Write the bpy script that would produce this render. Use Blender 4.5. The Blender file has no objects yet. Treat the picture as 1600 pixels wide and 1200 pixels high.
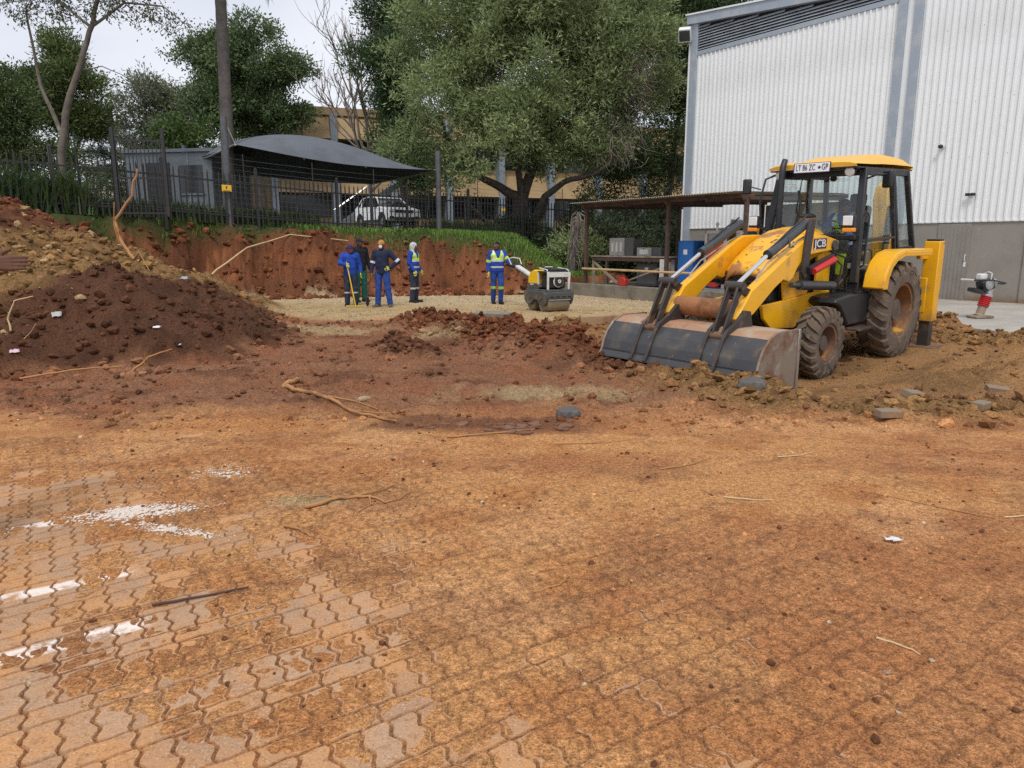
import bpy, bmesh, math, random
import numpy as np
from mathutils import Matrix, Vector

random.seed(7)
RNG = np.random.default_rng(11)
R = math.radians
scene = bpy.context.scene
COL = scene.collection

# ------------------------------------------------------------------ camera
cam_d = bpy.data.cameras.new('camera')
cam_d.sensor_width = 36.0
cam_d.lens = 25.2
cam_d.clip_start = 0.05
cam_d.clip_end = 2000
cam = bpy.data.objects.new('camera', cam_d)
COL.objects.link(cam)
cam.location = (0, 0, 1.6)
cam.rotation_euler = (R(90 - 10.87), 0, 0)
scene.camera = cam

# ------------------------------------------------------------------ overcast daylight
SUN_EL, SUN_AZ = R(56), R(186)          # azimuth clockwise from +Y: behind the camera, to the left
world = bpy.data.worlds.new('World')
scene.world = world
world.use_nodes = True
wn, wl = world.node_tree.nodes, world.node_tree.links
wn.clear()
w_out = wn.new('ShaderNodeOutputWorld')
w_bg = wn.new('ShaderNodeBackground')
w_sky = wn.new('ShaderNodeTexSky')
w_sky.sky_type = 'NISHITA'
w_sky.sun_disc = False
w_sky.sun_elevation = SUN_EL
w_sky.sun_rotation = SUN_AZ
w_sky.dust_density = 3.0
w_tc = wn.new('ShaderNodeTexCoord')
w_map = wn.new('ShaderNodeMapping')
w_map.inputs['Scale'].default_value = (1.0, 1.0, 2.6)
w_no = wn.new('ShaderNodeTexNoise')
w_no.inputs['Scale'].default_value = 2.2
w_no.inputs['Detail'].default_value = 5
w_rmp = wn.new('ShaderNodeValToRGB')
w_rmp.color_ramp.elements[0].position = 0.3
w_rmp.color_ramp.elements[0].color = (5.6, 5.9, 6.7, 1)
w_rmp.color_ramp.elements[1].position = 0.72
w_rmp.color_ramp.elements[1].color = (7.7, 7.85, 8.2, 1)
w_mix = wn.new('ShaderNodeMix')
w_mix.data_type = 'RGBA'
w_mix.inputs['Factor'].default_value = 0.9
wl.new(w_tc.outputs['Generated'], w_map.inputs['Vector'])
wl.new(w_map.outputs['Vector'], w_no.inputs['Vector'])
wl.new(w_no.outputs['Fac'], w_rmp.inputs['Fac'])
wl.new(w_sky.outputs['Color'], w_mix.inputs['A'])
wl.new(w_rmp.outputs['Color'], w_mix.inputs['B'])
wl.new(w_mix.outputs['Result'], w_bg.inputs['Color'])
w_bg.inputs['Strength'].default_value = 0.1
wl.new(w_bg.outputs['Background'], w_out.inputs['Surface'])

sun_d = bpy.data.lights.new('sun', 'SUN')
sun_d.energy = 1.5
sun_d.angle = R(15)
sun_d.color = (1.0, 0.965, 0.91)
sun = bpy.data.objects.new('sun', sun_d)
COL.objects.link(sun)
sun.rotation_euler = (math.pi / 2 - SUN_EL, 0, math.pi - SUN_AZ)

vs = scene.view_settings
vs.view_transform = 'Standard'
vs.look = 'None'
vs.exposure = 0.42
vs.gamma = 1.0
vs.use_curve_mapping = False
scene.cycles.max_bounces = 6
scene.cycles.use_denoising = False
scene.cycles.transparent_max_bounces = 12
# ================================================================== helpers
def tag(o, label=None, cat=None, group=None, kind=None):
    if label: o['label'] = label
    if cat: o['category'] = cat
    if group: o['group'] = group
    if kind: o['kind'] = kind
    return o

def empty(name, loc=(0, 0, 0), rz=0.0, label=None, cat=None, group=None):
    o = bpy.data.objects.new(name, None)
    o.empty_display_size = 0.2
    COL.objects.link(o)
    o.location = loc
    o.rotation_euler = (0, 0, rz)
    return tag(o, label, cat, group)

def np_mesh(name, V, F, smooth=True, attrs=None):
    """V (n,3); F (m,k) array or list of arrays of different k."""
    me = bpy.data.meshes.new(name)
    V = np.ascontiguousarray(V, np.float32)
    Fs = F if isinstance(F, list) else [F]
    Fs = [np.asarray(f, np.int32) for f in Fs if len(f)]
    nl = sum(f.size for f in Fs)
    npoly = sum(len(f) for f in Fs)
    me.vertices.add(len(V))
    me.vertices.foreach_set('co', V.ravel())
    me.loops.add(nl)
    me.loops.foreach_set('vertex_index', np.concatenate([f.ravel() for f in Fs]))
    me.polygons.add(npoly)
    tot = np.concatenate([np.full(len(f), f.shape[1], np.int32) for f in Fs])
    st = np.concatenate([[0], np.cumsum(tot)[:-1]]).astype(np.int32)
    me.polygons.foreach_set('loop_start', st)
    me.polygons.foreach_set('use_smooth', np.full(npoly, bool(smooth)))
    me.update(calc_edges=True)
    for k, a in (attrs or {}).items():
        at_ = me.attributes.new(k, 'FLOAT_COLOR', 'POINT')
        a = np.asarray(a, np.float32)
        if a.shape[1] == 3: a = np.concatenate([a, np.ones((len(a), 1), np.float32)], 1)
        at_.data.foreach_set('color', np.ascontiguousarray(a).ravel())
    return me

def link(name, me, mats=None, parent=None, loc=None, rot=None):
    o = bpy.data.objects.new(name, me)
    COL.objects.link(o)
    if mats is not None and me is not None and not me.materials:
        for m in (mats if isinstance(mats, (list, tuple)) else [mats]): me.materials.append(m)
    if parent: o.parent = parent
    if loc is not None: o.location = loc
    if rot is not None: o.rotation_euler = rot
    return o

def rotm(ax, a):
    return np.array(Matrix.Rotation(a, 3, ax))

def frame(d):
    d = np.asarray(d, float); d = d / (np.linalg.norm(d) + 1e-12)
    a = np.array([0, 0, 1.0]) if abs(d[2]) < .9 else np.array([1.0, 0, 0])
    u = np.cross(a, d); u /= np.linalg.norm(u)
    return u, np.cross(d, u), d

class MB:
    def __init__(s): s.v = []; s.f = []; s.m = []; s.n = 0
    def add(s, V, F, mi=0):
        V = [tuple(map(float, p)) for p in V]
        for f in F: s.f.append(tuple(i + s.n for i in f)); s.m.append(mi)
        s.v += V; s.n += len(V)
        return s
    def box(s, c, size, rot=None, mi=0, top=(1, 1)):
        x, y, z = [q / 2 for q in size]
        P = np.array([(-x, -y, -z), (x, -y, -z), (x, y, -z), (-x, y, -z),
                      (-x * top[0], -y * top[1], z), (x * top[0], -y * top[1], z), (x * top[0], y * top[1], z), (-x * top[0], y * top[1], z)])
        if rot is not None: P = P @ np.asarray(rot).T
        return s.add(P + np.asarray(c, float), [(3, 2, 1, 0), (4, 5, 6, 7), (0, 1, 5, 4), (1, 2, 6, 5), (2, 3, 7, 6), (3, 0, 4, 7)], mi)
    def b2(s, lo, hi, mi=0):
        lo, hi = np.array(lo, float), np.array(hi, float)
        return s.box((lo + hi) / 2, hi - lo, mi=mi)
    def prism(s, poly, ax, a0, a1, mi=0):
        """extrude a 2-d polygon along an axis; poly coordinates are the two other axes in order."""
        n = len(poly)
        def mk(p, a):
            if ax == 'x': return (a, p[0], p[1])
            if ax == 'y': return (p[0], a, p[1])
            return (p[0], p[1], a)
        V = [mk(p, a0) for p in poly] + [mk(p, a1) for p in poly]
        area = sum(poly[i][0] * poly[(i + 1) % n][1] - poly[(i + 1) % n][0] * poly[i][1] for i in range(n))
        F = [tuple(range(n))[::-1], tuple(range(n, 2 * n))] + [(i, (i + 1) % n, n + (i + 1) % n, n + i) for i in range(n)]
        flip = (area < 0) ^ (ax == 'y') ^ (a1 < a0)
        if flip: F = [f[::-1] for f in F]
        return s.add(V, F, mi)
    def tube(s, path, rad, n=8, mi=0, caps=True, flat=1.0):
        path = [np.asarray(p, float) for p in path]
        if not hasattr(rad, '__len__'): rad = [rad] * len(path)
        V = []; pu = None
        for i, p in enumerate(path):
            d = (path[min(i + 1, len(path) - 1)] - path[max(i - 1, 0)])
            u, v, d = frame(d)
            if pu is not None:
                u2 = pu - d * np.dot(pu, d)
                if np.linalg.norm(u2) > 1e-6: u = u2 / np.linalg.norm(u2); v = np.cross(d, u)
            pu = u
            for k in range(n):
                a = 2 * math.pi * k / n
                V.append(p + rad[i] * (math.cos(a) * u + flat * math.sin(a) * v))
        F = []
        for i in range(len(path) - 1):
            for k in range(n):
                a, b = i * n + k, i * n + (k + 1) % n
                F.append((a, b, b + n, a + n))
        if caps:
            F.append(tuple(range(n))[::-1]); F.append(tuple(range((len(path) - 1) * n, len(path) * n)))
        return s.add(V, F, mi)
    def cyl(s, p0, p1, r0, r1=None, n=14, mi=0, caps=True):
        return s.tube([p0, p1], [r0, r0 if r1 is None else r1], n, mi, caps)
    def bar(s, p0, p1, w, h, mi=0, up=(0, 0, 1)):
        """box beam from p0 to p1, w sideways, h along up."""
        p0, p1 = np.asarray(p0, float), np.asarray(p1, float)
        d = p1 - p0; L = np.linalg.norm(d); d /= L
        sd = np.cross(np.asarray(up, float), d); sd /= np.linalg.norm(sd); u = np.cross(d, sd)
        return s.box((p0 + p1) / 2, (L, w, h), np.stack([d, sd, u], 1), mi)
    def lathe(s, prof, o, ax, n=24, mi=0, closed=False, cap0=True):
        """prof: (radius, offset along ax)."""
        u, v, d = frame(ax); o = np.asarray(o, float)
        V = []
        for r, h in prof:
            for k in range(n):
                a = 2 * math.pi * k / n
                V.append(o + d * h + r * (math.cos(a) * u + math.sin(a) * v))
        F = []; m = len(prof)
        for i in range(m if closed else m - 1):
            j = (i + 1) % m
            for k in range(n):
                F.append((i * n + k, i * n + (k + 1) % n, j * n + (k + 1) % n, j * n + k))
        if not closed:
            if cap0: F.append(tuple(range(n))[::-1])
            F.append(tuple(range((m - 1) * n, m * n)))
        return s.add(V, F, mi)
    def ball(s, c, r, nu=12, nv=8, mi=0):
        if not hasattr(r, '__len__'): r = (r, r, r)
        V = []; F = []
        for j in range(nv + 1):
            t = math.pi * j / nv
            for k in range(nu):
                a = 2 * math.pi * k / nu
                V.append((c[0] + r[0] * math.sin(t) * math.cos(a), c[1] + r[1] * math.sin(t) * math.sin(a), c[2] - r[2] * math.cos(t)))
        for j in range(nv):
            for k in range(nu):
                F.append((j * nu + k, j * nu + (k + 1) % nu, (j + 1) * nu + (k + 1) % nu, (j + 1) * nu + k))
        return s.add(V, F, mi)
    def grid(s, P, mi=0, closed_u=False):
        """P: (nu,nv,3)"""
        nu, nv = P.shape[:2]; F = []
        for i in range(nu - (0 if closed_u else 1)):
            for j in range(nv - 1):
                a, b = i * nv + j, ((i + 1) % nu) * nv + j
                F.append((a, b, b + 1, a + 1))
        return s.add(P.reshape(-1, 3), F, mi)
    def mesh(s, name, smooth=True, angle=35):
        me = bpy.data.meshes.new(name)
        me.from_pydata(s.v, [], s.f)
        me.polygons.foreach_set('material_index', np.array(s.m, np.int32))
        if smooth:
            me.polygons.foreach_set('use_smooth', np.ones(len(s.f), bool))
            me.set_sharp_from_angle(angle=R(angle))
        me.update()
        return me
    def build(s, name, mats, parent=None, bevel=0, smooth=True, angle=35, loc=None, rot=None, seg=2, solid=0):
        o = link(name, s.mesh(name, smooth, angle), mats, parent, loc, rot)
        if solid:
            m = o.modifiers.new('solid', 'SOLIDIFY'); m.thickness = solid; m.offset = 0
        if bevel:
            m = o.modifiers.new('bevel', 'BEVEL'); m.width = bevel; m.segments = seg
            m.limit_method = 'ANGLE'; m.angle_limit = R(32); m.harden_normals = False
        return o

def clone(root, loc=None, rot=None, label=None, group=None):
    r = root.copy(); COL.objects.link(r)
    if loc is not None: r.location = loc
    if rot is not None: r.rotation_euler = rot
    if label: r['label'] = label
    if group: r['group'] = group
    for ch in root.children:
        c_ = ch.copy(); COL.objects.link(c_); c_.parent = r
        for g in ch.children:
            g_ = g.copy(); COL.objects.link(g_); g_.parent = c_
    return r

def text_mesh(body, size, extrude=0.002, align='CENTER'):
    cu = bpy.data.curves.new('lettering', 'FONT')
    cu.body = body; cu.size = size; cu.extrude = extrude; cu.align_x = align; cu.align_y = 'CENTER'
    o = bpy.data.objects.new('lettering', cu); COL.objects.link(o)
    me = bpy.data.meshes.new_from_object(o)
    bpy.data.objects.remove(o); bpy.data.curves.remove(cu)
    return me

# ------------------------------------------------------------------ numpy noise
def _h(ix, iy, seed):
    n = (ix * 374761393 + iy * 668265263 + seed * 974634777) & 0x7fffffff
    n = ((n ^ (n >> 13)) * 1274126177) & 0x7fffffff
    return ((n ^ (n >> 16)) & 0xffff) / 65535.0
def vnoise(x, y, seed=0):
    x = np.asarray(x, float); y = np.asarray(y, float)
    ix = np.floor(x).astype(np.int64); iy = np.floor(y).astype(np.int64)
    fx = x - ix; fy = y - iy
    fx = fx * fx * fx * (fx * (fx * 6 - 15) + 10); fy = fy * fy * fy * (fy * (fy * 6 - 15) + 10)
    a = _h(ix, iy, seed); b = _h(ix + 1, iy, seed); c = _h(ix, iy + 1, seed); d = _h(ix + 1, iy + 1, seed)
    return a + (b - a) * fx + (c - a) * fy + (a - b - c + d) * fx * fy
def fbm(x, y, f=1.0, o=4, seed=0, g=.5):
    s = 0; a = 1.0; t = 0
    for i in range(o):
        c_, s_ = math.cos(.6 * i), math.sin(.6 * i)
        s = s + a * vnoise((x * c_ - y * s_) * f + 17.3 * i, (x * s_ + y * c_) * f - 9.1 * i, seed + i); t += a; a *= g; f *= 2.03
    return s / t
def sstep(a, b, x):
    t = np.clip((np.asarray(x, float) - a) / (b - a), 0, 1); return t * t * (3 - 2 * t)
def polydist(x, y, pts):
    """distance to a polyline and signed side (+ = left of travel)."""
    best = np.full(np.shape(x), 1e9); side = np.zeros(np.shape(x)); par = np.zeros(np.shape(x))
    for i, ((ax, ay), (bx, by)) in enumerate(zip(pts[:-1], pts[1:])):
        dx, dy = bx - ax, by - ay; L2 = dx * dx + dy * dy
        t = np.clip(((x - ax) * dx + (y - ay) * dy) / L2, 0, 1)
        px, py = x - ax - t * dx, y - ay - t * dy
        d = np.hypot(px, py); m = d < best
        best = np.where(m, d, best); side = np.where(m, np.sign(dx * py - dy * px), side); par = np.where(m, i + t, par)
    return best, side, par

# ------------------------------------------------------------------ materials
class NT:
    def __init__(s, name):
        s.m = bpy.data.materials.new(name); s.m.use_nodes = True
        s.t = s.m.node_tree; s.n = s.t.nodes; s.l = s.t.links
        s.b = s.n['Principled BSDF']; s.out = s.n['Material Output']
    def new(s, t, **k):
        n = s.n.new(t)
        for a, v in k.items(): setattr(n, a, v)
        return n
    def lk(s, a, b): s.l.new(a, b)
    def coord(s, space='Object'):
        if space == 'World': return s.new('ShaderNodeNewGeometry').outputs['Position']
        return s.new('ShaderNodeTexCoord').outputs[space]
    def noise(s, scale, detail=4, rough=.55, vec=None, dist=0, space='Object'):
        n = s.new('ShaderNodeTexNoise'); n.inputs['Scale'].default_value = scale
        n.inputs['Detail'].default_value = detail; n.inputs['Roughness'].default_value = rough; n.inputs['Distortion'].default_value = dist
        s.lk(vec if vec is not None else s.coord(space), n.inputs['Vector']); return n.outputs['Fac']
    def ramp(s, fac, lo, hi):
        r = s.new('ShaderNodeMapRange'); r.interpolation_type = 'SMOOTHSTEP'
        r.inputs['From Min'].default_value = lo; r.inputs['From Max'].default_value = hi
        s.lk(fac, r.inputs['Value']); return r.outputs['Result']
    def math(s, op, a, b=None):
        n = s.new('ShaderNodeMath', operation=op)
        for i, q in enumerate([a, b]):
            if q is None: continue
            if isinstance(q, (int, float)): n.inputs[i].default_value = q
            else: s.lk(q, n.inputs[i])
        return n.outputs[0]
    def mix(s, fac, a, b, blend='MIX'):
        n = s.new('ShaderNodeMix', data_type='RGBA', blend_type=blend)
        for k, q in (('Factor', fac), ('A', a), ('B', b)):
            i = n.inputs[k] if k != 'Factor' else n.inputs[0]
            if k != 'Factor': i = [z for z in n.inputs if z.name == k and z.type == 'RGBA'][0]
            if isinstance(q, (int, float)): i.default_value = q
            elif isinstance(q, (tuple, list)): i.default_value = (*q[:3], 1)
            else: s.lk(q, i)
        return [z for z in n.outputs if z.type == 'RGBA'][0]
    def bump(s, h, strength=.3, dist=.01, normal=None):
        n = s.new('ShaderNodeBump'); n.inputs['Strength'].default_value = strength; n.inputs['Distance'].default_value = dist
        s.lk(h, n.inputs['Height'])
        if normal is not None: s.lk(normal, n.inputs['Normal'])
        return n.outputs['Normal']
    def set(s, **k):
        for a, v in k.items():
            i = s.b.inputs[a.replace('_', ' ')]
            if isinstance(v, (int, float)): i.default_value = v
            elif isinstance(v, (tuple, list)): i.default_value = (*v[:3], 1) if i.type == 'RGBA' else v
            else: s.lk(v, i)
        return s

def MT(name, col, rough=.6, metal=0.0, layers=(), bump=None, space='Object', mud=None, coat=0, spec=.5):
    """layers: (colour, noise scale, lo, hi[, detail]); mud: (colour, z_low, z_high, noise) in world height."""
    t = NT(name)
    c = tuple(col)
    for L in layers:
        fac = t.ramp(t.noise(L[1], L[4] if len(L) > 4 else 5, space=space), L[2], L[3])
        c = t.mix(fac, c, L[0])
    rg = rough
    if mud:
        pos = t.coord('World')
        sx = t.new('ShaderNodeSeparateXYZ'); t.lk(pos, sx.inputs[0])
        z = t.math('ADD', sx.outputs['Z'], t.math('MULTIPLY', t.math('SUBTRACT', t.noise(3.1, 6, .65, space=space), .5), -mud[3]))
        fac = t.ramp(z, mud[2], mud[1])
        mc = t.mix(t.noise(9, 3, space=space), mud[0], tuple(q * .6 for q in mud[0]))
        c = t.mix(fac, c, mc)
        rg = t.math('ADD', rough, t.math('MULTIPLY', fac, .9 - rough))
    t.set(Base_Color=c, Roughness=rg, Metallic=metal)
    t.b.inputs['Specular IOR Level'].default_value = spec
    if coat: t.b.inputs['Coat Weight'].default_value = coat
    if bump:
        t.set(Normal=t.bump(t.noise(bump[0], 5, .6, space=space), bump[1], bump[2] if len(bump) > 2 else .01))
    return t.m

def glass(name, tint=(.75, .85, .83), rough=.02, body=.12):
    t = NT(name)
    tr = t.new('ShaderNodeBsdfTransparent'); tr.inputs[0].default_value = (*tint, 1)
    gl = t.new('ShaderNodeBsdfGlossy'); gl.inputs['Roughness'].default_value = rough
    df = t.new('ShaderNodeBsdfDiffuse'); df.inputs[0].default_value = (.30, .31, .29, 1)
    lw_ = t.new('ShaderNodeLayerWeight'); lw_.inputs['Blend'].default_value = .5
    fr = t.math('POWER', lw_.outputs['Facing'], 5.0)
    m0 = t.new('ShaderNodeMixShader'); m1 = t.new('ShaderNodeMixShader')
    dirt = t.ramp(t.noise(3.5, 6, .6), .35, .85)
    t.lk(t.math('MULTIPLY', dirt, body), m0.inputs[0]); t.lk(tr.outputs[0], m0.inputs[1]); t.lk(df.outputs[0], m0.inputs[2])
    t.lk(t.math('ADD', t.math('MULTIPLY', fr, .9), .045), m1.inputs[0]); t.lk(m0.outputs[0], m1.inputs[1]); t.lk(gl.outputs[0], m1.inputs[2])
    t.lk(m1.outputs[0], t.out.inputs['Surface'])
    return t.m

def leafmat(name, dark, light, back=.35, hue=.0):
    """foliage: colour varies per leaf; a little light passes through."""
    t = NT(name)
    g = t.new('ShaderNodeNewGeometry')
    n = t.ramp(t.noise(.55, 3, space='World'), .3, .7)
    f = t.math('ADD', t.math('MULTIPLY', g.outputs['Random Per Island'], .65), t.math('MULTIPLY', n, .35))
    c = t.mix(f, dark, light)
    t.set(Base_Color=c, Roughness=.55)
    t.b.inputs['Specular IOR Level'].default_value = .3
    tl = t.new('ShaderNodeBsdfTranslucent'); t.lk(c, tl.inputs[0])
    ms = t.new('ShaderNodeMixShader'); ms.inputs[0].default_value = back
    t.lk(t.b.outputs[0], ms.inputs[1]); t.lk(tl.outputs[0], ms.inputs[2]); t.lk(ms.outputs[0], t.out.inputs['Surface'])
    return t.m
# ================================================================== terrain
MACH = Matrix.Translation((5.095, 11.431, 0.0)) @ Matrix.Rotation(R(221.02), 4, 'Z') @ Matrix.Rotation(R(2.25), 4, 'Y') @ Matrix.Rotation(R(-1.14), 4, 'X')
MI = np.array(MACH.inverted()); MF = np.array(MACH)
FOOT = [(-34, 2), (-16, 14.6), (-11.3, 19.2), (-8.7, 22.2), (-5.7, 23.5), (-2.4, 24.4), (0, 24.9), (1.4, 25.1), (2.3, 25.4), (4.6, 29.5), (9, 38), (40, 80)]
PV_A = R(33)                      # paving direction
PV_U = 0.104                      # half a paver

def paver_uv(x, y):
    c_, s_ = math.cos(PV_A), math.sin(PV_A)
    return (x * c_ + y * s_) / PV_U, (-x * s_ + y * c_) / PV_U
PV_WU, PV_WV = .11, .03
def joint_dist(x, y):
    """distance (m) to the nearest joint: rows of upright pavers alternate with rows laid lengthwise, wavy edges."""
    u, v = paver_uv(x, y)
    uu = u + PV_WU * np.sin(2 * math.pi * v); vv = v + PV_WV * np.sin(2 * math.pi * u)
    row = np.floor(vv / 3); jv = vv - 3 * row
    fu = uu - np.floor(uu); fu2 = np.mod(uu + row, 2)
    sold = jv < 2
    du = np.where(sold, np.minimum(fu, 1 - fu), np.minimum(fu2, 2 - fu2))
    dv = np.where(sold, np.minimum(jv, 2 - jv), np.minimum(jv - 2, 3 - jv))
    return np.minimum(du, dv) * PV_U
def dirt_cover(x, y):
    """thickness of the soil spread over the paving."""
    d, s, _ = polydist(x, y, [(-7.5, 7.2), (-3.9, 5.5), (-1.9, 4.15), (-.8, 3.1), (-.1, 2.6), (.7, 2.0), (2.5, .7)])
    q = d * s + .5 * (fbm(x, y, .8, 3, 6) - .5)    # + beyond the line
    n = fbm(x, y, 1.3, 4, 5) - .5
    n2 = fbm(x, y, 5.5, 3, 8) - .5
    return np.clip(.0106 + .010 * q + .020 * n + .016 * n2 + .004 * sstep(3.2, 5.0, y), 0, .05)
def ridge(x, y, pts, h, w, seed, f=2.2):
    d, _, _ = polydist(x, y, pts)
    n = fbm(x, y, f, 4, seed)
    nb = np.abs(fbm(x, y, f * 2.6, 3, seed + 70) - .5) * 2
    return h * np.exp(-(d / (w * (.35 + 1.2 * n))) ** 2) * (.0 + 1.5 * n + .9 * nb)
RIDGES = [([(-1.75, 14.4), (-.9, 13.3), (-.2, 12.4), (.5, 11.2), (1.0, 10.6)], .30, .62, 31),
          ([(.9, 14.0), (1.9, 14.1), (2.9, 13.9)], .16, .35, 33),
          ([(-2.0, 11.3), (-1.3, 10.5)], .16, .35, 35),
          ([(1.2, 9.6), (1.75, 9.0), (2.0, 8.7)], .2, .42, 37),
          ([(2.0, 8.15), (2.55, 7.75), (2.8, 7.55)], .24, .42, 39),
          ([(2.2, 7.3), (2.9, 6.95), (3.6, 6.75), (4.3, 6.75), (5.2, 7.0), (6.6, 7.1)], .10, .38, 41),
          ([(6.9, 12.4), (7.6, 12.0), (8.3, 11.2), (9.4, 10.2)], .2, .6, 43),
          ([(7.2, 13.6), (8.3, 13.9)], .25, .4, 45)]
def heap(x, y):
    n = fbm(x, y, .7, 4, 51) - .5
    d1 = np.hypot((x + 9.7) * np.where(x > -9.7, 1.22, 1.0), (y - 13.2)) * (1 + .25 * n); d2 = np.hypot(x + 6.25, (y - 11.4) * .95) * (1 + .3 * n)
    d3 = np.hypot(x + 9.0, (y - 16.8) * .8) * (1 + .25 * n)
    a = 2.85 - .43 * np.sqrt(d1 * d1 + .35); b = 1.50 - .58 * np.sqrt(d2 * d2 + .12); c = 1.5 - .42 * np.sqrt(d3 * d3 + .3)
    k = .25
    m = np.maximum(np.maximum(a, b), c)
    m = m + k * np.log(np.exp((a - m) / k) + np.exp((b - m) / k) + np.exp((c - m) / k))
    return m - .12

def height(x, y, fine=True):
    x = np.asarray(x, float); y = np.asarray(y, float)
    mudm = sstep(5.6, 7.8, y + 1.2 * (fbm(x, y, .5, 2, 3) - .5)) * (1 - sstep(14.2, 16.5, y + .1 * x))
    pad = sstep(13.5, 16, y + .15 * x)
    z = .05 * (fbm(x, y, .3, 3, 1) - .5) * sstep(4, 8, y) + .02 * (fbm(x, y, 1.1, 3, 2) - .5) * (1 - .6 * pad)
    # ruts and clods of the churned zone
    t_ = x * .78 + y * .62; s_ = -x * .62 + y * .78
    z = z + mudm * (.10 * (fbm(x, y, 1.9, 4, 6) - .5) + .07 * np.abs(fbm(x, y, 3.7, 3, 7) - .5) * 2 - .02 + .085 * (fbm(s_ * 3.2, t_ * .35, 1, 3, 9) - .5))
    tread = np.sin(34 * (t_ + .25 * np.abs(((s_ * 1.6) % 1) - .5))) * sstep(.52, .62, fbm(s_ * 1.1, t_ * .18, 1, 2, 12))
    z = z + .018 * tread * mudm
    if fine:
        z = z + (.010 + .035 * mudm + .006 * pad) * (fbm(x, y, 9, 3, 14) - .5)
        cl = sstep(.58, .75, fbm(x, y, 14, 2, 15)); z = z + cl * (.003 + .012 * mudm + .004 * pad)
    for pts, h, w, sd in RIDGES: z = z + ridge(x, y, pts, h, w, sd)
    # machine footprint: the ground carries its wheels
    lx = MI[0, 0] * x + MI[0, 1] * y + MI[0, 3]; ly = MI[1, 0] * x + MI[1, 1] * y + MI[1, 3]
    mp = -(MI[2, 0] * x + MI[2, 1] * y + MI[2, 3]) / MI[2, 2]
    mk = sstep(-2.6, -1.2, lx) * (1 - sstep(3.1, 4.9, lx)) * (1 - sstep(1.25, 2.3, np.abs(ly)))
    mp = np.clip(mp, -.2, .12) + .012 + .02 * (fbm(lx * .6, ly * 5, 1, 3, 16) - .5) + .01 * (fbm(x, y, 6, 3, 17) - .5)
    z = z * (1 - mk) + mp * mk
    hp = heap(x, y)
    hn = .34 * (fbm(x, y, 1.3, 4, 52) - .5) + (.26 * (fbm(x, y, 4.2, 3, 53) - .45) + .12 * np.abs(fbm(x, y, 9, 3, 54) - .5) if fine else 0)
    hz = hp + hn * sstep(-.1, .4, hp)
    z = np.maximum(z, z * .3 + hz * 1.0)
    # the cut bank and the upper level
    d, s, par = polydist(x, y, FOOT)
    sd_ = d * s + 1.0 * (fbm(x, y, .6, 3, 61) - .5) + .7 * (fbm(x, y, 2.3, 3, 62) - .5) + (.3 * (fbm(x, y, 7, 2, 66) - .5) if fine else 0)
    cr = np.interp(x, [-20, -11, -8.7, -6, -2.6, -1, 0, 1.2, 2.3, 4, 9], [2.7, 2.42, 2.3, 2.08, 1.86, 1.7, 1.38, .9, .5, .5, .6])
    up = np.interp(x, [-20, -11, -6, -2.7, 1.4, 6], [2.75, 2.45, 2.12, 2.08, 1.9, 1.6])
    back = np.clip(sd_ - 1.5, 0, 60)
    u = np.minimum(cr + .22 * back, up + .035 * np.clip(back - 2, 0, 14)) + .05 * (fbm(x, y, 1.2, 3, 63) - .5)
    wd = np.interp(x, [-12, -5, 0, 2.5], [1.9, 1.9, 1.7, .6])
    b = sstep(0, 1, sd_ / wd)
    face = b * (1 - b) * 4
    if fine: z_f = face * (.55 * (fbm(x * 1.0, y, 1.6, 4, 64) - .5) + .3 * (fbm(x, y, 6, 3, 65) - .5))
    else: z_f = 0
    z = np.where(sd_ > 0, np.maximum(z, z * (1 - b) + u * b + z_f), z)
    # soil over the paving, joints showing as faint grooves
    near = 1 - sstep(5.2, 6.4, y)
    jd = joint_dist(x, y)
    cov = dirt_cover(x, y)
    groove = .0078 * (1 - sstep(.002, .014, jd)) * (1 - sstep(.018, .046, cov))
    zp = -.008 + cov - groove + .003 * (fbm(x, y, 22, 2, 71) - .5)
    z = z * (1 - near) + zp * near
    return z

def gz(x, y): return float(height(np.array([x]), np.array([y]))[0])

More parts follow.
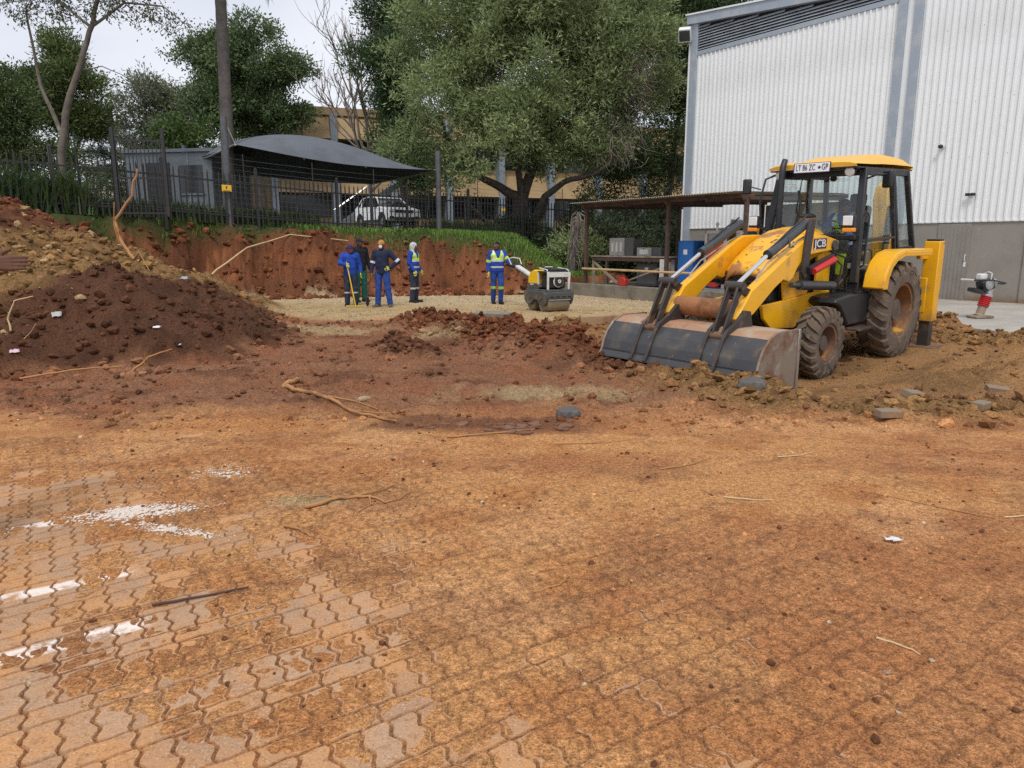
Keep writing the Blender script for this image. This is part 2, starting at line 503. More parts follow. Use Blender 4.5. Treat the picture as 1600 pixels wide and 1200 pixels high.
SAND = np.array((.585, .295, .120)); SAND2 = np.array((.47, .195, .070)); MUD = np.array((.27, .120, .062)); DARK = np.array((.088, .038, .020))
RED = np.array((.235, .086, .040)); TAN = np.array((.30, .172, .07)); GRAVEL = np.array((.49, .365, .20)); CLAY = np.array((.37, .205, .085)); TURF = np.array((.06, .07, .022))
PALE = np.array((.55, .45, .30))
def soil(x, y, z):
    def mixc(c, d, f): return c + (np.asarray(d) - c) * f[:, None]
    n1 = fbm(x, y, .8, 4, 81); n2 = fbm(x, y, 2.7, 4, 82); n3 = fbm(x, y, 9, 3, 83); n4 = fbm(x, y, .3, 3, 84)
    c = np.repeat(SAND[None], len(x), 0)
    c = mixc(c, SAND2, sstep(.42, .68, n2) * .7)
    c = mixc(c, MUD, sstep(.52, .72, fbm(x, y * 1.8, 1.15, 5, 95)) * .42)
    st = fbm(x * .35 + y * .1, y * 1.6, 1.0, 4, 97)
    c = mixc(c, np.array((.40, .165, .072)), sstep(.45, .62, st) * .55); c = mixc(c, np.array((.66, .36, .17)), sstep(.58, .72, fbm(x, y * 1.4, .9, 4, 98)) * .5)
    c = mixc(c, DARK * 2.2, sstep(.62, .76, n3) * .4)
    near = 1 - sstep(5.2, 6.4, y)
    jd = joint_dist(x, y); cov = dirt_cover(x, y)
    c = mixc(c, DARK * 2.0, near * (1 - sstep(.003, .011, jd)) * (1 - sstep(.012, .044, cov)) * .6)
    # churned middle ground
    my = y + 1.6 * (n1 - .5)
    mm = sstep(6.0, 7.4, my - .10 * np.abs(x + .5)) * (1 - sstep(14.3, 16, y + .17 * x + 1.5 * (n1 - .5)))
    c = mixc(c, np.array((.225, .102, .058)), mm * .88); c = mixc(c, RED * 1.25, mm * sstep(.5, .7, n2) * .6)
    c = mixc(c, DARK * 1.7, mm * sstep(.52, .7, fbm(x, y, 1.9, 4, 85)) * .85)
    c = mixc(c, np.array((.30, .15, .085)), mm * sstep(.5, .75, fbm(x * .5, y * 2, 1.2, 3, 86)) * .7)
    # dark streak of wet mud in the centre foreground
    e = np.hypot((x + .25) / 1.3, (y - 6.35) / .38); c = mixc(c, DARK * 1.8, (1 - sstep(.5, 1.1, e + .8 * (n2 - .5))) * .85)
    # gravel pad
    pd = sstep(14.6, 15.9, y + .19 * x + 1.6 * (n1 - .5) + .8 * (n2 - .5)) * (1 - sstep(4.5, 7.5, x - (y - 15) * .15))
    c = mixc(c, GRAVEL, pd * .95); c = mixc(c, GRAVEL * .62, pd * sstep(.5, .72, n2) * .6)
    c = mixc(c, PALE, pd * sstep(18.5, 20.5, y + .25 * x + 1.5 * (n1 - .5)) * .7)
    for (px, py, rx, ry) in [(.35, 7.75, 1.15, .5), (-3.4, 13.7, 1.3, .8), (-1.2, 12.6, .7, .5), (-1.3, 4.35, .28, .12)]:
        e = np.hypot((x - px) / rx, (y - py) / ry); c = mixc(c, GRAVEL * .85, (1 - sstep(.35, 1.1, e + 1.1 * (n2 - .5))) * .75)
    # yellowish clay round the machine
    cl = sstep(.6, 2.4, x + .6 * (n1 - .5)) * sstep(7.0, 8.6, y + .9 * (n1 - .5) + .1 * (x - 3)) * (1 - sstep(14.0, 15.2, y + .12 * x))
    c = mixc(c, CLAY, cl * .85); c = mixc(c, CLAY * .5, cl * sstep(.48, .7, fbm(x * .62 - y * .78, (x * .78 + y * .62) * .2, 3.2, 3, 87)) * .7)
    for pts, h, w, sd in RIDGES:
        d, _, _ = polydist(x, y, pts); f = np.exp(-(d / (w * 1.05)) ** 2)
        k = {31: RED * .75, 35: DARK * 1.3, 37: DARK * 1.5}.get(sd, TAN * .85)
        c = mixc(c, k, np.clip(f * 1.5 - .25 + .8 * (n2 - .5), 0, 1)); c = mixc(c, DARK * 1.4, f * sstep(.55, .7, n3) * .7)
    # heap
    hp = heap(x, y); hm = sstep(-.02, .22, hp + .25 * (n2 - .5))
    hc = np.repeat((DARK * 1.25)[None], len(x), 0)
    tanm = sstep(.2, -.5, x + 6.75 - .25 * (y - 10.5) + 1.7 * (n1 - .5)) * (1 - sstep(1.75, 2.15, z + .9 * (n1 - .5)))
    hc = mixc(hc, TAN * .92, tanm); hc = mixc(hc, TAN * .42, tanm * sstep(.5, .68, n3) * .8)
    hc = mixc(hc, RED * .8, sstep(1.8, 2.3, z + .6 * (n1 - .5)) * .85); hc = mixc(hc, DARK * .8, (1 - tanm) * sstep(.45, .7, n2) * .6)
    c = c + (hc - c) * hm[:, None]
    # bank
    d, s, _ = polydist(x, y, FOOT); sdv = d * s
    bm = sstep(-.25, .12, sdv + .35 * (n2 - .5))
    bc = np.repeat(RED[None], len(x), 0); bc = mixc(bc, RED * .5, sstep(.42, .66, fbm(x, z * 2.2 + y * .3, 1.1, 4, 90)) * .85); bc = mixc(bc, SAND2 * .8, sstep(.55, .75, fbm(x, z * 2 + y, 1.5, 4, 88)) * .6)
    bc = mixc(bc, DARK * 1.3, sstep(.5, .7, fbm(x, y + z * 2, 4.3, 3, 89)) * .55); bc = mixc(bc, DARK * 1.5, (1 - sstep(.2, .8, z + .5 * (n1 - .5))) * .6 * sstep(-4.5, -6.5, x))
    gr = sstep(1.25, 1.75, sdv + .9 * (n1 - .5)); gr = np.maximum(gr, sstep(-.9, .4, x) * sstep(.5, 1.2, sdv + .6 * (n1 - .5)))
    bc = mixc(bc, TURF, gr)
    c = c + (bc - c) * bm[:, None]
    c = mixc(c, np.array((.05, .06, .03)), sstep(38, 60, y))
    return np.clip(c, .004, .9)

def make_ground():
    na = 770
    ang = np.linspace(R(-50), R(50), na)
    r = [1.6]
    while r[-1] < 9.5: r.append(r[-1] * 1.0042)
    while r[-1] < 18: r.append(r[-1] * 1.0046)
    while r[-1] < 36: r.append(r[-1] * 1.0062)
    while r[-1] < 900: r.append(r[-1] * 1.12)
    r = np.array(r); nr = len(r)
    A, Rr = np.meshgrid(ang, r)
    x = (Rr * np.sin(A)).ravel(); y = (Rr * np.cos(A) - 2.0).ravel()
    z = height(x, y)
    far = sstep(45, 90, y); z = z * (1 - far) + 2.6 * far
    c = soil(x, y, z)
    i = np.arange(nr - 1)[:, None] * na + np.arange(na - 1)[None]
    F = np.stack([i, i + 1, i + na + 1, i + na], -1).reshape(-1, 4)
    me = np_mesh('ground', np.stack([x, y, z], 1), F, True, {'soil': c})
    t = NT('soil')
    a = t.new('ShaderNodeVertexColor', layer_name='soil')
    pos = t.coord('World')
    g1 = t.noise(34, 5, .7, pos); g2 = t.noise(190, 2, .6, pos); g3 = t.noise(9, 6, .7, pos); g4 = t.noise(95, 3, .65, pos)
    def mul(c, k): return t.mix(1.0, c, (k, k * .985, k * .96), 'MULTIPLY')
    col = a.outputs['Color']
    col = t.mix(t.ramp(g1, .30, .72), mul(col, .62), mul(col, 1.32))
    col = t.mix(t.ramp(g4, .32, .68), mul(col, .66), mul(col, 1.34))
    col = t.mix(t.math('MULTIPLY', t.ramp(g2, .60, .70), .5), col, t.mix(.25, mul(col, 1.7), (.7, .6, .5)))
    col = t.mix(t.math('MULTIPLY', t.ramp(g2, .40, .30), .6), col, mul(col, .45))
    col = t.mix(t.math('MULTIPLY', t.ramp(g3, .57, .67), .4), col, mul(col, .52))
    h = t.math('ADD', t.math('ADD', t.math('MULTIPLY', g1, .6), t.math('MULTIPLY', g4, .35)), t.math('ADD', t.math('MULTIPLY', g2, .15), t.math('MULTIPLY', g3, .5)))
    t.set(Base_Color=col, Roughness=.93, Normal=t.bump(h, .8, .045))
    t.b.inputs['Specular IOR Level'].default_value = .2
    o = link('ground', me, t.m)
    tag(o, kind='structure')
    return o
ground = make_ground()

# ------------------------------------------------------------------ interlocking pavers
def make_pavers():
    t = NT('paver')
    pos = t.coord('World'); oi = t.new('ShaderNodeObjectInfo')
    n1 = t.noise(3.2, 5, .6, pos); n2 = t.noise(26, 4, .65, pos); n3 = t.noise(120, 3, .6, pos)
    c = t.mix(oi.outputs['Random'], (.37, .235, .15), (.45, .29, .185))
    c = t.mix(t.math('MULTIPLY', t.ramp(n1, .40, .62), .85), c, (.53, .265, .11))
    c = t.mix(t.math('MULTIPLY', t.ramp(t.noise(1.7, 5, .65, pos), .46, .62), .55), c, (.36, .21, .125))
    c = t.mix(t.math('MULTIPLY', t.ramp(n2, .50, .68), .6), c, (.27, .145, .08))
    c = t.mix(t.math('MULTIPLY', t.ramp(n3, .56, .68), .6), c, (.66, .5, .37))
    c = t.mix(t.math('MULTIPLY', t.ramp(n3, .44, .32), .65), c, (.22, .115, .06))
    c = t.mix(t.math('MULTIPLY', t.ramp(t.noise(60, 4, .7, pos), .54, .66), .6), c, (.52, .27, .12))
    # worn white bay lines painted across the paving
    mp = t.new('ShaderNodeMapping', vector_type='POINT'); mp.inputs['Rotation'].default_value = (0, 0, -PV_A)
    t.lk(pos, mp.inputs['Vector']); sx = t.new('ShaderNodeSeparateXYZ'); t.lk(mp.outputs[0], sx.inputs[0])
    wear = t.noise(7.5, 6, .7, pos)
    paint = None
    for (ax, ay, bx, by, hw) in [(-2.35, 2.36, -1.58, 2.85, .05), (-2.75, 2.82, -1.9, 3.34, .045), (-3.3, 3.64, -2.3, 4.24, .05)]:
        c_, s_ = math.cos(PV_A), math.sin(PV_A)
        u0, u1 = ax * c_ + ay * s_, bx * c_ + by * s_; v0 = ((-ax * s_ + ay * c_) + (-bx * s_ + by * c_)) / 2
        dv = t.math('ABSOLUTE', t.math('SUBTRACT', sx.outputs['Y'], v0)); du = t.math('ABSOLUTE', t.math('SUBTRACT', sx.outputs['X'], (u0 + u1) / 2))
        m = t.math('MULTIPLY', t.ramp(dv, hw + .012, hw - .012), t.ramp(du, (u1 - u0) / 2 + .05, (u1 - u0) / 2 - .05))
        paint = m if paint is None else t.math('MAXIMUM', paint, m)
    c = t.mix(t.math('MULTIPLY', paint, t.ramp(wear, .38, .55)), c, (.76, .67, .61))
    t.set(Base_Color=c, Roughness=.85, Normal=t.bump(t.math('ADD', n2, t.math('MULTIPLY', n3, .5)), .5, .006))
    t.b.inputs['Specular IOR Level'].default_value = .0
    root = link('paving', None); root.empty_display_size = .2
    tag(root, kind='structure')
    def warp(u, v): # inverse of the wavy map used in joint_dist (fixed point)
        a, b = u, v
        for _ in range(12): a, b = u - PV_WU * math.sin(2 * math.pi * b), v - PV_WV * math.sin(2 * math.pi * a)
        return a, b
    def outline(horiz, inset, voff):
        L, W = (2, 1) if horiz else (1, 2)
        e = inset / PV_U; N = 5
        P = [(e + (L - 2 * e) * k / (N * L), e) for k in range(N * L)] + [(L - e, e + (W - 2 * e) * k / (N * W)) for k in range(N * W)]
        P += [(L - e - (L - 2 * e) * k / (N * L), W - e) for k in range(N * L)] + [(e, W - e - (W - 2 * e) * k / (N * W)) for k in range(N * W)]
        return [warp(*p) for p in P]
    meshes = []
    for hz_ in (True, False):
        o1, o2 = outline(hz_, .0035, 0), outline(hz_, .0085, 0)
        n = len(o1)
        V = [(p[0] * PV_U, p[1] * PV_U, -.016) for p in o1] + [(p[0] * PV_U, p[1] * PV_U, 0) for p in o2]
        me = bpy.data.meshes.new('paver')
        me.from_pydata(V, [], [(i, (i + 1) % n, n + (i + 1) % n, n + i) for i in range(n)] + [tuple(range(n, 2 * n))])
        me.materials.append(t.m); me.update(); meshes.append(me)
    c_, s_ = math.cos(PV_A), math.sin(PV_A)
    cells = []
    for row in range(-6, 26):
        for i in range(-45, 45):
            for (hz_, L, W, u, v) in (((False, 1, 2, i, 3 * row),) + (((True, 2, 1, i, 3 * row + 2),) if (i + row) % 2 == 0 else ())):
                cu, cv = (u + L / 2) * PV_U, (v + W / 2) * PV_U
                X, Y = cu * c_ - cv * s_, cu * s_ + cv * c_
                if Y < 1.3 or Y > 6.0 or X < -5.5 or X > 2.2 or abs(X) > (Y + .6) * .86: continue
                if float(dirt_cover(np.array([X]), np.array([Y]))[0]) > .020: continue
                cells.append((math.hypot(X, Y), u * PV_U * c_ - v * PV_U * s_, u * PV_U * s_ + v * PV_U * c_, hz_))
    cells.sort()
    rest = []
    for q, (d, X, Y, hz_) in enumerate(cells):
        dz = RNG.uniform(-.0015, .002); tl = RNG.uniform(-.006, .006, 2)
        if q < 300:
            o = link('paver', meshes[0 if hz_ else 1], None, root, (X, Y, dz), (tl[0], tl[1], PV_A))
        else: rest.append((X, Y, dz, hz_))
    if rest:
        Vs, Fs4, Fn, n0 = [], [], [], 0
        mb = MB()
        for X, Y, dz, hz_ in rest:
            me = meshes[0 if hz_ else 1]
            V = [(X + v.co.x * c_ - v.co.y * s_, Y + v.co.x * s_ + v.co.y * c_, v.co.z + dz) for v in me.vertices]
            mb.add(V, [tuple(p.vertices) for p in me.polygons])
        o = mb.build('far_pavers', t.m, root, smooth=False); o['kind'] = 'stuff'
    return len(cells)
print('pavers', make_pavers())
# ================================================================== shared materials
m_white_clad = MT('white_cladding', (.78, .79, .79), .45, 0, [((.68, .69, .68), .45, .45, .75), ((.70, .70, .68), 5, .55, .8)], bump=(2.0, .05, .02))
m_trim = MT('blue_grey_trim', (.30, .345, .40), .5, 0, [((.38, .40, .43), 2.5, .45, .7), ((.40, .30, .32), 3.4, .66, .8)])
m_louvre = MT('louvre_metal', (.34, .37, .40), .5, 0, [((.26, .28, .31), 2, .4, .7)])
m_dark = MT('dark_void', (.012, .012, .013), .9)
m_taupe = MT('taupe_plaster', (.27, .245, .215), .85, 0, [((.235, .21, .185), 1.1, .4, .7), ((.31, .28, .245), 5, .6, .8), ((.22, .17, .12), 2.2, .62, .8)], bump=(40, .15, .004), mud=((.26, .17, .10), .05, .32, .35))
m_taupe2 = MT('taupe_door', (.25, .228, .20), .6, 0, [((.215, .195, .17), 2, .4, .7)])
m_galv = MT('galvanised', (.50, .51, .51), .38, .7, [((.38, .38, .37), 3, .4, .7)])
m_fence = MT('fence_paint', (.020, .018, .019), .55, 0, [((.045, .035, .03), 7, .55, .75)])
m_post = MT('carport_post', (.10, .105, .115), .5, .2, [((.07, .07, .075), 3, .4, .7)])
m_wire = MT('fence_wire', (.20, .20, .20), .4, .8)
m_shade = MT('shade_cloth', (.105, .118, .14), .75, 0, [((.085, .095, .115), 1.2, .4, .7)], bump=(160, .15, .003))
m_rust = MT('rusty_steel', (.075, .045, .035), .8, 0, [((.14, .065, .035), 6, .5, .75), ((.05, .035, .03), 2, .45, .7)], bump=(30, .2, .004))
m_roof_old = MT('old_roof_sheet', (.42, .38, .30), .6, .3, [((.24, .15, .09), 2.5, .5, .72), ((.52, .50, .44), 7, .55, .75)])
m_conc = MT('concrete', (.22, .195, .155), .9, 0, [((.13, .115, .085), 1.6, .4, .7), ((.10, .10, .05), 3.3, .62, .8), ((.27, .24, .19), 9, .55, .75)], bump=(25, .3, .006))
m_timber = MT('old_timber', (.30, .25, .19), .8, 0, [((.19, .15, .11), 4, .45, .7)], bump=(20, .2, .004))
m_pole_yellow = MT('pale_pole', (.52, .36, .18), .7, 0, [((.35, .22, .12), 5, .5, .75)])
m_tanwall = MT('tan_facebrick', (.36, .25, .125), .85, 0, [((.27, .18, .09), 1.2, .4, .7), ((.30, .22, .12), 8, .5, .75)])
m_bluecol = MT('blue_grey_column', (.25, .29, .34), .7, 0, [((.2, .23, .27), 2, .4, .7)])
m_kiosk = MT('kiosk_panel', (.17, .195, .215), .6, 0, [((.135, .155, .175), 1, .4, .7)])
m_win = MT('dark_window', (.03, .035, .04), .12)
m_whiteplastic = MT('white_plastic', (.72, .72, .70), .4)
m_black = MT('black_plastic', (.02, .02, .022), .45)
m_yellowsign = MT('yellow_sign', (.75, .46, .02), .5)
m_ink = MT('sign_ink', (.03, .025, .02), .7)

# ================================================================== warehouse
WO = np.array((13.2, 21.0, 0.0)); WD = np.array((-.589, .808, 0)); WN = np.array((-.808, -.589, 0))   # along the wall (away), towards the yard
def wp(a, n, z): return WO + WD * a + WN * n + np.array((0, 0, z))
def wbar(mb, a0, a1, n0, n1, z0, z1, mi=0, z0b=None, z1b=None):
    """box in wall coordinates; z*b are the heights at a1."""
    z0b = z0 if z0b is None else z0b; z1b = z1 if z1b is None else z1b
    V = [wp(a0, n0, z0), wp(a1, n0, z0b), wp(a1, n1, z0b), wp(a0, n1, z0), wp(a0, n0, z1), wp(a1, n0, z1b), wp(a1, n1, z1b), wp(a0, n1, z1)]
    return mb.add(V, [(0, 1, 2, 3), (7, 6, 5, 4), (4, 5, 1, 0), (5, 6, 2, 1), (6, 7, 3, 2), (7, 4, 0, 3)], mi)
WC = 10.6                           # far corner
CB, LB = 2.3, 8.80                  # cladding bottom, louvre bottom
def eave(a): return 9.93 - .093 * (WC - a)
wh = empty('warehouse', (0, 0, 0), 0, 'tall white corrugated warehouse with taupe base and blue grey trim', 'warehouse')
mb = MB(); wbar(mb, -9, WC, -14, -.12, 0, 8.1, 0, z1b=9.85); mb.build('inner_shell', m_dark, wh, smooth=False)
# the plastered base with pier
mb = MB(); wbar(mb, -1.35, WC, -.12, 0, 0, CB + .06); mb.build('base_wall', m_taupe, wh, bevel=.01)
mb = MB(); wbar(mb, -1.62, -1.35, -.12, .05, 0, CB + .1); mb.build('corner_pier', m_taupe, wh, bevel=.015)
mb = MB(); wbar(mb, -9, -1.62, -.12, -.02, 2.95, 3.3); mb.build('shutter_lintel', m_taupe, wh)
# roller shutter: corrugated laths
sh = MB(); P = []
for k in range(0, 60):
    z = .05 + k * .05
    P.append([wp(a, -.055 + .014 * math.sin(k * math.pi / 1.0 + math.pi / 2) , z) for a in (-1.63, -5.2)])
sh.grid(np.array(P)); sh.build('roller_shutter', m_galv, wh)
# timber door in the base wall
dr = MB(); wbar(dr, .03, .93, .004, .03, .06, 2.24)
door = dr.build('door', m_taupe2, wh, bevel=.006)
for k in range(8):
    q = MB(); wbar(q, .05 + k * .11, .05 + k * .11 + .1, .03, .038, .08, 2.2); q.build('board', m_taupe2, door, bevel=.003)
q = MB(); q.tube([wp(.1, .04, 1.18), wp(.1, .08, 1.2), wp(.1, .08, 1.34), wp(.1, .04, 1.36)], .012, 8); wbar(q, .07, .13, .038, .046, 1.02, 1.16); q.build('handle', m_whiteplastic, door)
q = MB(); wbar(q, .0, .96, .02, .22, .0, .07); q.build('threshold', m_timber, wh, bevel=.01)
# cladding sheets
def sheet_mesh(wd, z0, z1a, z1b, ribs):
    mb = MB(); xs = []
    for k in range(ribs):
        p = wd / ribs; b = k * p
        xs += [(b, 0), (b + p * .30, 0), (b + p * .37, .04), (b + p * .62, .04), (b + p * .69, 0)]
    xs.append((wd, 0))
    lo = [(x, h, z0) for x, h in xs]; hi = [(x, h, z1a + (z1b - z1a) * x / wd) for x, h in xs]
    n = len(xs)
    mb.add([wp(0, 0, 0) * 0 + WD * p[0] + WN * p[1] + np.array((0, 0, p[2])) for p in lo + hi], [(i + 1, i, n + i, n + i + 1) for i in range(n - 1)])
    return mb
SW, NR = .76, 4
sheet_main = sheet_mesh(SW, CB, LB, LB, NR).mesh('cladding_sheet', True, 20); sheet_main.materials.append(m_white_clad)
a = WC - .28 - SW
while a > 2.05:
    link('cladding_sheet', sheet_main, None, wh, tuple(WO + WD * a + WN * .01)); a -= SW
A_COL = a + SW
sheet_tall = sheet_mesh(SW, CB, 9.0, 9.0, NR).mesh('cladding_sheet', True, 20); sheet_tall.materials.append(m_white_clad)
a = A_COL - .75 - SW
while a > -8.5:
    link('cladding_sheet', sheet_tall if a < 9 else sheet_main, None, wh, tuple(WO + WD * a + WN * .01)); a -= SW
mb = MB(); wbar(mb, -9, WC, .0, .035, CB - .02, CB + .03); mb.build('drip_flashing', m_white_clad, wh)
mb = MB(); wbar(mb, WC - .28, WC + .04, -.1, .07, CB - 2.2, 9.95); mb.build('corner_post', m_trim, wh, bevel=.01)
mb = MB(); wbar(mb, WC + .04, WC + .14, -.16, .05, 0, 9.9); mb.build('corner_flashing', m_white_clad, wh)
for a0 in (A_COL - .27, A_COL - .75):
    mb = MB(); wbar(mb, a0, a0 + .25, -.02, .09, CB - .02, 9.15); mb.build('downpipe_channel', m_trim, wh, bevel=.008)
mb = MB(); wbar(mb, A_COL - .5, A_COL - .27, -.04, .0, CB, 9.15); mb.build('gutter_recess', m_white_clad, wh)
mb = MB(); wbar(mb, A_COL, WC - .28, -.02, .06, LB - .04, LB + .12); mb.build('louvre_sill', m_trim, wh, bevel=.008)
mb = MB(); wbar(mb, A_COL, WC - .28, -.115, -.06, LB + .1, 9.2, z1b=9.9); mb.build('louvre_backing', m_dark, wh)
for k in range(12):
    z = LB + .17 + k * .098
    a0 = A_COL + .01
    if z + .08 > eave(a0): a0 = max(a0, WC - (9.93 - z - .1) / .093)
    if a0 > WC - .6: continue
    mb = MB(); V = [wp(a0, .05, z), wp(WC - .3, .05, z), wp(WC - .3, -.05, z + .085), wp(a0, -.05, z + .085), wp(a0, .05, z - .012), wp(WC - .3, .05, z - .012), wp(WC - .3, -.05, z + .073), wp(a0, -.05, z + .073)]
    mb.add(V, [(0, 1, 2, 3), (7, 6, 5, 4), (0, 4, 5, 1), (2, 6, 7, 3), (1, 5, 6, 2), (3, 7, 4, 0)]); mb.build('louvre_slat', m_louvre, wh, smooth=False)
mb = MB(); wbar(mb, -9, WC + .2, -.2, .16, eave(-9) , eave(-9) + .34, z0b=eave(WC + .2), z1b=eave(WC + .2) + .34); mb.build('eave_fascia', m_trim, wh, bevel=.01)
mb = MB(); wbar(mb, -9, WC + .25, -14.2, .2, eave(-9) + .345, eave(-9) + .4, z0b=eave(WC) + .345, z1b=eave(WC) + .4); mb.build('roof_sheet', m_white_clad, wh)
mb = MB()
for zz in (4.1, 5.6, 7.6):
    for k in range(40):
        a = -8.3 + k * .475 + .06
        if A_COL - .8 < a < A_COL: continue
        if a < WC - .4: mb.ball(wp(a, .012, zz + .02 * (k % 3)), .009, 6, 4)
mb.build('cladding_screws', m_black, wh)['kind'] = 'stuff'
# flood light on the corner, small cameras and lamp on the wall
fl = empty('flood_light', tuple(wp(WC + .1, .35, 9.55)), 0, 'white floodlight bracketed to the warehouse corner under the eave', 'floodlight')
rt = rotm('Z', R(-20)) @ rotm('X', R(35))
q = MB(); q.box((0, 0, 0), (.5, .28, .5), rt, top=(.9, .9)); q.build('housing', m_whiteplastic, fl, bevel=.03)
q = MB(); q.box(rt @ np.array((0, -.145, 0)), (.4, .02, .4), rt); q.build('lens', m_win, fl, bevel=.01)
q = MB(); q.bar((.0, .0, .1), tuple(WN * -.35 + np.array((0, 0, .2))), .05, .05); q.build('bracket', m_trim, fl)
for (a, z, nm, lb) in [(1.05, 4.45, 'dome_camera', 'small dark dome camera high on the white cladding above the cab'), (.12, 3.05, 'wall_lamp', 'small black twin wall lamp low on the white cladding')]:
    e = empty(nm, tuple(wp(a, .04, z)), 0, lb, 'camera' if nm == 'dome_camera' else 'lamp')
    q = MB(); q.cyl(WN * 0, WN * .06, .06, .05, 12); q.build('mount', m_whiteplastic, e)
    if nm == 'dome_camera':
        q = MB(); q.ball(WN * .12, (.07, .07, .06), 12, 8); q.build('dome', m_black, e)
    else:
        q = MB(); q.box(WN * .1 - WD * .07, (.1, .1, .08)); q.box(WN * .1 + WD * .07, (.1, .1, .08)); q.build('lamp_head', m_black, e, bevel=.015)

# paved apron in front of the door
t = NT('apron_paving')
br = t.new('ShaderNodeTexBrick'); br.inputs['Scale'].default_value = 4.5; br.inputs['Mortar Size'].default_value = .012
br.inputs['Color1'].default_value = (.36, .34, .31, 1); br.inputs['Color2'].default_value = (.30, .285, .26, 1); br.inputs['Mortar'].default_value = (.22, .2, .17, 1)
mpn = t.new('ShaderNodeMapping'); mpn.inputs['Rotation'].default_value = (0, 0, R(36)); t.lk(t.coord('World'), mpn.inputs['Vector']); t.lk(mpn.outputs[0], br.inputs['Vector'])
cc = t.mix(t.ramp(t.noise(1.2, 5, .6, t.coord('World')), .35, .7), br.outputs['Color'], (.42, .375, .31))
t.set(Base_Color=cc, Roughness=.9, Normal=t.bump(br.outputs['Fac'], .2, .004)); m_apron = t.m
ap = MB()
edge = [(6.6, 20.2), (7.0, 17.8), (8.3, 15.2), (8.75, 14.0), (9.2, 12.6), (10.2, 10.2), (12.5, 6.5)]
poly = [(p[0] + .12 * math.sin(i * 2.3), p[1]) for i, p in enumerate(edge)] + [(24, 6.0), tuple(wp(-9, -.05, 0)[:2]), tuple(wp(8.5, -.05, 0)[:2])]
ap.prism(poly, 'z', -.25, .05)
o = ap.build('apron_paving', m_apron, None, smooth=False); tag(o, kind='structure')

# ================================================================== open shed
shd = empty('open_shed', (0, 0, 0), 0, 'low open lean-to shed with rusty posts and corrugated roof beside the warehouse', 'shed')
SO = np.array((2.3, 24.0, 0)); SD = -WD; SN = -WN     # along the front (towards the right / nearer), depth away from the yard
def sp(a, n, z): return SO + SD * a + SN * n + np.array((0, 0, z))
def sbar(mb, a0, a1, n0, n1, z0, z1, mi=0):
    V = [sp(a0, n0, z0), sp(a1, n0, z0), sp(a1, n1, z0), sp(a0, n1, z0), sp(a0, n0, z1), sp(a1, n0, z1), sp(a1, n1, z1), sp(a0, n1, z1)]
    return mb.add(V, [(3, 2, 1, 0), (4, 5, 6, 7), (0, 1, 5, 4), (1, 2, 6, 5), (2, 3, 7, 6), (3, 0, 4, 7)], mi)
kb = MB(); sbar(kb, -.9, 6.6, -.12, .1, -.3, .40); o = kb.build('retaining_kerb', m_conc, None, bevel=.02); tag(o, 'low stained concrete kerb wall along the front of the open shed', 'kerb')
fl_ = MB(); sbar(fl_, -.5, 6.6, .1, 6.8, -.3, .36); o = fl_.build('shed_floor', m_conc, None, smooth=False); tag(o, kind='structure')
for (a, n) in [(.05, .15), (3.55, .15), (6.2, .15), (.05, 4.6), (3.55, 4.6), (6.2, 4.6)]:
    q = MB(); sbar(q, a - .05, a + .05, n - .05, n + .05, .36, 2.86 + .03 * n); q.build('post', m_rust, shd, bevel=.006)
for n, z in ((.15, 2.86), (2.4, 2.93), (4.6, 3.0)):
    q = MB(); sbar(q, -.2, 6.4, n - .04, n + .04, z - .02, z + .1); q.build('purlin', m_rust, shd, bevel=.004)
for a in (.05, 1.8, 3.55, 5.0, 6.2):
    q = MB(); q.bar(sp(a, .0, 2.83), sp(a, 4.8, 2.97), .05, .09); q.build('rafter', m_rust, shd)
rs = MB(); nseg = 9
P = []
for k in range(nseg * 4 + 1):
    a = k * (.8 / (nseg * 4)); h = .012 * math.cos(k * math.pi / 2)
    P.append([SD * a + SN * n + np.array((0, 0, 2.985 + .031 * n + h)) for n in (-.3, 2.4, 5.0)])
rs.grid(np.array(P)); roof_me = rs.mesh('roof_sheet', True, 60); roof_me.materials.append(m_roof_old)
for k in range(8): link('roof_sheet', roof_me, None, shd, tuple(sp(-.3 + k * .8, 0, .004 * (k % 2))))
q = MB(); sbar(q, 3.6, 6.3, 4.7, 4.76, .36, 2.9); q.build('back_sheeting', MT('back_sheet', (.40, .39, .36), .6, .2, [((.28, .26, .23), 1.5, .4, .7)]), shd)
q = MB(); q.tube([sp(.0, .04, .88), sp(3.5, .04, .86), sp(6.1, .04, .85)], .035, 8); o = q.build('barrier_pole', m_pole_yellow); tag(o, 'pale yellowish pole fixed low across the shed posts', 'pole')

# ================================================================== palisade fence with electric strands
FA, FB = np.array((-19.5, 15.35, 0)), np.array((3.6, 34.2, 0)); FL = np.linalg.norm(FB - FA); FD = (FB - FA) / FL; FNn = np.array((FD[1], -FD[0], 0))
def fz(k):
    x = FA[0] + FD[0] * k
    return float(np.interp(x, [-20, -14.07, -10.95, -9, -6, -2.75, 1.45, 4], [2.75, 2.57, 2.44, 2.29, 2.11, 2.08, 1.89, 1.8]))
def fp(k, n, z): p = FA + FD * k + FNn * n; return np.array((p[0], p[1], fz(k) + z))
fence = empty('palisade_fence', (0, 0, 0), 0, 'long dark steel palisade fence along the top of the earth bank', 'fence')
pk = MB(); pk.prism([(-.022, 0), (.022, 0), (.022, 1.52), (0, 1.65), (-.022, 1.52)], 'y', -.008, .008); pk_me = pk.mesh('picket', False); pk_me.materials.append(m_fence)
fang = math.atan2(FD[1], FD[0])
npk = int(FL / .168)
for i in range(npk):
    k = i * .168; p = fp(k, .03, 0)
    o = link('picket', pk_me, None, fence, tuple(p), (RNG.uniform(-.012, .012), RNG.uniform(-.012, .012), fang))
k = 0; posts = []
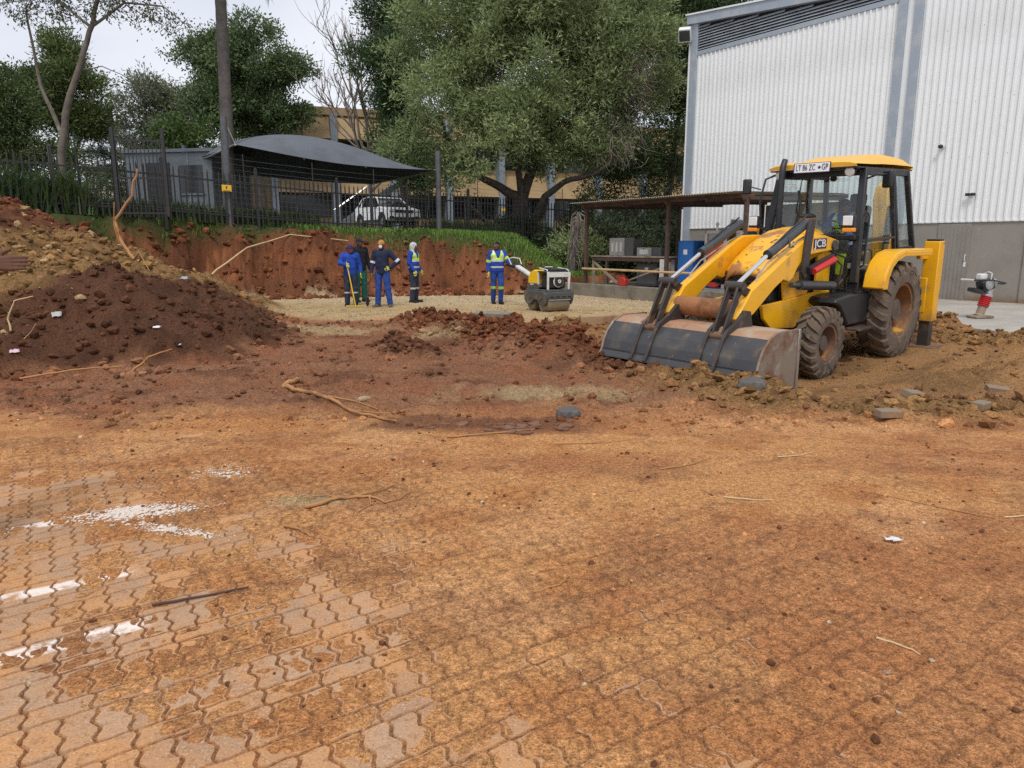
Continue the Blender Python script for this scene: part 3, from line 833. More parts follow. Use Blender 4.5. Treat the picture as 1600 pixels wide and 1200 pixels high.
while k < FL:
    p = fp(k, 0, -.3); q = MB(); q.box((0, 0, 1.05), (.09, .09, 2.1)); q.box((0, 0, 2.14), (.1, .1, .06), top=(.2, .2)); q.build('post', m_fence, fence, loc=tuple(p), rot=(0, 0, fang), smooth=False); posts.append(k); k += 2.86
for a, b in zip(posts[:-1], posts[1:]):
    for z in (.28, 1.32):
        q = MB(); q.bar(fp(a, .0, z), fp(b, .0, z), .03, .05); q.build('rail', m_fence, fence)
ew = empty('electric_fence', (0, 0, 0), 0, 'thin horizontal electric wires on dark uprights above the palisade fence', 'electric fence')
ks = [k for k in np.arange(9.2, FL - 1, 2.35)]
for k in ks:
    q = MB(); q.bar(fp(k, .08, .9), fp(k, .08, 2.25), .03, .03, up=(1, 0, 0)); q.build('upright', m_fence, ew)
for z in np.arange(.35, 2.2, .17):
    q = MB(); q.tube([fp(k, .1, z) for k in ks], .0035, 4); q.build('wire', m_wire, ew)
for (k, lb) in [(5.95, 'yellow warning sign on the fence in front of the strappy plants'), (13.3, 'yellow warning sign on the fence left of the parked white car'), (24.6, 'small yellow warning sign on the fence below the big olive tree')]:
    s = .62 if k > 20 else 1
    e = empty('warning_sign', tuple(fp(k, .13, 1.12)), fang, lb, 'sign', 'yellow fence warning signs')
    q = MB(); q.box((0, -.0, 0), (.30 * s, .01, .2 * s)); q.build('plate', m_yellowsign, e)
    q = MB(); q.add([(x, -.007, z) for x, z in ((-.02, .06), (.035, .06), (.0, .012), (.03, .012), (-.03, -.065), (-.005, -.01), (-.035, -.01))], [(0, 2, 1), (0, 6, 5), (0, 5, 2), (2, 5, 3), (5, 4, 3)]); q.build('bolt_symbol', m_ink, e, smooth=False)
    q = MB(); q.box((0, -.007, -.082 * s), (.24 * s, .003, .018)); q.build('text_bar', m_ink, e)

# ================================================================== carport
cp = empty('carport', (0, 0, 0), 0, 'dark grey shade-cloth carport canopy stretched between steel posts', 'carport')
PA, PB = np.array((-9.15, 23.9, 0)), np.array((-2.82, 28.4, 0))
PC, PD = np.array((-12.9, 29.4, 0)), np.array((-6.4, 33.6, 0))
cpd = (PB - PA) / np.linalg.norm(PB - PA)
hts = {}
for nm, p, z0, h in (('a', PA, 2.28, 3.35), ('b', PB, 2.0, 3.15), ('c', PC, 2.5, 3.0), ('d', PD, 2.4, 3.0)):
    q = MB(); q.cyl((p[0], p[1], z0 - .2), (p[0], p[1], z0 + h), .105 if nm in 'ab' else .08, n=16); q.build('pole', m_post, cp); hts[nm] = z0 + h
nu, nv = 34, 20
P = np.zeros((nu, nv, 3))
EA, EB, EC, ED = np.array((*PA[:2], 4.82)) + np.array((.25, .2, 0)), np.array((*PB[:2], 4.46)) + np.array((-.06, 0, 0)), np.array((-13.2, 29.2, 4.75)), np.array((-6.2, 32.6, 4.28))
for i in range(nu):
    for j in range(nv):
        u, v = i / (nu - 1), j / (nv - 1)
        p = (EA * (1 - u) + EB * u) * (1 - v) + (EC * (1 - u) + ED * u) * v
        su, sv = math.sin(math.pi * u), math.sin(math.pi * v)
        inn = .10 * su
        c0 = (EA + EB + EC + ED) / 4
        # scalloped edges, bellied crown with its high point towards the left
        p = p + (c0 - p) * np.array((.16, .16, 0)) * ((1 - sv) * su * .55 + (1 - su) * sv * .15)
        p[2] += 1.08 * (sv ** .7) * (math.sin(math.pi * min(1, u ** .92)) ** .8) - .16 * su * (1 - sv)
        P[i, j] = p
q = MB(); q.grid(P); q.build('canopy', m_shade, cp, smooth=True, angle=80)
for (p, e, h) in ((PA, EA, hts['a']), (PB, EB, hts['b']), (PC, EC, hts['c']), (PD, ED, hts['d'])):
    q = MB(); q.cyl((p[0], p[1], h - .05), e, .014, n=6); q.build('stay_cable', m_galv, cp)
for ea, ec, dx in ((EA, EC, .2), (EB, ED, -.2)):
    q = MB(); q.tube([ea, (ea + ec) / 2 + np.array((dx, 0, -.05)), ec], .035, 8); q.build('edge_tube', m_galv, cp)
for u in (.33, .66):
    i = int(u * (nu - 1)); q = MB(); q.tube([P[i, j] - np.array((0, 0, .05)) for j in range(0, nv, 3)], .03, 6); q.build('hoop', m_post, cp)

# ================================================================== buildings on the upper level
tb = empty('tan_office_building', (0, 0, 0), 0, 'tan face-brick office block with blue grey columns half hidden behind the trees', 'building')
TO = np.array((-15.5, 47.0, 2.5)); TDv = np.array((.94, .34, 0)); TDv = TDv / np.linalg.norm(TDv); TNv = np.array((TDv[1], -TDv[0], 0))
def tp(a, n, z): return TO + TDv * a + TNv * n + np.array((0, 0, z))
def tbar(mb, a0, a1, n0, n1, z0, z1, mi=0, lean=0):
    V = [tp(a0, n0, z0), tp(a1, n0, z0), tp(a1, n1 + lean, z0), tp(a0, n1 + lean, z0), tp(a0, n0, z1), tp(a1, n0, z1), tp(a1, n1, z1), tp(a0, n1, z1)]
    return mb.add(V, [(0, 1, 2, 3), (7, 6, 5, 4), (4, 5, 1, 0), (5, 6, 2, 1), (6, 7, 3, 2), (7, 4, 0, 3)], mi)
q = MB(); tbar(q, -1, 34, -12, 0, 0, 7.3); q.build('wall', m_tanwall, tb, smooth=False)
q = MB(); tbar(q, -1.3, 34.3, -12.3, .35, 7.3, 7.8); q.build('parapet', m_tanwall, tb, bevel=.03)
for k in range(9):
    a = .2 + k * 3.75
    q = MB(); tbar(q, a, a + .42, .0, 1.0, 0, 7.3); q.build('column', m_bluecol, tb, bevel=.02)
    for z0 in (1.0, 4.4):
        q = MB(); tbar(q, a + .5, a + 3.65, .0, .05, z0, z0 + 1.35); w_ = q.build('window', m_win, tb, smooth=False)
        for s_ in (.333, .667):
            q = MB(); tbar(q, a + .5 + 3.15 * s_ - .03, a + .5 + 3.15 * s_ + .03, .05, .09, z0, z0 + 1.35); q.build('mullion', m_bluecol, w_, smooth=False)
    for z0 in (2.45, 5.8):
        q = MB(); tbar(q, a + .44, a + 3.73, .0, .18, z0, z0 + 1.5, lean=.85); q.build('sloped_spandrel', m_tanwall, tb, smooth=False)
st = empty('outdoor_stair', (-9.6, 40.5, 2.5), R(20), 'grey metal outdoor stair flight beneath the carport canopy', 'stair')
for k in range(12):
    q = MB(); q.box((k * .27, 0, .2 + k * .19), (.28, 1.3, .05)); q.build('tread', m_bluecol, st, smooth=False)
for s_ in (-.68, .68):
    q = MB(); q.bar((-.1, s_, .05), (3.2, s_, 2.4), .05, .3); q.build('stringer', m_kiosk, st, smooth=False)
    q = MB(); q.tube([(-.1, s_, 1.1), (3.2, s_, 3.45)], .03, 6); q.build('handrail', m_galv, st)
ki = empty('guard_kiosk', (-12.35, 28.4, 2.5), R(-10), 'blue grey flat-roofed guard kiosk behind the fence on the left', 'kiosk')
q = MB(); q.b2((-1.75, -1.2, -.3), (1.75, 1.5, 2.45)); q.build('wall', m_kiosk, ki, bevel=.015)
q = MB(); q.b2((-1.85, -1.3, 2.45), (1.85, 1.6, 2.57)); q.build('roof', m_kiosk, ki, bevel=.01)
q = MB(); q.b2((-.9, -1.235, 0), (.05, -1.2, 2.1)); dk = q.build('door', m_black, ki); q = MB(); q.ball((-.05, -1.27, 1.0), .035, 8, 6); q.build('handle', m_galv, dk)
q = MB(); q.b2((.45, -1.23, 1.0), (1.35, -1.2, 2.0)); wk = q.build('window', m_win, ki); q = MB(); q.b2((.4, -1.26, .94), (1.4, -1.2, 1.0)); q.build('sill', m_kiosk, wk)
for xx in (-1.2, -.2, .8):
    q = MB(); q.b2((xx - .012, -1.225, -.2), (xx + .012, -1.2, 2.45)); q.build('panel_joint', m_trim, ki, smooth=False)
gt = empty('pedestrian_gate', tuple(fp(10.3, .25, .0)), fang - .55, 'tall dark barred gate frame standing in front of the guard kiosk', 'gate')
for k in range(12):
    q = MB(); q.box((-.1 + k * .11, 0, 1.1), (.022, .022, 2.25)); q.build('bar', m_fence, gt, smooth=False)
for z in (.1, 1.1, 2.15):
    q = MB(); q.box((.5, 0, z), (1.35, .035, .05)); q.build('rail', m_fence, gt, smooth=False)
for x_ in (-.18, 1.2):
    q = MB(); q.box((x_, 0, 1.25), (.09, .09, 2.5)); q.build('post', m_fence, gt, smooth=False)
lw = MB(); lw.box((-19.0, 32.5, 3.35), (9.5, .22, 1.9), rotm('Z', R(12))); o = lw.build('garden_wall', MT('cream_wall', (.62, .57, .47), .85, 0, [((.5, .45, .36), 1.3, .4, .7)]), bevel=.02); tag(o, 'cream plastered boundary wall behind the strappy plants', 'wall')
# ================================================================== vegetation
m_bark = MT('bark', (.085, .065, .05), .9, 0, [((.05, .038, .03), 5, .4, .7), ((.14, .115, .09), 3, .55, .75)], bump=(14, .6, .02))
m_barkg = MT('grey_bark', (.15, .122, .098), .9, 0, [((.085, .07, .055), 4, .4, .7), ((.24, .205, .165), 3, .58, .75)], bump=(14, .5, .02))
m_palmbark = MT('palm_bark', (.10, .088, .078), .9, 0, [((.06, .052, .046), 3, .4, .7)], bump=(9, .6, .02))
m_dry = MT('dry_twig', (.26, .21, .17), .9, 0, [((.16, .125, .10), 3, .4, .7)])
L_olive = leafmat('olive_leaf', (.135, .18, .070), (.37, .44, .20), .32)
L_dark = leafmat('dark_leaf', (.028, .056, .024), (.10, .16, .06), .28)
L_round = leafmat('glossy_leaf', (.05, .085, .034), (.17, .225, .09), .25)
L_mid = leafmat('mid_leaf', (.035, .065, .018), (.13, .19, .055), .3)
L_grey = leafmat('grey_leaf', (.10, .12, .07), (.23, .25, .16), .25)
L_cedar = leafmat('cedar_leaf', (.018, .035, .030), (.06, .085, .07), .15)
L_yew = leafmat('yew_leaf', (.035, .062, .022), (.16, .20, .06), .25)
L_thin = leafmat('sparse_leaf', (.05, .065, .03), (.14, .15, .075), .3)
L_shrub = leafmat('shrub_leaf', (.024, .038, .020), (.085, .11, .055), .25)
L_grass = leafmat('grass_blade', (.075, .14, .022), (.25, .40, .085), .35)
L_strap = leafmat('strap_leaf', (.025, .055, .015), (.11, .17, .06), .3)

def unit(n):
    v = RNG.normal(size=(n, 3)); return v / np.linalg.norm(v, axis=1, keepdims=True)
def leaf_quads(C, D, L, W, fold=.0):
    """diamond leaves at C pointing along D."""
    n = len(C); s = np.cross(D, unit(n)); s /= np.linalg.norm(s, axis=1, keepdims=True) + 1e-9
    L = np.broadcast_to(L, n)[:, None]; W = np.broadcast_to(W, n)[:, None]
    V = np.stack([C - D * L * .5, C + s * W * .5 + D * L * .05, C + D * L * .5, C - s * W * .5 + D * L * .05], 1).reshape(-1, 3)
    return V, np.arange(4 * n).reshape(-1, 4)
def crown_points(blobs, nclump, per, cr, shell=.55, gap=.0, seed=0, boughs=0, rb=1.0):
    if boughs:      # foliage gathers on boughs: gather points first, then leaf clumps on their outer side
        B0 = np.array(blobs, float); vol = B0[:, 3] * B0[:, 4] * B0[:, 5]; pk_ = RNG.choice(len(B0), boughs, p=vol / vol.sum())
        dd = unit(boughs); cc = B0[pk_, :3] + dd * (.35 + .6 * RNG.random(boughs) ** .5)[:, None] * B0[pk_, 3:6]; rr_ = rb * RNG.uniform(.6, 1.35, boughs)
        blobs = np.concatenate([cc, rr_[:, None] * np.array((1, 1, .8))], 1); shell = .72
    B = np.array(blobs, float); vol = B[:, 3] * B[:, 4] * B[:, 5]; pick = RNG.choice(len(B), nclump, p=vol / vol.sum())
    d = unit(nclump); r = shell + (1 - shell) * RNG.random(nclump) ** .6
    r = np.where(RNG.random(nclump) < .25, RNG.random(nclump) ** .5 * .8, r)
    C = B[pick, :3] + d * r[:, None] * B[pick, 3:6]
    if gap:
        keep = fbm(C[:, 0] * .8 + C[:, 1] * .5, C[:, 2] * .8, 1, 3, seed) > gap
        C, d = C[keep], d[keep]
    sz = RNG.uniform(.6, 1.35, len(C))
    off = RNG.normal(size=(len(C), per, 3)) * (cr * sz)[:, None, None] * np.array((1, 1, .75))
    return C, (C[:, None] + off).reshape(-1, 3), np.repeat(d, per, 0), off.reshape(-1, 3)
def limb(mb, pts, r0, r1, n=7, wob=.0):
    pts = [np.asarray(p, float) for p in pts]; out = []
    for i in range(len(pts) - 1):
        for k in range(4):
            t_ = k / 4; out.append(pts[i] * (1 - t_) + pts[i + 1] * t_ + (RNG.normal(size=3) * wob if (i or k) else 0))
    out.append(pts[-1]); m = len(out)
    mb.tube(out, [r0 + (r1 - r0) * (i / (m - 1)) ** .8 for i in range(m)], n)
def make_tree(name, label, cat, limbs, blobs, nclump, per, cr, L, W, leaf, bark, droop=0., up=.2, shell=.55, gap=.0, twigs=40, group=None, seed=0, tw=.035, boughs=0, rb=1.0):
    base = np.array(limbs[0][0][0])
    root = empty(name, tuple(base), 0, label, cat, group)
    mb = MB(); o0 = base
    for pts, r0, r1 in limbs: limb(mb, [np.array(p) - o0 for p in pts], r0, r1, 8, .03 * r0 * 3)
    C, P, D0, off = crown_points(blobs, nclump, per, cr, shell, gap, seed, boughs, rb)
    ends = [np.array(l[0][-1]) for l in limbs] + [np.array(q) for l in limbs for q in l[0][1:]]
    if twigs and len(C):
        for k in RNG.choice(len(C), min(twigs, len(C)), replace=False):
            e = min(ends, key=lambda q: np.linalg.norm(q - C[k])); m_ = (e + C[k]) / 2 + RNG.normal(size=3) * .15 + np.array((0, 0, .12))
            limb(mb, [e - o0, m_ - o0, C[k] - o0], tw, .008, 5, .02)
    mb.build('trunk', bark, root, smooth=True, angle=80)
    n = len(P)
    if n:
        D = D0 * .5 + off / (cr + 1e-6) * .35 + RNG.normal(size=(n, 3)) * .55 + np.array((0, 0, up - droop)); D /= np.linalg.norm(D, axis=1, keepdims=True)
        V, F = leaf_quads(P - o0, D, L * RNG.uniform(.6, 1.4, n), W * RNG.uniform(.7, 1.3, n))
        link('crown', np_mesh('crown', V, F, False), leaf, root)
    return root

OLIVE = [(0.86, 34.0, 8.76, 4.29, 3.65, 3.72), (-2.24, 33.0, 6.97, 2.52, 2.14, 2.8), (-3.13, 34.0, 9.84, 2.27, 1.93, 2.56), (3.74, 34.0, 7.88, 2.6, 2.45, 3.0), (1.68, 34.0, 12.71, 4.75, 4.04, 2.79), (-.4, 31.8, 6.3, 2.3, 2.0, 1.6), (2.6, 33.0, 6.3, 1.7, 1.68, 1.0), (5.6, 35.0, 10.35, 1.75, 1.49, 2.63), (-4.08, 34.0, 5.95, 1.3, 1.24, 1.5), (-1.68, 34.0, 11.94, 3.09, 2.62, 2.25), (4.5, 34.0, 11.68, 2.81, 2.39, 2.53)]
make_tree('olive_tree', 'huge wide grey-green olive-like tree with dark forked trunk behind the fence', 'tree',
    [([(.36, 34, 1.7), (.4, 34, 2.8), (.44, 34, 3.8)], .42, .34), ([(.44, 34, 3.7), (-.6, 34, 4.3), (-1.76, 34, 4.9), (-2.9, 33.8, 6.4)], .26, .08), ([(.44, 34, 3.7), (1.1, 34, 5.6), (1.73, 34, 7.6), (2.0, 34, 10)], .28, .07),
     ([(.8, 33.8, 2.3), (1.5, 33.6, 3.8), (2.3, 33.4, 4.45), (3.7, 33, 4.75), (4.6, 33, 5.4)], .2, .07), ([(.44, 34, 3.8), (.2, 33, 5.4), (-.3, 32.5, 8)], .2, .06), ([(-.2, 34.2, 1.8), (-1.2, 33.8, 2.7), (-1.9, 33.5, 3.4)], .16, .09)],
    OLIVE, 4200, 48, .26, .21, .058, L_olive, m_bark, droop=.1, up=.35, shell=.62, twigs=110, seed=3, boughs=200, rb=1.05)
make_tree('tall_evergreen', 'tall dark column-shaped evergreen left of the olive-like tree', 'tree', [([(-5.5, 38, 2.2), (-5.6, 38, 7), (-5.7, 38, 13)], .28, .06)],
    [(-5.69, 38.0, 11.69, 1.9, 1.61, 3.48), (-6.39, 38.0, 9.61, 1.76, 1.49, 2.24), (-5.17, 38.0, 7.47, 1.62, 1.37, 2.59), (-6.47, 38.0, 7.47, 1.29, 1.1, 1.94), (-5.6, 38.0, 14.88, 2.02, 1.72, 2.8), (-4.41, 38.0, 5.29, 1.31, 1.11, 1.63)],
    1100, 50, .28, .19, .06, L_dark, m_bark, up=.5, shell=.6, twigs=30, seed=8, boughs=64, rb=.85)
make_tree('dark_broadleaf_tree', 'tall dark green tree rising behind the warehouse corner', 'tree', [([(8.8, 43, 1.6), (9.2, 43, 6), (9.8, 43, 12)], .3, .08)],
    [(10.02, 43.0, 13.02, 2.86, 2.43, 3.94), (8.74, 43.0, 9.29, 2.18, 1.86, 3.28), (9.6, 43.0, 6.13, 2.22, 1.88, 2.22), (11.31, 43.0, 15.66, 3.18, 2.7, 3.18), (7.59, 43.0, 11.0, 1.81, 1.54, 2.89), (8.58, 43.0, 3.98, 1.87, 1.59, 1.87), (6.6, 42.0, 9.0, 2.2, 1.8, 3.6), (6.2, 41.5, 5.5, 2.0, 1.6, 2.4)],
    1800, 46, .32, .24, .06, leafmat('dark_feathery_leaf', (.022, .045, .018), (.10, .15, .05), .3), m_bark, up=.3, shell=.6, twigs=30, seed=9, boughs=120, rb=1.0)
make_tree('round_crowned_tree', 'large round dark green tree behind the carport', 'tree', [([(-15.2, 45, 2.5), (-15.3, 45, 7), (-15.4, 45, 10)], .3, .15), ([(-15.3, 45, 7), (-13.9, 45, 9.5), (-13.2, 45, 11.5)], .16, .05), ([(-15.3, 45, 7.2), (-16.8, 45, 9.4), (-17.4, 45, 11.5)], .16, .05)],
    [(-15.5, 45.0, 11.44, 3.21, 2.73, 2.84), (-16.96, 45.0, 12.15, 2.07, 1.76, 2.07), (-13.61, 45.0, 11.44, 1.81, 1.54, 2.27), (-15.83, 45.0, 9.46, 3.05, 2.59, 1.72), (-17.5, 45.0, 10.01, 1.9, 1.62, 1.9), (-13.36, 45.0, 9.28, 1.53, 1.3, 1.53), (-14.98, 45.0, 13.55, 1.87, 1.59, 1.2), (-12.92, 45.0, 13.55, 0.6, 0.51, 0.52)],
    1500, 46, .28, .21, .085, L_round, m_bark, up=.15, shell=.55, twigs=60, seed=10, tw=.05, boughs=95, rb=.85)
make_tree('bushy_tree', 'mid green bushy tree just left of the palm trunk', 'tree', [([(-15.3, 36, 2.5), (-15.3, 36, 5.5)], .14, .06)],
    [(-15.33, 36.0, 6.9, 1.69, 1.43, 1.29), (-16.29, 36.0, 6.3, 1.08, 0.91, 1.2), (-14.24, 36.0, 6.8, 1.1, 0.78, 1.5), (-15.2, 36, 5.4, 1.6, 1.2, .9)], 320, 42, .24, .20, .10, L_mid, m_bark, shell=.5, gap=.3, twigs=20, seed=11)
make_tree('silver_leaf_tree', 'pale grey-green rounded tree in the distance behind the kiosk', 'tree', [([(-22.5, 48, 2.5), (-22.5, 48, 8)], .2, .08)],
    [(-22.59, 48.0, 9.8, 2.24, 1.9, 2.04), (-23.91, 48.0, 8.83, 1.63, 1.39, 1.72), (-20.92, 48.0, 10.37, 1.54, 1.31, 1.42), (-22.28, 48.0, 10.95, 1.22, 1.03, 1.13), (-22.6, 48, 7.6, 2.3, 1.8, 1.4), (-19.6, 48, 8.6, 1.6, 1.2, 1.8)], 560, 46, .30, .24, .07, L_grey, m_bark, shell=.6, twigs=20, seed=12, boughs=50, rb=.75)
make_tree('cedar_tree', 'dark bluish conifer with layered branches far left of the kiosk', 'tree', [([(-29.4, 55, 2.5), (-29.3, 55, 8), (-29.1, 55, 12.6)], .22, .04)],
    [(-29.3, 55, 7.0, 2.6, 2.0, .45), (-29.6, 55, 8.3, 2.3, 1.8, .4), (-29.2, 55, 9.4, 1.8, 1.5, .4), (-29.3, 55, 10.4, 1.3, 1.1, .35), (-29.1, 55, 11.4, .8, .7, .35), (-29.1, 55, 12.3, .4, .35, .4), (-29.2, 55, 5.8, 2.8, 2, .5)], 420, 40, .22, .26, .05, L_cedar, m_bark, shell=.3, twigs=20, seed=13)
make_tree('yew_tree', 'dark clumpy tree with yellowish tips behind the slender bare trunk', 'tree', [([(-20.2, 34, 2.5), (-20.2, 34, 6), (-20, 34, 9.5)], .22, .05), ([(-20.2, 34, 5), (-19.3, 34, 7), (-19.1, 34, 8.5)], .1, .04)],
    [(-20.45, 34.0, 8.76, 1.37, 1.17, 1.86), (-19.51, 34.0, 8.22, 1.21, 1.02, 1.72), (-21.27, 34.0, 7.95, 1.09, 0.93, 1.72), (-19.99, 34.0, 10.23, 0.68, 0.58, 0.85), (-19.06, 34.0, 6.9, 0.7, 0.54, 1.3), (-21.71, 34.0, 9.03, 0.71, 0.61, 1.14)],
    700, 50, .24, .19, .06, L_yew, m_bark, up=.4, shell=.6, twigs=30, seed=14, boughs=42, rb=.55)
make_tree('leafy_bush_tree', 'soft green leafy tree at the left edge behind the fence', 'tree', [([(-19.8, 30, 2.6), (-19.8, 30, 6)], .14, .05)],
    [(-19.94, 30.0, 6.9, 1.14, 0.97, 1.4), (-19.43, 30.0, 5.7, 1.2, 0.87, 1.2), (-20.51, 30.0, 7.44, 1.27, 1.08, 1.52), (-18.3, 30.0, 4.9, 1.5, 0.87, 0.9), (-20.5, 30, 5, 1.6, 1, 1.2), (-16.4, 31, 4.2, 1.4, .9, .8)], 520, 44, .22, .17, .06, leafmat('soft_leaf', (.04, .065, .02), (.13, .17, .06), .3), m_bark, shell=.5, gap=.25, twigs=20, seed=15)
# slender pale trunk with sparse drooping foliage
make_tree('slender_tree', 'slender pale-barked tree with sparse drooping foliage on the left skyline', 'tree',
    [([(-14.6, 24, 2.4), (-14.5, 24, 4.4), (-14.19, 24, 5.7), (-13.65, 24, 7.04), (-13.16, 24, 8.16), (-12.74, 24, 9.26), (-12.4, 24, 10.6)], .145, .05), ([(-14.35, 24, 5.0), (-15.0, 24.2, 6.6), (-15.2, 24.2, 8.8)], .08, .03),
     ([(-13.65, 24, 7.0), (-13.1, 24.4, 7.25), (-12.5, 24.5, 7.0), (-12.0, 24.6, 6.6)], .022, .006), ([(-13.1, 24, 8.3), (-12, 24, 9.0), (-10.8, 24, 8.9), (-10.2, 24, 8.4)], .05, .012), ([(-13.1, 24, 8.3), (-14.2, 24, 9.2), (-15.6, 24, 9.0)], .05, .012), ([(-12.7, 24, 9.3), (-11.8, 24, 10), (-10.9, 24, 9.8)], .04, .01)],
    [(-15.26, 24.0, 8.9, 0.79, 0.67, 0.44), (-14.09, 24.0, 8.75, 0.89, 0.76, 0.35), (-12.69, 24.0, 8.85, 0.99, 0.84, 0.4), (-11.32, 24.0, 8.62, 0.89, 0.76, 0.5), (-10.35, 24.0, 8.35, 0.6, 0.51, 0.5), (-14.57, 24.0, 9.63, 1.38, 1.17, 0.59), (-12.19, 24.0, 9.81, 1.77, 1.5, 0.79), (-10.91, 24.0, 7.69, 0.2, 0.2, 0.4), (-12.3, 24.4, 6.85, 0.6, 0.3, 0.3), (-15.04, 24.0, 8.25, 0.5, 0.42, 0.3)],
    420, 16, .15, .10, .045, L_thin, m_barkg, droop=.6, shell=.2, twigs=150, seed=16, tw=.012)
# palm
pl_ = empty('palm_tree', (-9.72, 25.3, 2.2), 0, 'straight ringed palm trunk rising past the left carport post', 'palm')
mb = MB(); n = 44; pp, rr = [], []
for k in range(n):
    t_ = k / (n - 1); pp.append((.25 * t_ + .04 * math.sin(3 * t_), 0, 9.4 * t_)); rr.append((.215 - .055 * t_) * (1 + .05 * (k % 2)))
mb.tube(pp, rr, 14); mb.build('trunk', m_palmbark, pl_, smooth=True, angle=80)
top = np.array((.25, 0, 9.4))
for k in range(22):
    a = k * 2.4 + .3; el = R(60 - 105 * (k / 22)); ln = 2.5
    if k == 21: a, el = R(-6), R(-25)
    path = []; p = top.copy(); d = np.array((math.cos(a) * math.cos(el), math.sin(a) * math.cos(el), math.sin(el)))
    for s_ in range(9): path.append(p.copy()); p = p + d * ln / 8; d[2] -= .13; d /= np.linalg.norm(d)
    q = MB(); q.tube(path, [.03 - .003 * i for i in range(9)], 5)
    for i in range(1, 9):
        for h_ in range(5):
            b = path[i] * (1 - h_ / 5) + path[i - 1] * h_ / 5; dd = path[i] - path[i - 1]; dd /= np.linalg.norm(dd); sd = np.cross(dd, (0, 0, 1)); sd /= np.linalg.norm(sd)
            for g_ in (-1, 1):
                e = b + sd * g_ * .38 * (1 - .06 * i) + dd * .2 + np.array((0, 0, -.22 + .06 * random.random())); w_ = dd * .03
                q.add([b - w_, b + w_, e], [(0, 1, 2)])
    q.build('frond', L_mid, pl_, smooth=False)
# bare tree
mb_root = empty('bare_tree', (-7.3, 40, 2.4), 0, 'leafless tree with thin upright twigs behind the carport', 'tree')
mb = MB(); RNT = np.random.default_rng(5)
def twig(p, d, L, r, dep):
    p = np.array(p, float); pts = [p]; dd = np.array(d, float)
    for k in range(4):
        dd = dd + RNT.normal(size=3) * .12 + np.array((0, 0, .14)); dd /= np.linalg.norm(dd); pts.append(pts[-1] + dd * L / 4)
    mb.tube(pts, [r * (1 - .13 * i) for i in range(5)], 6 if dep < 2 else 4)
    if dep < 5:
        for k in range(3 if dep < 4 else 2):
            q = pts[RNT.integers(2, 5)]; nd = dd + RNT.normal(size=3) * np.array((.5, .4, .25)); nd /= np.linalg.norm(nd); twig(q, nd, L * RNT.uniform(.55, .8), r * .6, dep + 1)
twig((0, 0, -.2), (-.1, 0, 1), 4.6, .15, 0); twig((-.3, 0, 3.5), (-.35, 0, 1), 3.4, .09, 1); twig((-.3, 0, 3.2), (.3, 0, 1), 3.2, .08, 1); twig((-.35, 0, 4.2), (-.12, .1, 1), 3.6, .09, 1)
mb.build('trunk', m_dry, mb_root, smooth=True, angle=80)
# dead hanging growth on the right of the olive
mb_root = empty('dead_creeper', (5.1, 32.4, 7.5), 0, 'dry grey leafless creeper hanging from the right side of the tree', 'creeper')
mb = MB()
for k in range(210):
    b0 = [(5.07, 32.5, 8.5, 0.6, 0.5, 1.2), (4.7, 32.5, 6.3, 0.8, 0.7, 1.0), (5.3, 32.5, 9.2, 0.5, 0.46, 0.8)][k % 3]
    p = np.array(b0[:3]) + RNG.normal(size=3) * np.array(b0[3:]) * .5 - np.array((5.1, 32.4, 7.5)); d = np.array((RNG.normal() * .5 + .25, RNG.normal() * .4, -.6 - RNG.random() * .5)); pts = [p]
    for i in range(4): d = d + RNG.normal(size=3) * .3; d /= np.linalg.norm(d); pts.append(pts[-1] + d * .27)
    mb.tube(pts, [.013, .011, .009, .007, .004], 4)
mb.build('stems', m_dry, mb_root)['kind'] = 'stuff'
# dark shrubs behind the shed
SHR = [((2.7, 30.6), 1.2, 1.5, 'dark shrub behind the left end of the open shed'), ((4.2, 31, ), 1.3, 2.3, 'tall dark shrub above the shed workbench'), ((5.7, 31.2), 1.4, 2.2, 'dense dark shrub behind the middle of the shed'), ((7.0, 31.4), 1.1, 2.5, 'dark shrub against the warehouse corner'), ((3.6, 33.4), 1.4, 2.9, 'dark shrub beneath the dry creeper'), ((5.4, 33.8), 1.5, 3.2, 'large dark shrub right of the dry creeper'), ((7.3, 34.6), 1.4, 3.9, 'tall dark shrub filling the gap beside the warehouse'), ((.2, 32.8), 1.1, .8, 'low dark shrub right of the olive-like trunk'), ((1.7, 32.0), 1.0, .9, 'low spreading shrub left of the leaning palm stump')]
for i, ((x, y), rx, h, lb) in enumerate(SHR):
    z0 = gz(x, y)
    make_tree('dark_shrub', lb, 'shrub', [([(x, y, z0 - .1), (x + .1, y, z0 + h * .7)], .06, .02)], [(x, y, z0 + h * .55, rx, rx * .8, h * .55), (x + .4 * rx, y, z0 + h * .35, rx * .7, rx * .6, h * .4), (x - .4 * rx, y, z0 + h * .4, rx * .7, rx * .6, h * .4)], int(150 + 30 * h), 36, .2, .17, .05, L_shrub if i % 2 else L_olive if i == 0 else L_shrub, m_bark, shell=.4, twigs=14, group='shrubs behind the shed', seed=30 + i)
sp_ = empty('leaning_palm_stump', (2.32, 28.5, gz(2.32, 28.5) - .1), 0, 'small shaggy leaning trunk with hanging dry fibres left of the shed', 'palm')
q = MB(); q.tube([(0, 0, 0), (.06, 0, .9), (.2, 0, 1.7), (.3, 0, 2.5)], [.17, .14, .12, .09], 9); q.build('trunk', m_palmbark, sp_)
q = MB()
for k in range(80):
    z = RNG.uniform(.6, 2.6); a = RNG.uniform(0, 6.28); c0 = np.array((.11 * z, 0, z)); d = np.array((math.cos(a), math.sin(a), 0))
    q.tube([c0 + d * .1, c0 + d * .26 + np.array((0, 0, -.1)), c0 + d * .33 + np.array((0, 0, -.65 * RNG.uniform(.5, 1)))], [.012, .01, .004], 4)
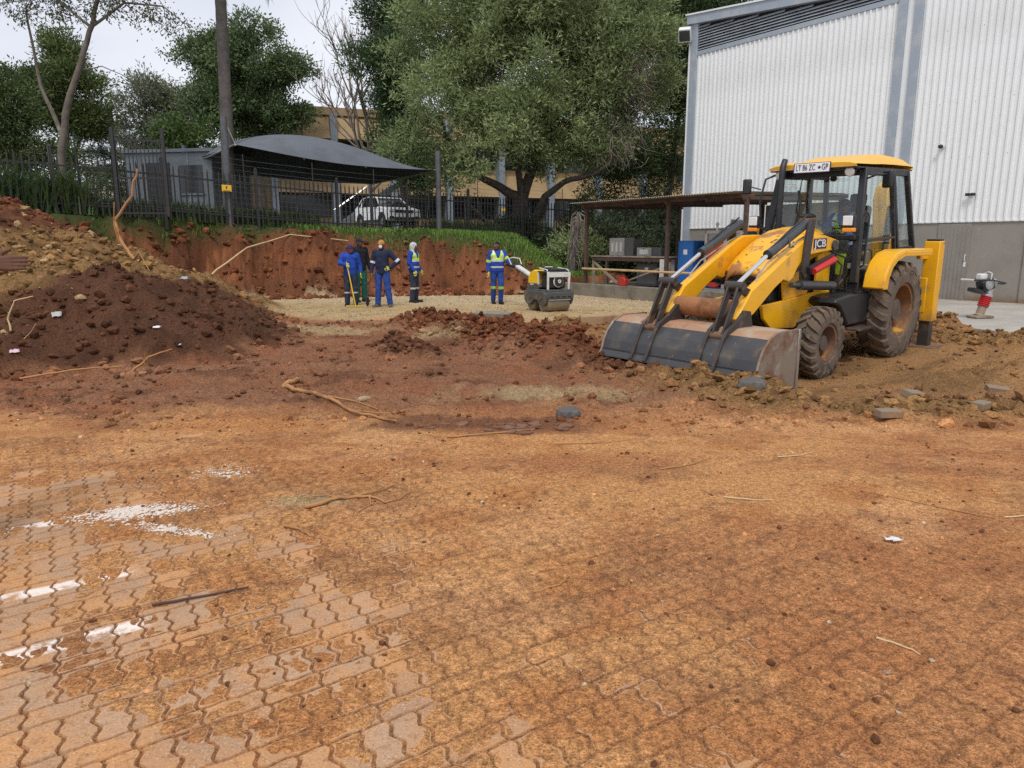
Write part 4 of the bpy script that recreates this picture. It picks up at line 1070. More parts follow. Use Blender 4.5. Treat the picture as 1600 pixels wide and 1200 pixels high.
q.build('fibres', m_dry, sp_)['kind'] = 'stuff'
V, F = [], []
# strappy plants behind the fence, hedge tufts, grass
def blades(pts, h, w, lean, seg=2):
    n = len(pts); a = RNG.uniform(0, 2 * math.pi, n); d = np.stack([np.cos(a), np.sin(a), np.zeros(n)], 1); s = np.stack([-np.sin(a), np.cos(a), np.zeros(n)], 1)
    hh = h * RNG.uniform(.55, 1.3, n)[:, None]; ww = w * RNG.uniform(.7, 1.3, n)[:, None]; ln = lean * RNG.uniform(.2, 1.2, n)[:, None] * hh
    up_ = np.array((0, 0, 1.0))
    b0, b1 = pts - s * ww / 2, pts + s * ww / 2
    m = pts + up_ * hh * .65 + d * ln * .35; m0, m1 = m - s * ww * .45, m + s * ww * .45
    tip = pts + up_ * hh * .92 + d * ln
    V = np.stack([b0, b1, m1, m0, tip], 1).reshape(-1, 3); i = np.arange(n)[:, None] * 5
    return V, [i + np.array((0, 1, 2, 3)), i + np.array((3, 2, 4))]
def stuff_blades(name, label, cat, pts, h, w, lean, m, structure=False):
    V, F = blades(pts, h, w, lean); o = link(name, np_mesh(name, V, F, False), m)
    return tag(o, label, cat, kind='stuff')
def scatter_line(k0, k1, n0, n1, num):
    k = RNG.uniform(k0, k1, num); nn = RNG.uniform(n0, n1, num); p = FA[None] + FD[None] * k[:, None] + FNn[None] * nn[:, None]
    p[:, 2] = [fz(q) for q in k]; return p
stuff_blades('strappy_plants', 'mass of tall strap-leaved plants behind the left fence', 'plants', np.concatenate([scatter_line(-1, 9.4, -2.4, -.15, 3600), scatter_line(7.0, 9.6, -.6, .1, 500)]), 1.15, .045, .75, L_strap)
stuff_blades('hedge_grass', 'low clumps of strap-leaved plants behind the fence under the carport', 'plants', np.concatenate([scatter_line(9.4, 16.6, -1.6, -.2, 2600), scatter_line(21.6, 29.5, -1.8, -.2, 2600)]), .62, .035, .7, L_strap)
gx, gy = RNG.uniform(-13.5, 4.2, 75000), RNG.uniform(17.5, 36, 75000)
d_, s_, _ = polydist(gx, gy, FOOT); sd_ = d_ * s_; nz = fbm(gx, gy, .8, 4, 81)
fk = (gx - FA[0]) * FNn[0] + (gy - FA[1]) * FNn[1]
ok = ((sd_ + .9 * (nz - .5) > 1.45) | ((gx > -.4) & (sd_ + .6 * (nz - .5) > .75))) & (fk > -.8) & (vnoise(gx * 2.2, gy * 2.2, 5) > np.where(gx < -7.5, .62, np.where(gx < -1.5, .25, .08)))
gx, gy = gx[ok], gy[ok]
stuff_blades('grass', 'bright green grass along the top of the bank and down its right slope', 'grass', np.stack([gx, gy, height(gx, gy) - .02], 1), .19, .022, .8, L_grass)
wx, wy = RNG.uniform(-9.5, 3, 700), RNG.uniform(20, 27, 700); d_, s_, _ = polydist(wx, wy, FOOT); ok = (d_ * s_ > .9) & (d_ * s_ < 2.2) & (vnoise(wx * 1.5, wy * 1.5, 9) > .6)
C = np.stack([wx[ok], wy[ok], height(wx[ok], wy[ok]) + .08], 1); C = np.repeat(C, 26, 0) + RNG.normal(size=(ok.sum() * 26, 3)) * np.array((.12, .12, .07))
D = unit(len(C)) + np.array((0, 0, .6)); D /= np.linalg.norm(D, axis=1, keepdims=True); V, F = leaf_quads(C, D, .1, .05)
tag(link('weeds', np_mesh('weeds', V, F, False), L_mid), 'small leafy weeds sprouting on the edge of the bank', 'weeds', kind='stuff')
# ================================================================== backhoe loader
MUDC = (.27, .125, .055)
m_yel = MT('machine_yellow', (.86, .43, .010), .38, 0, [((.76, .37, .015), 2.2, .5, .8), ((.45, .22, .05), 9, .64, .78), ((.52, .27, .06), 3.4, .60, .74), ((.20, .11, .05), 22, .68, .76)], mud=(MUDC, .30, .66, .45), coat=.15)
m_yel_mud = MT('muddy_yellow', (.84, .42, .012), .45, 0, [((.40, .17, .055), 3.2, .50, .62), ((.14, .06, .03), 11, .58, .68)])
m_yelroof = MT('roof_yellow', (.80, .44, .05), .45, 0, [((.66, .36, .06), 1.6, .45, .8)], coat=.1)
m_mblack = MT('machine_black', (.018, .018, .020), .45, 0, [((.07, .055, .045), 4, .58, .8)], mud=((.20, .11, .06), .25, .65, .4))
m_ram = MT('ram_grey', (.055, .060, .068), .42, .2, [((.14, .11, .085), 5, .58, .75)])
m_link = MT('link_steel', (.05, .042, .038), .55, .2, [((.17, .10, .06), 5, .5, .72)])
m_chrome = MT('chrome_rod', (.75, .76, .78), .12, 1.0)
m_rub = MT('muddy_rubber', (.125, .092, .066), .92, 0, [((.05, .042, .035), 4, .48, .70), ((.21, .145, .092), 7, .50, .70)], bump=(30, .35, .008))
m_rim = MT('rusty_rim', (.27, .12, .045), .8, 0, [((.14, .075, .045), 4, .40, .62), ((.55, .27, .03), 2.2, .62, .72)])
m_rimf = MT('muddy_rim', (.17, .095, .055), .85, 0, [((.10, .05, .03), 5, .45, .7), ((.35, .16, .04), 3, .62, .75)])
m_hub = MT('hub_iron', (.085, .07, .06), .7, 0, [((.19, .12, .075), 5, .45, .7)])
m_bucket = MT('bucket_steel', (.062, .062, .066), .45, .35, [((.115, .10, .085), 3, .45, .72), ((.19, .115, .065), 6, .58, .74), ((.30, .30, .30), 28, .68, .74)])
m_buckettop = MT('bucket_mud_top', (.36, .20, .115), .85, 0, [((.40, .32, .23), 3, .45, .65), ((.24, .11, .055), 6, .55, .72)], bump=(18, .4, .01))
m_bucketside = MT('bucket_side', (.27, .215, .165), .6, .3, [((.20, .10, .055), 2.4, .45, .62), ((.38, .34, .29), 5, .55, .75)])
m_edge = MT('worn_edge', (.50, .48, .45), .35, .8, [((.25, .2, .16), 6, .5, .7)])
m_mudtube = MT('mud_caked_tube', (.34, .145, .06), .9, 0, [((.17, .075, .035), 5, .45, .66), ((.50, .27, .05), 3, .62, .72)], bump=(14, .6, .02))
m_glass = glass('cab_glass', (.93, .965, .96), .02, .05)
m_lens = MT('lamp_lens', (.75, .75, .72), .15)
m_amber = MT('amber_lens', (.85, .30, .01), .25)
m_red = MT('red_strut', (.55, .02, .025), .4)
m_plate = MT('number_plate', (.74, .75, .78), .4)
m_text = MT('plate_text', (.02, .02, .05), .5)
m_textw = MT('white_lettering', (.82, .82, .80), .5)
m_seat = MT('seat_cloth', (.025, .027, .03), .85)
m_sticker = MT('lime_sticker', (.42, .60, .03), .6)

bh = empty('backhoe_loader', (0, 0, 0), 0, 'yellow backhoe loader with muddy tyres and its front bucket lowered to the soil', 'backhoe loader')
bh.matrix_world = MACH
def bb(name, mats, bevel=.008, parent=None, **k): # finisher for the current builder
    global q
    o = q.build(name, mats, parent or bh, bevel=bevel, **k); q = MB(); return o
q = MB()
# ---- wheels
def wheel(cx, cy, cz, Rr, W, rr, lugs, sgn, rim_m, lugh):
    w = empty('wheel', (cx, cy, cz)); w.parent = bh
    h = W / 2; mb = MB()
    prof = [(rr, -h * .72), (rr + .025, -h * .92), (rr + .5 * (Rr - rr), -h), (Rr - .085, -h * .95), (Rr - .045, -h * .72), (Rr - .035, 0), (Rr - .045, h * .72), (Rr - .085, h * .95), (rr + .5 * (Rr - rr), h), (rr + .025, h * .92), (rr, h * .72)]
    mb.lathe(prof, (0, 0, 0), (0, 1, 0), 48, closed=True)
    pitch = 2 * math.pi / lugs
    for k in range(lugs):
        for sd in (-1, 1):
            a0 = k * pitch + (pitch / 2 if sd > 0 else 0)
            sec = []
            for (yf, ro, ri, sk) in [(-.06, 0, -.05, 0), (.45, 0, -.05, .55), (.86, -.012, -.07, .85), (1.02, -.075, -.13, 1.0)]:
                a = a0 - sk * pitch * .8; hw = pitch * (.22 + .05 * yf)
                sec.append([(np.array((math.cos(a + e) * (Rr + dr), sd * yf * h, math.sin(a + e) * (Rr + dr)))) for e, dr in ((-hw, ri), (-hw * .75, ro), (hw * .75, ro), (hw, ri))])
            V = [p for s_ in sec for p in s_]; F = []
            for i in range(3):
                for j in range(3): F.append((i * 4 + j, i * 4 + j + 1, i * 4 + j + 5, i * 4 + j + 4))
            F += [(0, 1, 2, 3), (15, 14, 13, 12)]
            if sd < 0: F = [f[::-1] for f in F]
            mb.add(V, F)
    mb.build('tyre', m_rub, w, angle=40)
    mb = MB(); g = sgn
    mb.lathe([(rr + .012, g * h * .74), (rr + .012, g * h * .8), (rr - .02, g * h * .78), (rr - .035, g * h * .3), (rr - .05, -g * h * .15), (rr * .62, -g * h * .3), (rr * .5, -g * h * .2), (.01, -g * h * .2)], (0, 0, 0), (0, 1, 0), 32, cap0=False)
    mb.lathe([(rr + .01, -g * h * .74), (rr - .04, -g * h * .5), (.02, -g * h * .45)], (0, 0, 0), (0, 1, 0), 24, cap0=False)
    mb.build('rim', rim_m, w, angle=30)
    mb = MB(); mb.lathe([(rr * .46, -g * h * .25), (rr * .44, g * h * .32), (rr * .40, g * h * .48), (.01, g * h * .50)], (0, 0, 0), (0, 1, 0), 20 if lugs > 18 else 8)
    hb = mb.build('hub', m_hub, w, bevel=.006)
    for k in range(8):
        a = k * math.pi / 4; r_ = rr * .56
        mb = MB(); mb.cyl((r_ * math.cos(a), -g * h * .3, r_ * math.sin(a)), (r_ * math.cos(a), -g * h * .12, r_ * math.sin(a)), .018, n=6); mb.build('wheel_nut', m_hub, w)
    return w
for s_ in (1, -1):
    wheel(0, .86 * s_, .695, .715, .43, .385, 20, s_, m_rim, .05)
    wheel(2.167, .86 * s_, .463, .475, .31, .245, 20, s_, m_rimf, .035)
# ---- chassis
q.prism([(-.95, .62), (1.0, .62), (1.25, .66), (2.75, .70), (2.9, .84), (2.9, .95), (1.15, 1.02), (-.95, 1.0)], 'y', -.38, .38); bb('chassis', m_mblack)
for s_ in (1, -1):
    q.prism([(1.1, .92), (1.24, .66), (1.74, .74), (1.82, .66), (2.08, .60), (2.66, .66), (2.84, .80), (2.9, .98), (2.3, 1.0), (1.7, 1.04), (1.1, 1.04)], 'y', .40 * s_, .45 * s_); bb('chassis_side_plate', m_yel)
    q.prism([(1.72, 1.04), (2.34, 1.0), (2.42, 1.32), (2.2, 1.34), (1.98, 1.36), (1.95, 1.12), (1.7, 1.10)], 'y', .40 * s_, .43 * s_); bb('engine_side_panel', m_yel)
    q.prism([(1.12, 1.04), (1.5, 1.04), (1.5, 1.55), (1.25, 1.62), (1.12, 1.6)], 'y', .40 * s_, .44 * s_); bb('loader_tower', m_yel)
q.b2((1.1, -.36, .95), (2.3, .36, 1.5)); bb('engine_block', m_mblack, .03)
q.cyl((2.167, -.72, .463), (2.167, .72, .463), .085, n=12); q.b2((2.0, -.3, .38), (2.33, .3, .62)); bb('front_axle', m_mblack, .01)
q.cyl((0, -.66, .695), (0, .66, .695), .13, n=12); bb('rear_axle', m_mblack, .01)
# ---- bonnet with grille
bx = [(1.32, 1.93, .41), (1.6, 1.90, .42), (2.0, 1.76, .41), (2.35, 1.60, .39), (2.58, 1.47, .35), (2.64, 1.40, .30)]
P = []
for (x, z, hw) in bx:
    row = []
    for k in range(13):
        a = -1 + 2 * k / 12
        e = abs(a) ** 5
        row.append((x - .06 * abs(a) ** 4, hw * a, z - .04 * abs(a) ** 2 - (.09 * e)))
    lo = 1.42 if x < 2.1 else 1.30
    row = [(row[0][0], row[0][1] * 1.02, min(row[0][2] - .05, lo + .12 * (x < 1.9)))] + row + [(row[-1][0], row[-1][1] * 1.02, min(row[-1][2] - .05, lo + .12 * (x < 1.9)))]
    P.append(row)
front = [(p[0] + .015, p[1] * .98, p[2] - .07) for p in P[-1]]; P.append(front)
q.grid(np.array(P)[::-1]); bonnet = q.build('bonnet', m_yel_mud, bh, angle=50, solid=.012); q = MB()
q.prism([(2.3, .88), (2.56, .88), (2.60, 1.36), (2.3, 1.48)], 'y', -.33, .33); bb('grille', m_mblack, .03)
for k in range(7): q.b2((2.585, -.3, .95 + k * .058), (2.605, .3, .965 + k * .058)); q.build('grille_bar', m_ram, bonnet, smooth=False); q = MB()
# ---- loader arms, rams and links
ARM = [(1.15, 1.74), (1.55, 1.82), (1.98, 1.82), (2.14, 1.77), (3.34, 1.21), (3.64, .89), (3.55, .82), (3.26, .92), (2.80, 1.20), (2.60, 1.29), (2.47, 1.25), (2.36, 1.29), (2.26, 1.42), (2.08, 1.57), (1.15, 1.62)]
for s_ in (1, -1):
    y0 = .49 * s_
    q.prism(ARM, 'y', y0 - .06, y0 + .06); arm = bb('loader_arm', m_yel, .014)
    q.cyl((1.3, y0 - .09, 1.68), (1.3, y0 + .09, 1.68), .07, n=14); q.build('pivot_boss', m_ram, arm); q = MB()
    q.tube([(1.9, y0 + .0, 1.86), (2.4, y0 + .02, 1.72), (2.95, y0 + .02, 1.52), (3.1, y0 - .02, 1.36), (3.3, y0 + .03, 1.1)], .011, 6, flat=1); q.build('hose', m_edge, arm); q = MB()
    if s_ > 0: pass
    # bell-crank lever
    q.prism([(1.94, 2.03), (2.06, 2.05), (2.14, 1.88), (2.20, 1.36), (2.14, 1.28), (2.06, 1.32), (2.02, 1.60)], 'y', y0 + s_ * .065, y0 + s_ * .105); bb('bellcrank_lever', m_link, .006)
    # tilt ram
    A_, B_, C_ = np.array((1.98, y0, 1.99)), np.array((2.92, y0, 1.62)), np.array((3.62, y0, 1.285))
    q.tube([A_, A_ + (B_ - A_) * .06, A_ + (B_ - A_) * .94, B_], [.06, .058, .058, .065], 16); ram = bb('tilt_ram', m_ram, 0)
    q.cyl(B_, C_, .028, n=12); q.build('ram_rod', m_chrome, ram); q = MB()
    q.tube([A_ + np.array((.05, 0, .08)), A_ + (B_ - A_) * .5 + np.array((0, 0, .09)), B_ + np.array((-.08, 0, .085))], .013, 6); q.tube([A_ + (B_ - A_) * .55 + np.array((0, .05 * s_, .04)), A_ + (B_ - A_) * .62 + np.array((0, .09 * s_, -.06)), A_ + (B_ - A_) * .5 + np.array((0, .08 * s_, -.1))], .013, 6); q.build('ram_hose', m_mblack, ram); q = MB()
    # joint, short link back to the arm, long twin link to the bucket
    q.cyl(C_ - np.array((0, .12, 0)), C_ + np.array((0, .12, 0)), .058, n=14); jn = bb('tilt_pin', m_link, .004)
    q.bar(C_, (3.08, y0 + .02 * s_, 1.08), .05, .10); q.build('tipping_link', m_mblack, bh, bevel=.008); q = MB()
    D_ = np.array((3.92, y0, .72))
    for o_ in (-.065, .065):
        q.bar(C_ + np.array((0, o_, 0)), D_ + np.array((0, o_, 0)), .028, .10)
        q.build('bucket_link', m_link, bh, bevel=.006); q = MB()
    q.cyl(D_ - np.array((0, .12, 0)), D_ + np.array((0, .12, 0)), .05, n=14); bb('bucket_pin', m_rimf, .004)
    # lift ram and red safety strut
    q.tube([(1.36, y0 + .12 * s_, 1.13), (2.3, y0 + .12 * s_, 1.205)], .062, 14); lr = bb('lift_ram', m_ram, 0)
    q.cyl((2.3, y0 + .12 * s_, 1.205), (2.52, y0 + .12 * s_, 1.225), .035, n=10); q.build('ram_rod', m_ram, lr); q = MB()
    q.bar((1.45, y0 + .13 * s_, 1.53), (2.1, y0 + .13 * s_, 1.38), .06, .10); ss = bb('strut_bracket', m_mblack, .006)
    q.cyl((1.50, y0 + .18 * s_, 1.50), (2.06, y0 + .18 * s_, 1.37), .042, n=10); q.build('safety_strut', m_red, ss); q = MB()
    for (k, pts) in enumerate([[(1.2, .50, 1.52), (1.15, .62, 1.40), (1.22, .62, 1.12), (1.36, .60, 1.16)], [(1.3, .5, 1.6), (1.1, .64, 1.5), (1.05, .60, 1.2), (1.25, .56, 1.02)], [(1.5, .44, 1.80), (1.25, .52, 1.86), (1.12, .52, 1.72)]]):
        q.tube([(a_, b_ * s_, c_) for a_, b_, c_ in pts], .016, 6); q.build('hydraulic_hose', m_mblack, bh); q = MB()
# cross tube caked in mud
q.cyl((3.42, -.46, .97), (3.42, .46, .97), .125, n=20); bb('cross_tube', m_mudtube, .01)
# ---- bucket, rolled forward with its mouth to the rear
BW = 1.13
shell = [(3.32, .785), (3.58, .80), (3.74, .80), (3.90, .745), (4.03, .635), (4.10, .52), (4.135, .41), (4.20, .33), (4.08, .275), (3.36, .07)]
inner = [(3.36, .10), (4.04, .31), (4.10, .40), (4.06, .51), (3.99, .61), (3.87, .71), (3.73, .765), (3.58, .765), (3.32, .755)]
q = MB(); n_ = len(shell)
for i in range(n_ - 1):
    (x0, z0), (x1, z1) = shell[i], shell[i + 1]
    mi = 1 if i < 3 else 0
    seg_n = 10
    for k in range(seg_n):
        ya, yb = -BW + 2 * BW * k / seg_n, -BW + 2 * BW * (k + 1) / seg_n
        q.add([(x0, ya, z0), (x1, ya, z1), (x1, yb, z1), (x0, yb, z0)], [(0, 1, 2, 3)], mi)
for i in range(len(inner) - 1):
    (x0, z0), (x1, z1) = inner[i], inner[i + 1]
    q.add([(x0, -BW, z0), (x1, -BW, z1), (x1, BW, z1), (x0, BW, z0)], [(0, 1, 2, 3)], 0)
bucket = q.build('bucket', [m_bucket, m_buckettop], bh, angle=50); q = MB()
for s_ in (1, -1):
    q.prism([(3.28, .80), (3.60, .815), (3.76, .812), (3.92, .755), (4.05, .64), (4.12, .52), (4.155, .41), (4.215, .33), (4.09, .265), (3.32, .045)], 'y', s_ * BW, s_ * (BW + .028)); q.build('side_plate', m_bucketside, bucket, bevel=.004); q = MB()
    q.b2((3.25, s_ * (BW + .012) - .03, .06), (3.30, s_ * (BW + .012) + .03, .80)); q.build('side_edge', m_edge, bucket, bevel=.004); q = MB()
    y0 = .49 * s_
    for o_ in (-.115, .115):
        q.prism([(3.40, .78), (3.46, .98), (3.58, 1.0), (3.72, .90), (3.95, .79), (4.02, .70), (4.13, .50), (4.225, .34), (4.19, .325), (4.09, .48), (3.98, .62), (3.80, .74)], 'y', y0 + o_ - .022, y0 + o_ + .022); q.build('hinge_rib', m_link, bucket, bevel=.003); q = MB()
q.prism([(4.20, .335), (4.235, .325), (3.40, .03), (3.34, .06)], 'y', -BW - .02, BW + .02); q.build('cutting_edge', m_bucket, bucket, bevel=.004); q = MB()
q.b2((4.125, -BW, .335), (4.15, BW, .42)); q.build('wear_strip', m_bucket, bucket, bevel=.004); q = MB()
# ---- cab
def cy(z): return .74 - .12 * (z - 1.15) / 1.55
CABF = lambda z: 1.02 - .30 * (z - 1.15) / 1.55      # windscreen line
CABR = lambda z: -1.02 + .28 * (z - 1.55) / 1.15
for s_ in (1, -1):
    q.bar((CABF(1.15), s_ * cy(1.15), 1.15), (CABF(2.72), s_ * cy(2.72), 2.72), .07, .10, up=(0, 1, 0)); bb('front_pillar', m_mblack, .012)
    q.bar((-.40, s_ * (cy(1.5) + .005), 1.5), (-.20, s_ * (cy(2.72) + .005), 2.72), .06, .09, up=(0, 1, 0)); bb('middle_pillar', m_mblack, .012)
    q.bar((CABR(1.5), s_ * cy(1.5), 1.5), (CABR(2.72), s_ * cy(2.72), 2.72), .06, .08, up=(0, 1, 0)); bb('rear_pillar', m_mblack, .012)
    q.bar((.72, s_ * cy(2.68), 2.68), (-.74, s_ * cy(2.68), 2.68), .06, .09); bb('roof_rail', m_mblack, .008)
    q.bar((-.38, s_ * cy(1.56), 1.55), (-1.03, s_ * cy(1.56), 1.55), .05, .08); bb('rear_sill', m_mblack, .008)
    # door leaf: frame bars + two panes
    dz = [(.97, 1.0), (.22, 1.0), (-.02, 1.18), (-.30, 1.50), (-.20, 2.64), (.70, 2.64)]
    pts = [(x, s_ * (cy(z) + .012), z) for x, z in dz]
    mb = MB()
    for i in range(6): mb.bar(pts[i], pts[(i + 1) % 6], .035, .055, up=(0, 1, .01))
    mb.bar((.83, s_ * (cy(1.72) + .012), 1.72), (-.26, s_ * (cy(1.72) + .012), 1.74), .035, .07, up=(0, 1, .01))
    door = mb.build('door', m_mblack, bh, bevel=.006)
    for nm, pl in (('upper_pane', [(.82, 1.76), (-.26, 1.78), (-.20, 2.62), (.68, 2.62)]), ('lower_pane', [(.94, 1.03), (.23, 1.03), (0, 1.2), (-.26, 1.52), (-.25, 1.70), (.84, 1.69)])):
        mb = MB(); mb.add([(x, s_ * cy(z), z) for x, z in pl], [tuple(range(len(pl)))]); mb.build(nm, m_glass, door, smooth=False, solid=.006)
    mb = MB(); mb.tube([(.62, s_ * (cy(1.55) + .03), 1.60), (.62, s_ * (cy(1.5) + .07), 1.58), (.60, s_ * (cy(1.3) + .07), 1.25), (.60, s_ * (cy(1.3) + .03), 1.22)], .014, 8); mb.tube([(.72, s_ * (cy(1.7) + .03), 2.1), (.78, s_ * (cy(1.7) + .08), 2.05), (.88, s_ * (cy(1.4) + .08), 1.40), (.88, s_ * (cy(1.4) + .03), 1.36)], .014, 8); mb.build('grab_handle', m_mblack, door)
    mb = MB(); mb.add([(x, s_ * cy(z), z) for x, z in [(-.30, 1.60), (-.98, 1.60), (-.75, 2.66), (-.14, 2.66)]], [(0, 1, 2, 3)]); mb.build('rear_side_pane', m_glass, bh, smooth=False, solid=.006)
    # step box / tank
    q.prism([(.62, .58), (.62, .98), (1.30, 1.02), (1.66, .99), (1.72, .93), (1.56, .86), (1.30, .58)], 'y', .42 * s_, .84 * s_); bb('side_tank', m_mblack, .03)
    q.b2((.85, .6 * s_, .52), (1.30, 1.0 * s_, .555)) if s_ > 0 else q.b2((.85, -1.0, .52), (1.30, -.6, .555)); bb('step_plate', m_link, .006)
    # fender
    fpath = [(.86, 1.08), (.82, 1.26), (.70, 1.43), (.50, 1.545), (.25, 1.585), (-.80, 1.56)]
    up_ = fpath + [(x - (.045 if i < 3 else .01), z - (.02 if i < 3 else .05)) for i, (x, z) in list(enumerate(fpath))[::-1]]
    q.prism(up_, 'y', .80 * s_, 1.09 * s_); fd = bb('rear_fender', m_yel, .012)
    q.prism([(.84, 1.06), (.80, 1.26), (.68, 1.41), (.48, 1.52), (.25, 1.56), (-.8, 1.53), (-.8, 1.46), (.2, 1.49), (.45, 1.44), (.6, 1.35), (.7, 1.2), (.72, 1.06)], 'y', 1.06 * s_, 1.095 * s_); q.build('fender_lip', m_yel, fd, bevel=.008); q = MB()
    # front lamps with indicators, top lamps, mirrors
    hl = MB(); hl.box((1.24, .71 * s_, 2.0), (.09, .16, .17)); lamp = hl.build('head_lamp', m_mblack, bh, bevel=.015)
    mb = MB(); mb.box((1.292, .71 * s_, 2.01), (.02, .13, .13)); mb.build('lens', m_lens, lamp, bevel=.008)
    mb = MB(); mb.box((1.25, .72 * s_, 1.885), (.10, .15, .055)); mb.build('indicator', m_amber, lamp, bevel=.01)
    mb = MB(); mb.bar((1.2, .70 * s_, 1.96), (.96, .66 * s_, 1.85), .03, .03); mb.build('lamp_arm', m_mblack, lamp)
    mb = MB(); mb.lathe([(.02, -.05), (.06, -.03), (.068, .02), (.05, .035)], (.93, .52 * s_, 2.67), (1, 0, -.25), 16); wl_ = mb.build('work_lamp', m_lens, bh)
    mb = MB(); mb.lathe([(.03, -.09), (.07, -.045), (.072, .0)], (.93, .52 * s_, 2.67), (1, 0, -.25), 16); mb.build('lamp_shell', m_mblack, wl_)
    mb = MB(); mb.ball((-.86, .56 * s_, 2.66), (.06, .06, .05), 10, 6); mb.build('rear_work_lamp', m_mblack, bh)
m_ = MB(); m_.tube([(1.05, -.72, 1.9), (1.08, -.74, 2.3), (1.02, -.70, 2.62), (.9, -.6, 2.68)], .016, 8); m_.tube([(1.07, -.735, 2.47), (1.15, -.88, 2.52)], .012, 6); fm = m_.build('mirror_arm', m_mblack, bh)
m_ = MB(); m_.box((1.16, -.92, 2.52), (.05, .13, .22), rotm('Z', .35)); m_.build('mirror', m_mblack, fm, bevel=.02)
m_ = MB(); m_.tube([(.74, .64, 2.56), (.72, .8, 2.62), (.62, .88, 2.62)], .014, 8); nm_ = m_.build('mirror_arm', m_mblack, bh)
m_ = MB(); m_.box((.60, .90, 2.56), (.06, .17, .24), rotm('Z', -.5)); m_.build('mirror', m_mblack, nm_, bevel=.025)
# windscreen, rear screen, cowl, floor
q.add([(CABF(1.80) + .01, -cy(1.8) + .03, 1.80), (CABF(1.80) + .01, cy(1.8) - .03, 1.80), (CABF(2.68) + .01, cy(2.68) - .03, 2.68), (CABF(2.68) + .01, -cy(2.68) + .03, 2.68)], [(0, 1, 2, 3)]); ws = q.build('windscreen', m_glass, bh, smooth=False, solid=.006); q = MB()
q.tube([(.93, -.05, 1.84), (.84, -.28, 2.15), (.72, -.28, 2.6)], [.016, .014, .008], 6); q.build('wiper', m_mblack, ws); q = MB()
q.add([(CABF(1.1) + .01, s__ * .45, 1.1) if False else p for p in [(CABF(1.05), .44, 1.05), (CABF(1.05), cy(1.05) - .04, 1.05), (CABF(1.78), cy(1.78) - .04, 1.78), (CABF(1.78), .44, 1.78)]], [(0, 1, 2, 3)]); q.build('lower_front_pane', m_glass, bh, smooth=False, solid=.006); q = MB()
q.add([(CABR(1.6) - .01, -.68, 1.6), (CABR(1.6) - .01, .68, 1.6), (CABR(2.66) - .01, .6, 2.66), (CABR(2.66) - .01, -.6, 2.66)], [(3, 2, 1, 0)]); q.build('rear_pane', m_glass, bh, smooth=False, solid=.006); q = MB()
q.b2((.92, -.70, 1.74), (1.02, .70, 1.81)); bb('windscreen_sill', m_mblack, .01)
q.b2((.70, -.60, 2.62), (.78, .60, 2.70)); bb('windscreen_header', m_mblack, .008)
q.b2((-.95, -.66, .92), (1.0, .66, 1.0)); bb('cab_floor', m_mblack, .01)
q.b2((.45, -.45, 1.0), (.98, .40, 1.74)); bb('dashboard', m_mblack, .04)
q.b2((-.95, -.62, 1.0), (-.2, .62, 1.25)); bb('seat_base', m_mblack, .02)
q.box((-.22, 0, 1.42), (.5, .48, .14)); st_ = bb('seat', m_seat, .05)
q.box((-.50, 0, 1.83), (.14, .46, .78), rotm('Y', R(-10))); q.build('backrest', m_seat, st_, bevel=.06); q = MB()
q.box((-.58, 0, 2.30), (.10, .26, .20), rotm('Y', R(-10))); q.build('head_rest', m_seat, st_, bevel=.04); q = MB()
q.tube([(.42, 0, 1.5), (.30, 0, 1.92)], .03, 8); sc_ = bb('steering_column', m_mblack, 0)
q.lathe([(.17, -.012), (.19, -.012), (.19, .012), (.17, .012)], (.29, 0, 1.94), (-.4, 0, 1), 24, closed=True); q.build('steering_wheel', m_mblack, sc_); q = MB()
q.add([(.975, .30, 1.10), (.975, .44, 1.10), (.96, .44, 1.36), (.96, .30, 1.36)], [(0, 1, 2, 3)]); q = MB()
q.b2((1.005, .47, 1.26), (1.015, .60, 1.55)); bb('lime_sticker', m_sticker, 0, smooth=False)
# roof with raised rear part
rp = [(1.02, 2.735), (1.03, 2.80), (.98, 2.83), (.45, 2.87), (.15, 2.94), (-.25, 2.955), (-.75, 2.93), (-.90, 2.88), (-.92, 2.78), (-.88, 2.735)]
P = []
for x, z in rp:
    top = z > 2.76
    row = []
    for k in range(15):
        a = -1 + 2 * k / 14; hw = .655
        row.append((x, hw * a * (1 if not top else .985 - .03 * (z - 2.75) / .2), z - ((z - 2.76) * (abs(a) ** 7) * .85 if top else 0)))
    P.append(row)
q.grid(np.array(P)); q.build('roof', m_yelroof, bh, angle=40); q = MB()
q.b2((-.88, -.645, 2.715), (1.0, .645, 2.733)); bb('roof_lining', m_mblack, 0)
# number plate and lettering
npl = MB(); npl.box((1.045, .02, 2.745), (.012, .52, .125), rotm('Y', R(-6))); plate = npl.build('number_plate', m_plate, bh, bevel=.004)
mb = MB(); mb.box((1.044, .02, 2.745), (.010, .54, .14), rotm('Y', R(-6))); mb.build('plate_border', m_text, plate)
tm = text_mesh('LT 86 ZC', .105, .001); o = link('plate_lettering', tm, m_text, plate, (1.056, -.068, 2.745)); o.rotation_euler = (R(90), 0, R(90)); o.scale = (.70, 1.15, 1)
tm = text_mesh('GP', .105, .001); o = link('plate_lettering', tm, m_text, plate, (1.056, .215, 2.745)); o.rotation_euler = (R(90), 0, R(90)); o.scale = (.70, 1.15, 1)
mb = MB()
for k in range(3):
    a = k * math.pi / 3; mb.box((1.056, .135, 2.745), (.002, .045, .010), rotm('X', a))
mb.build('plate_emblem', m_text, plate)
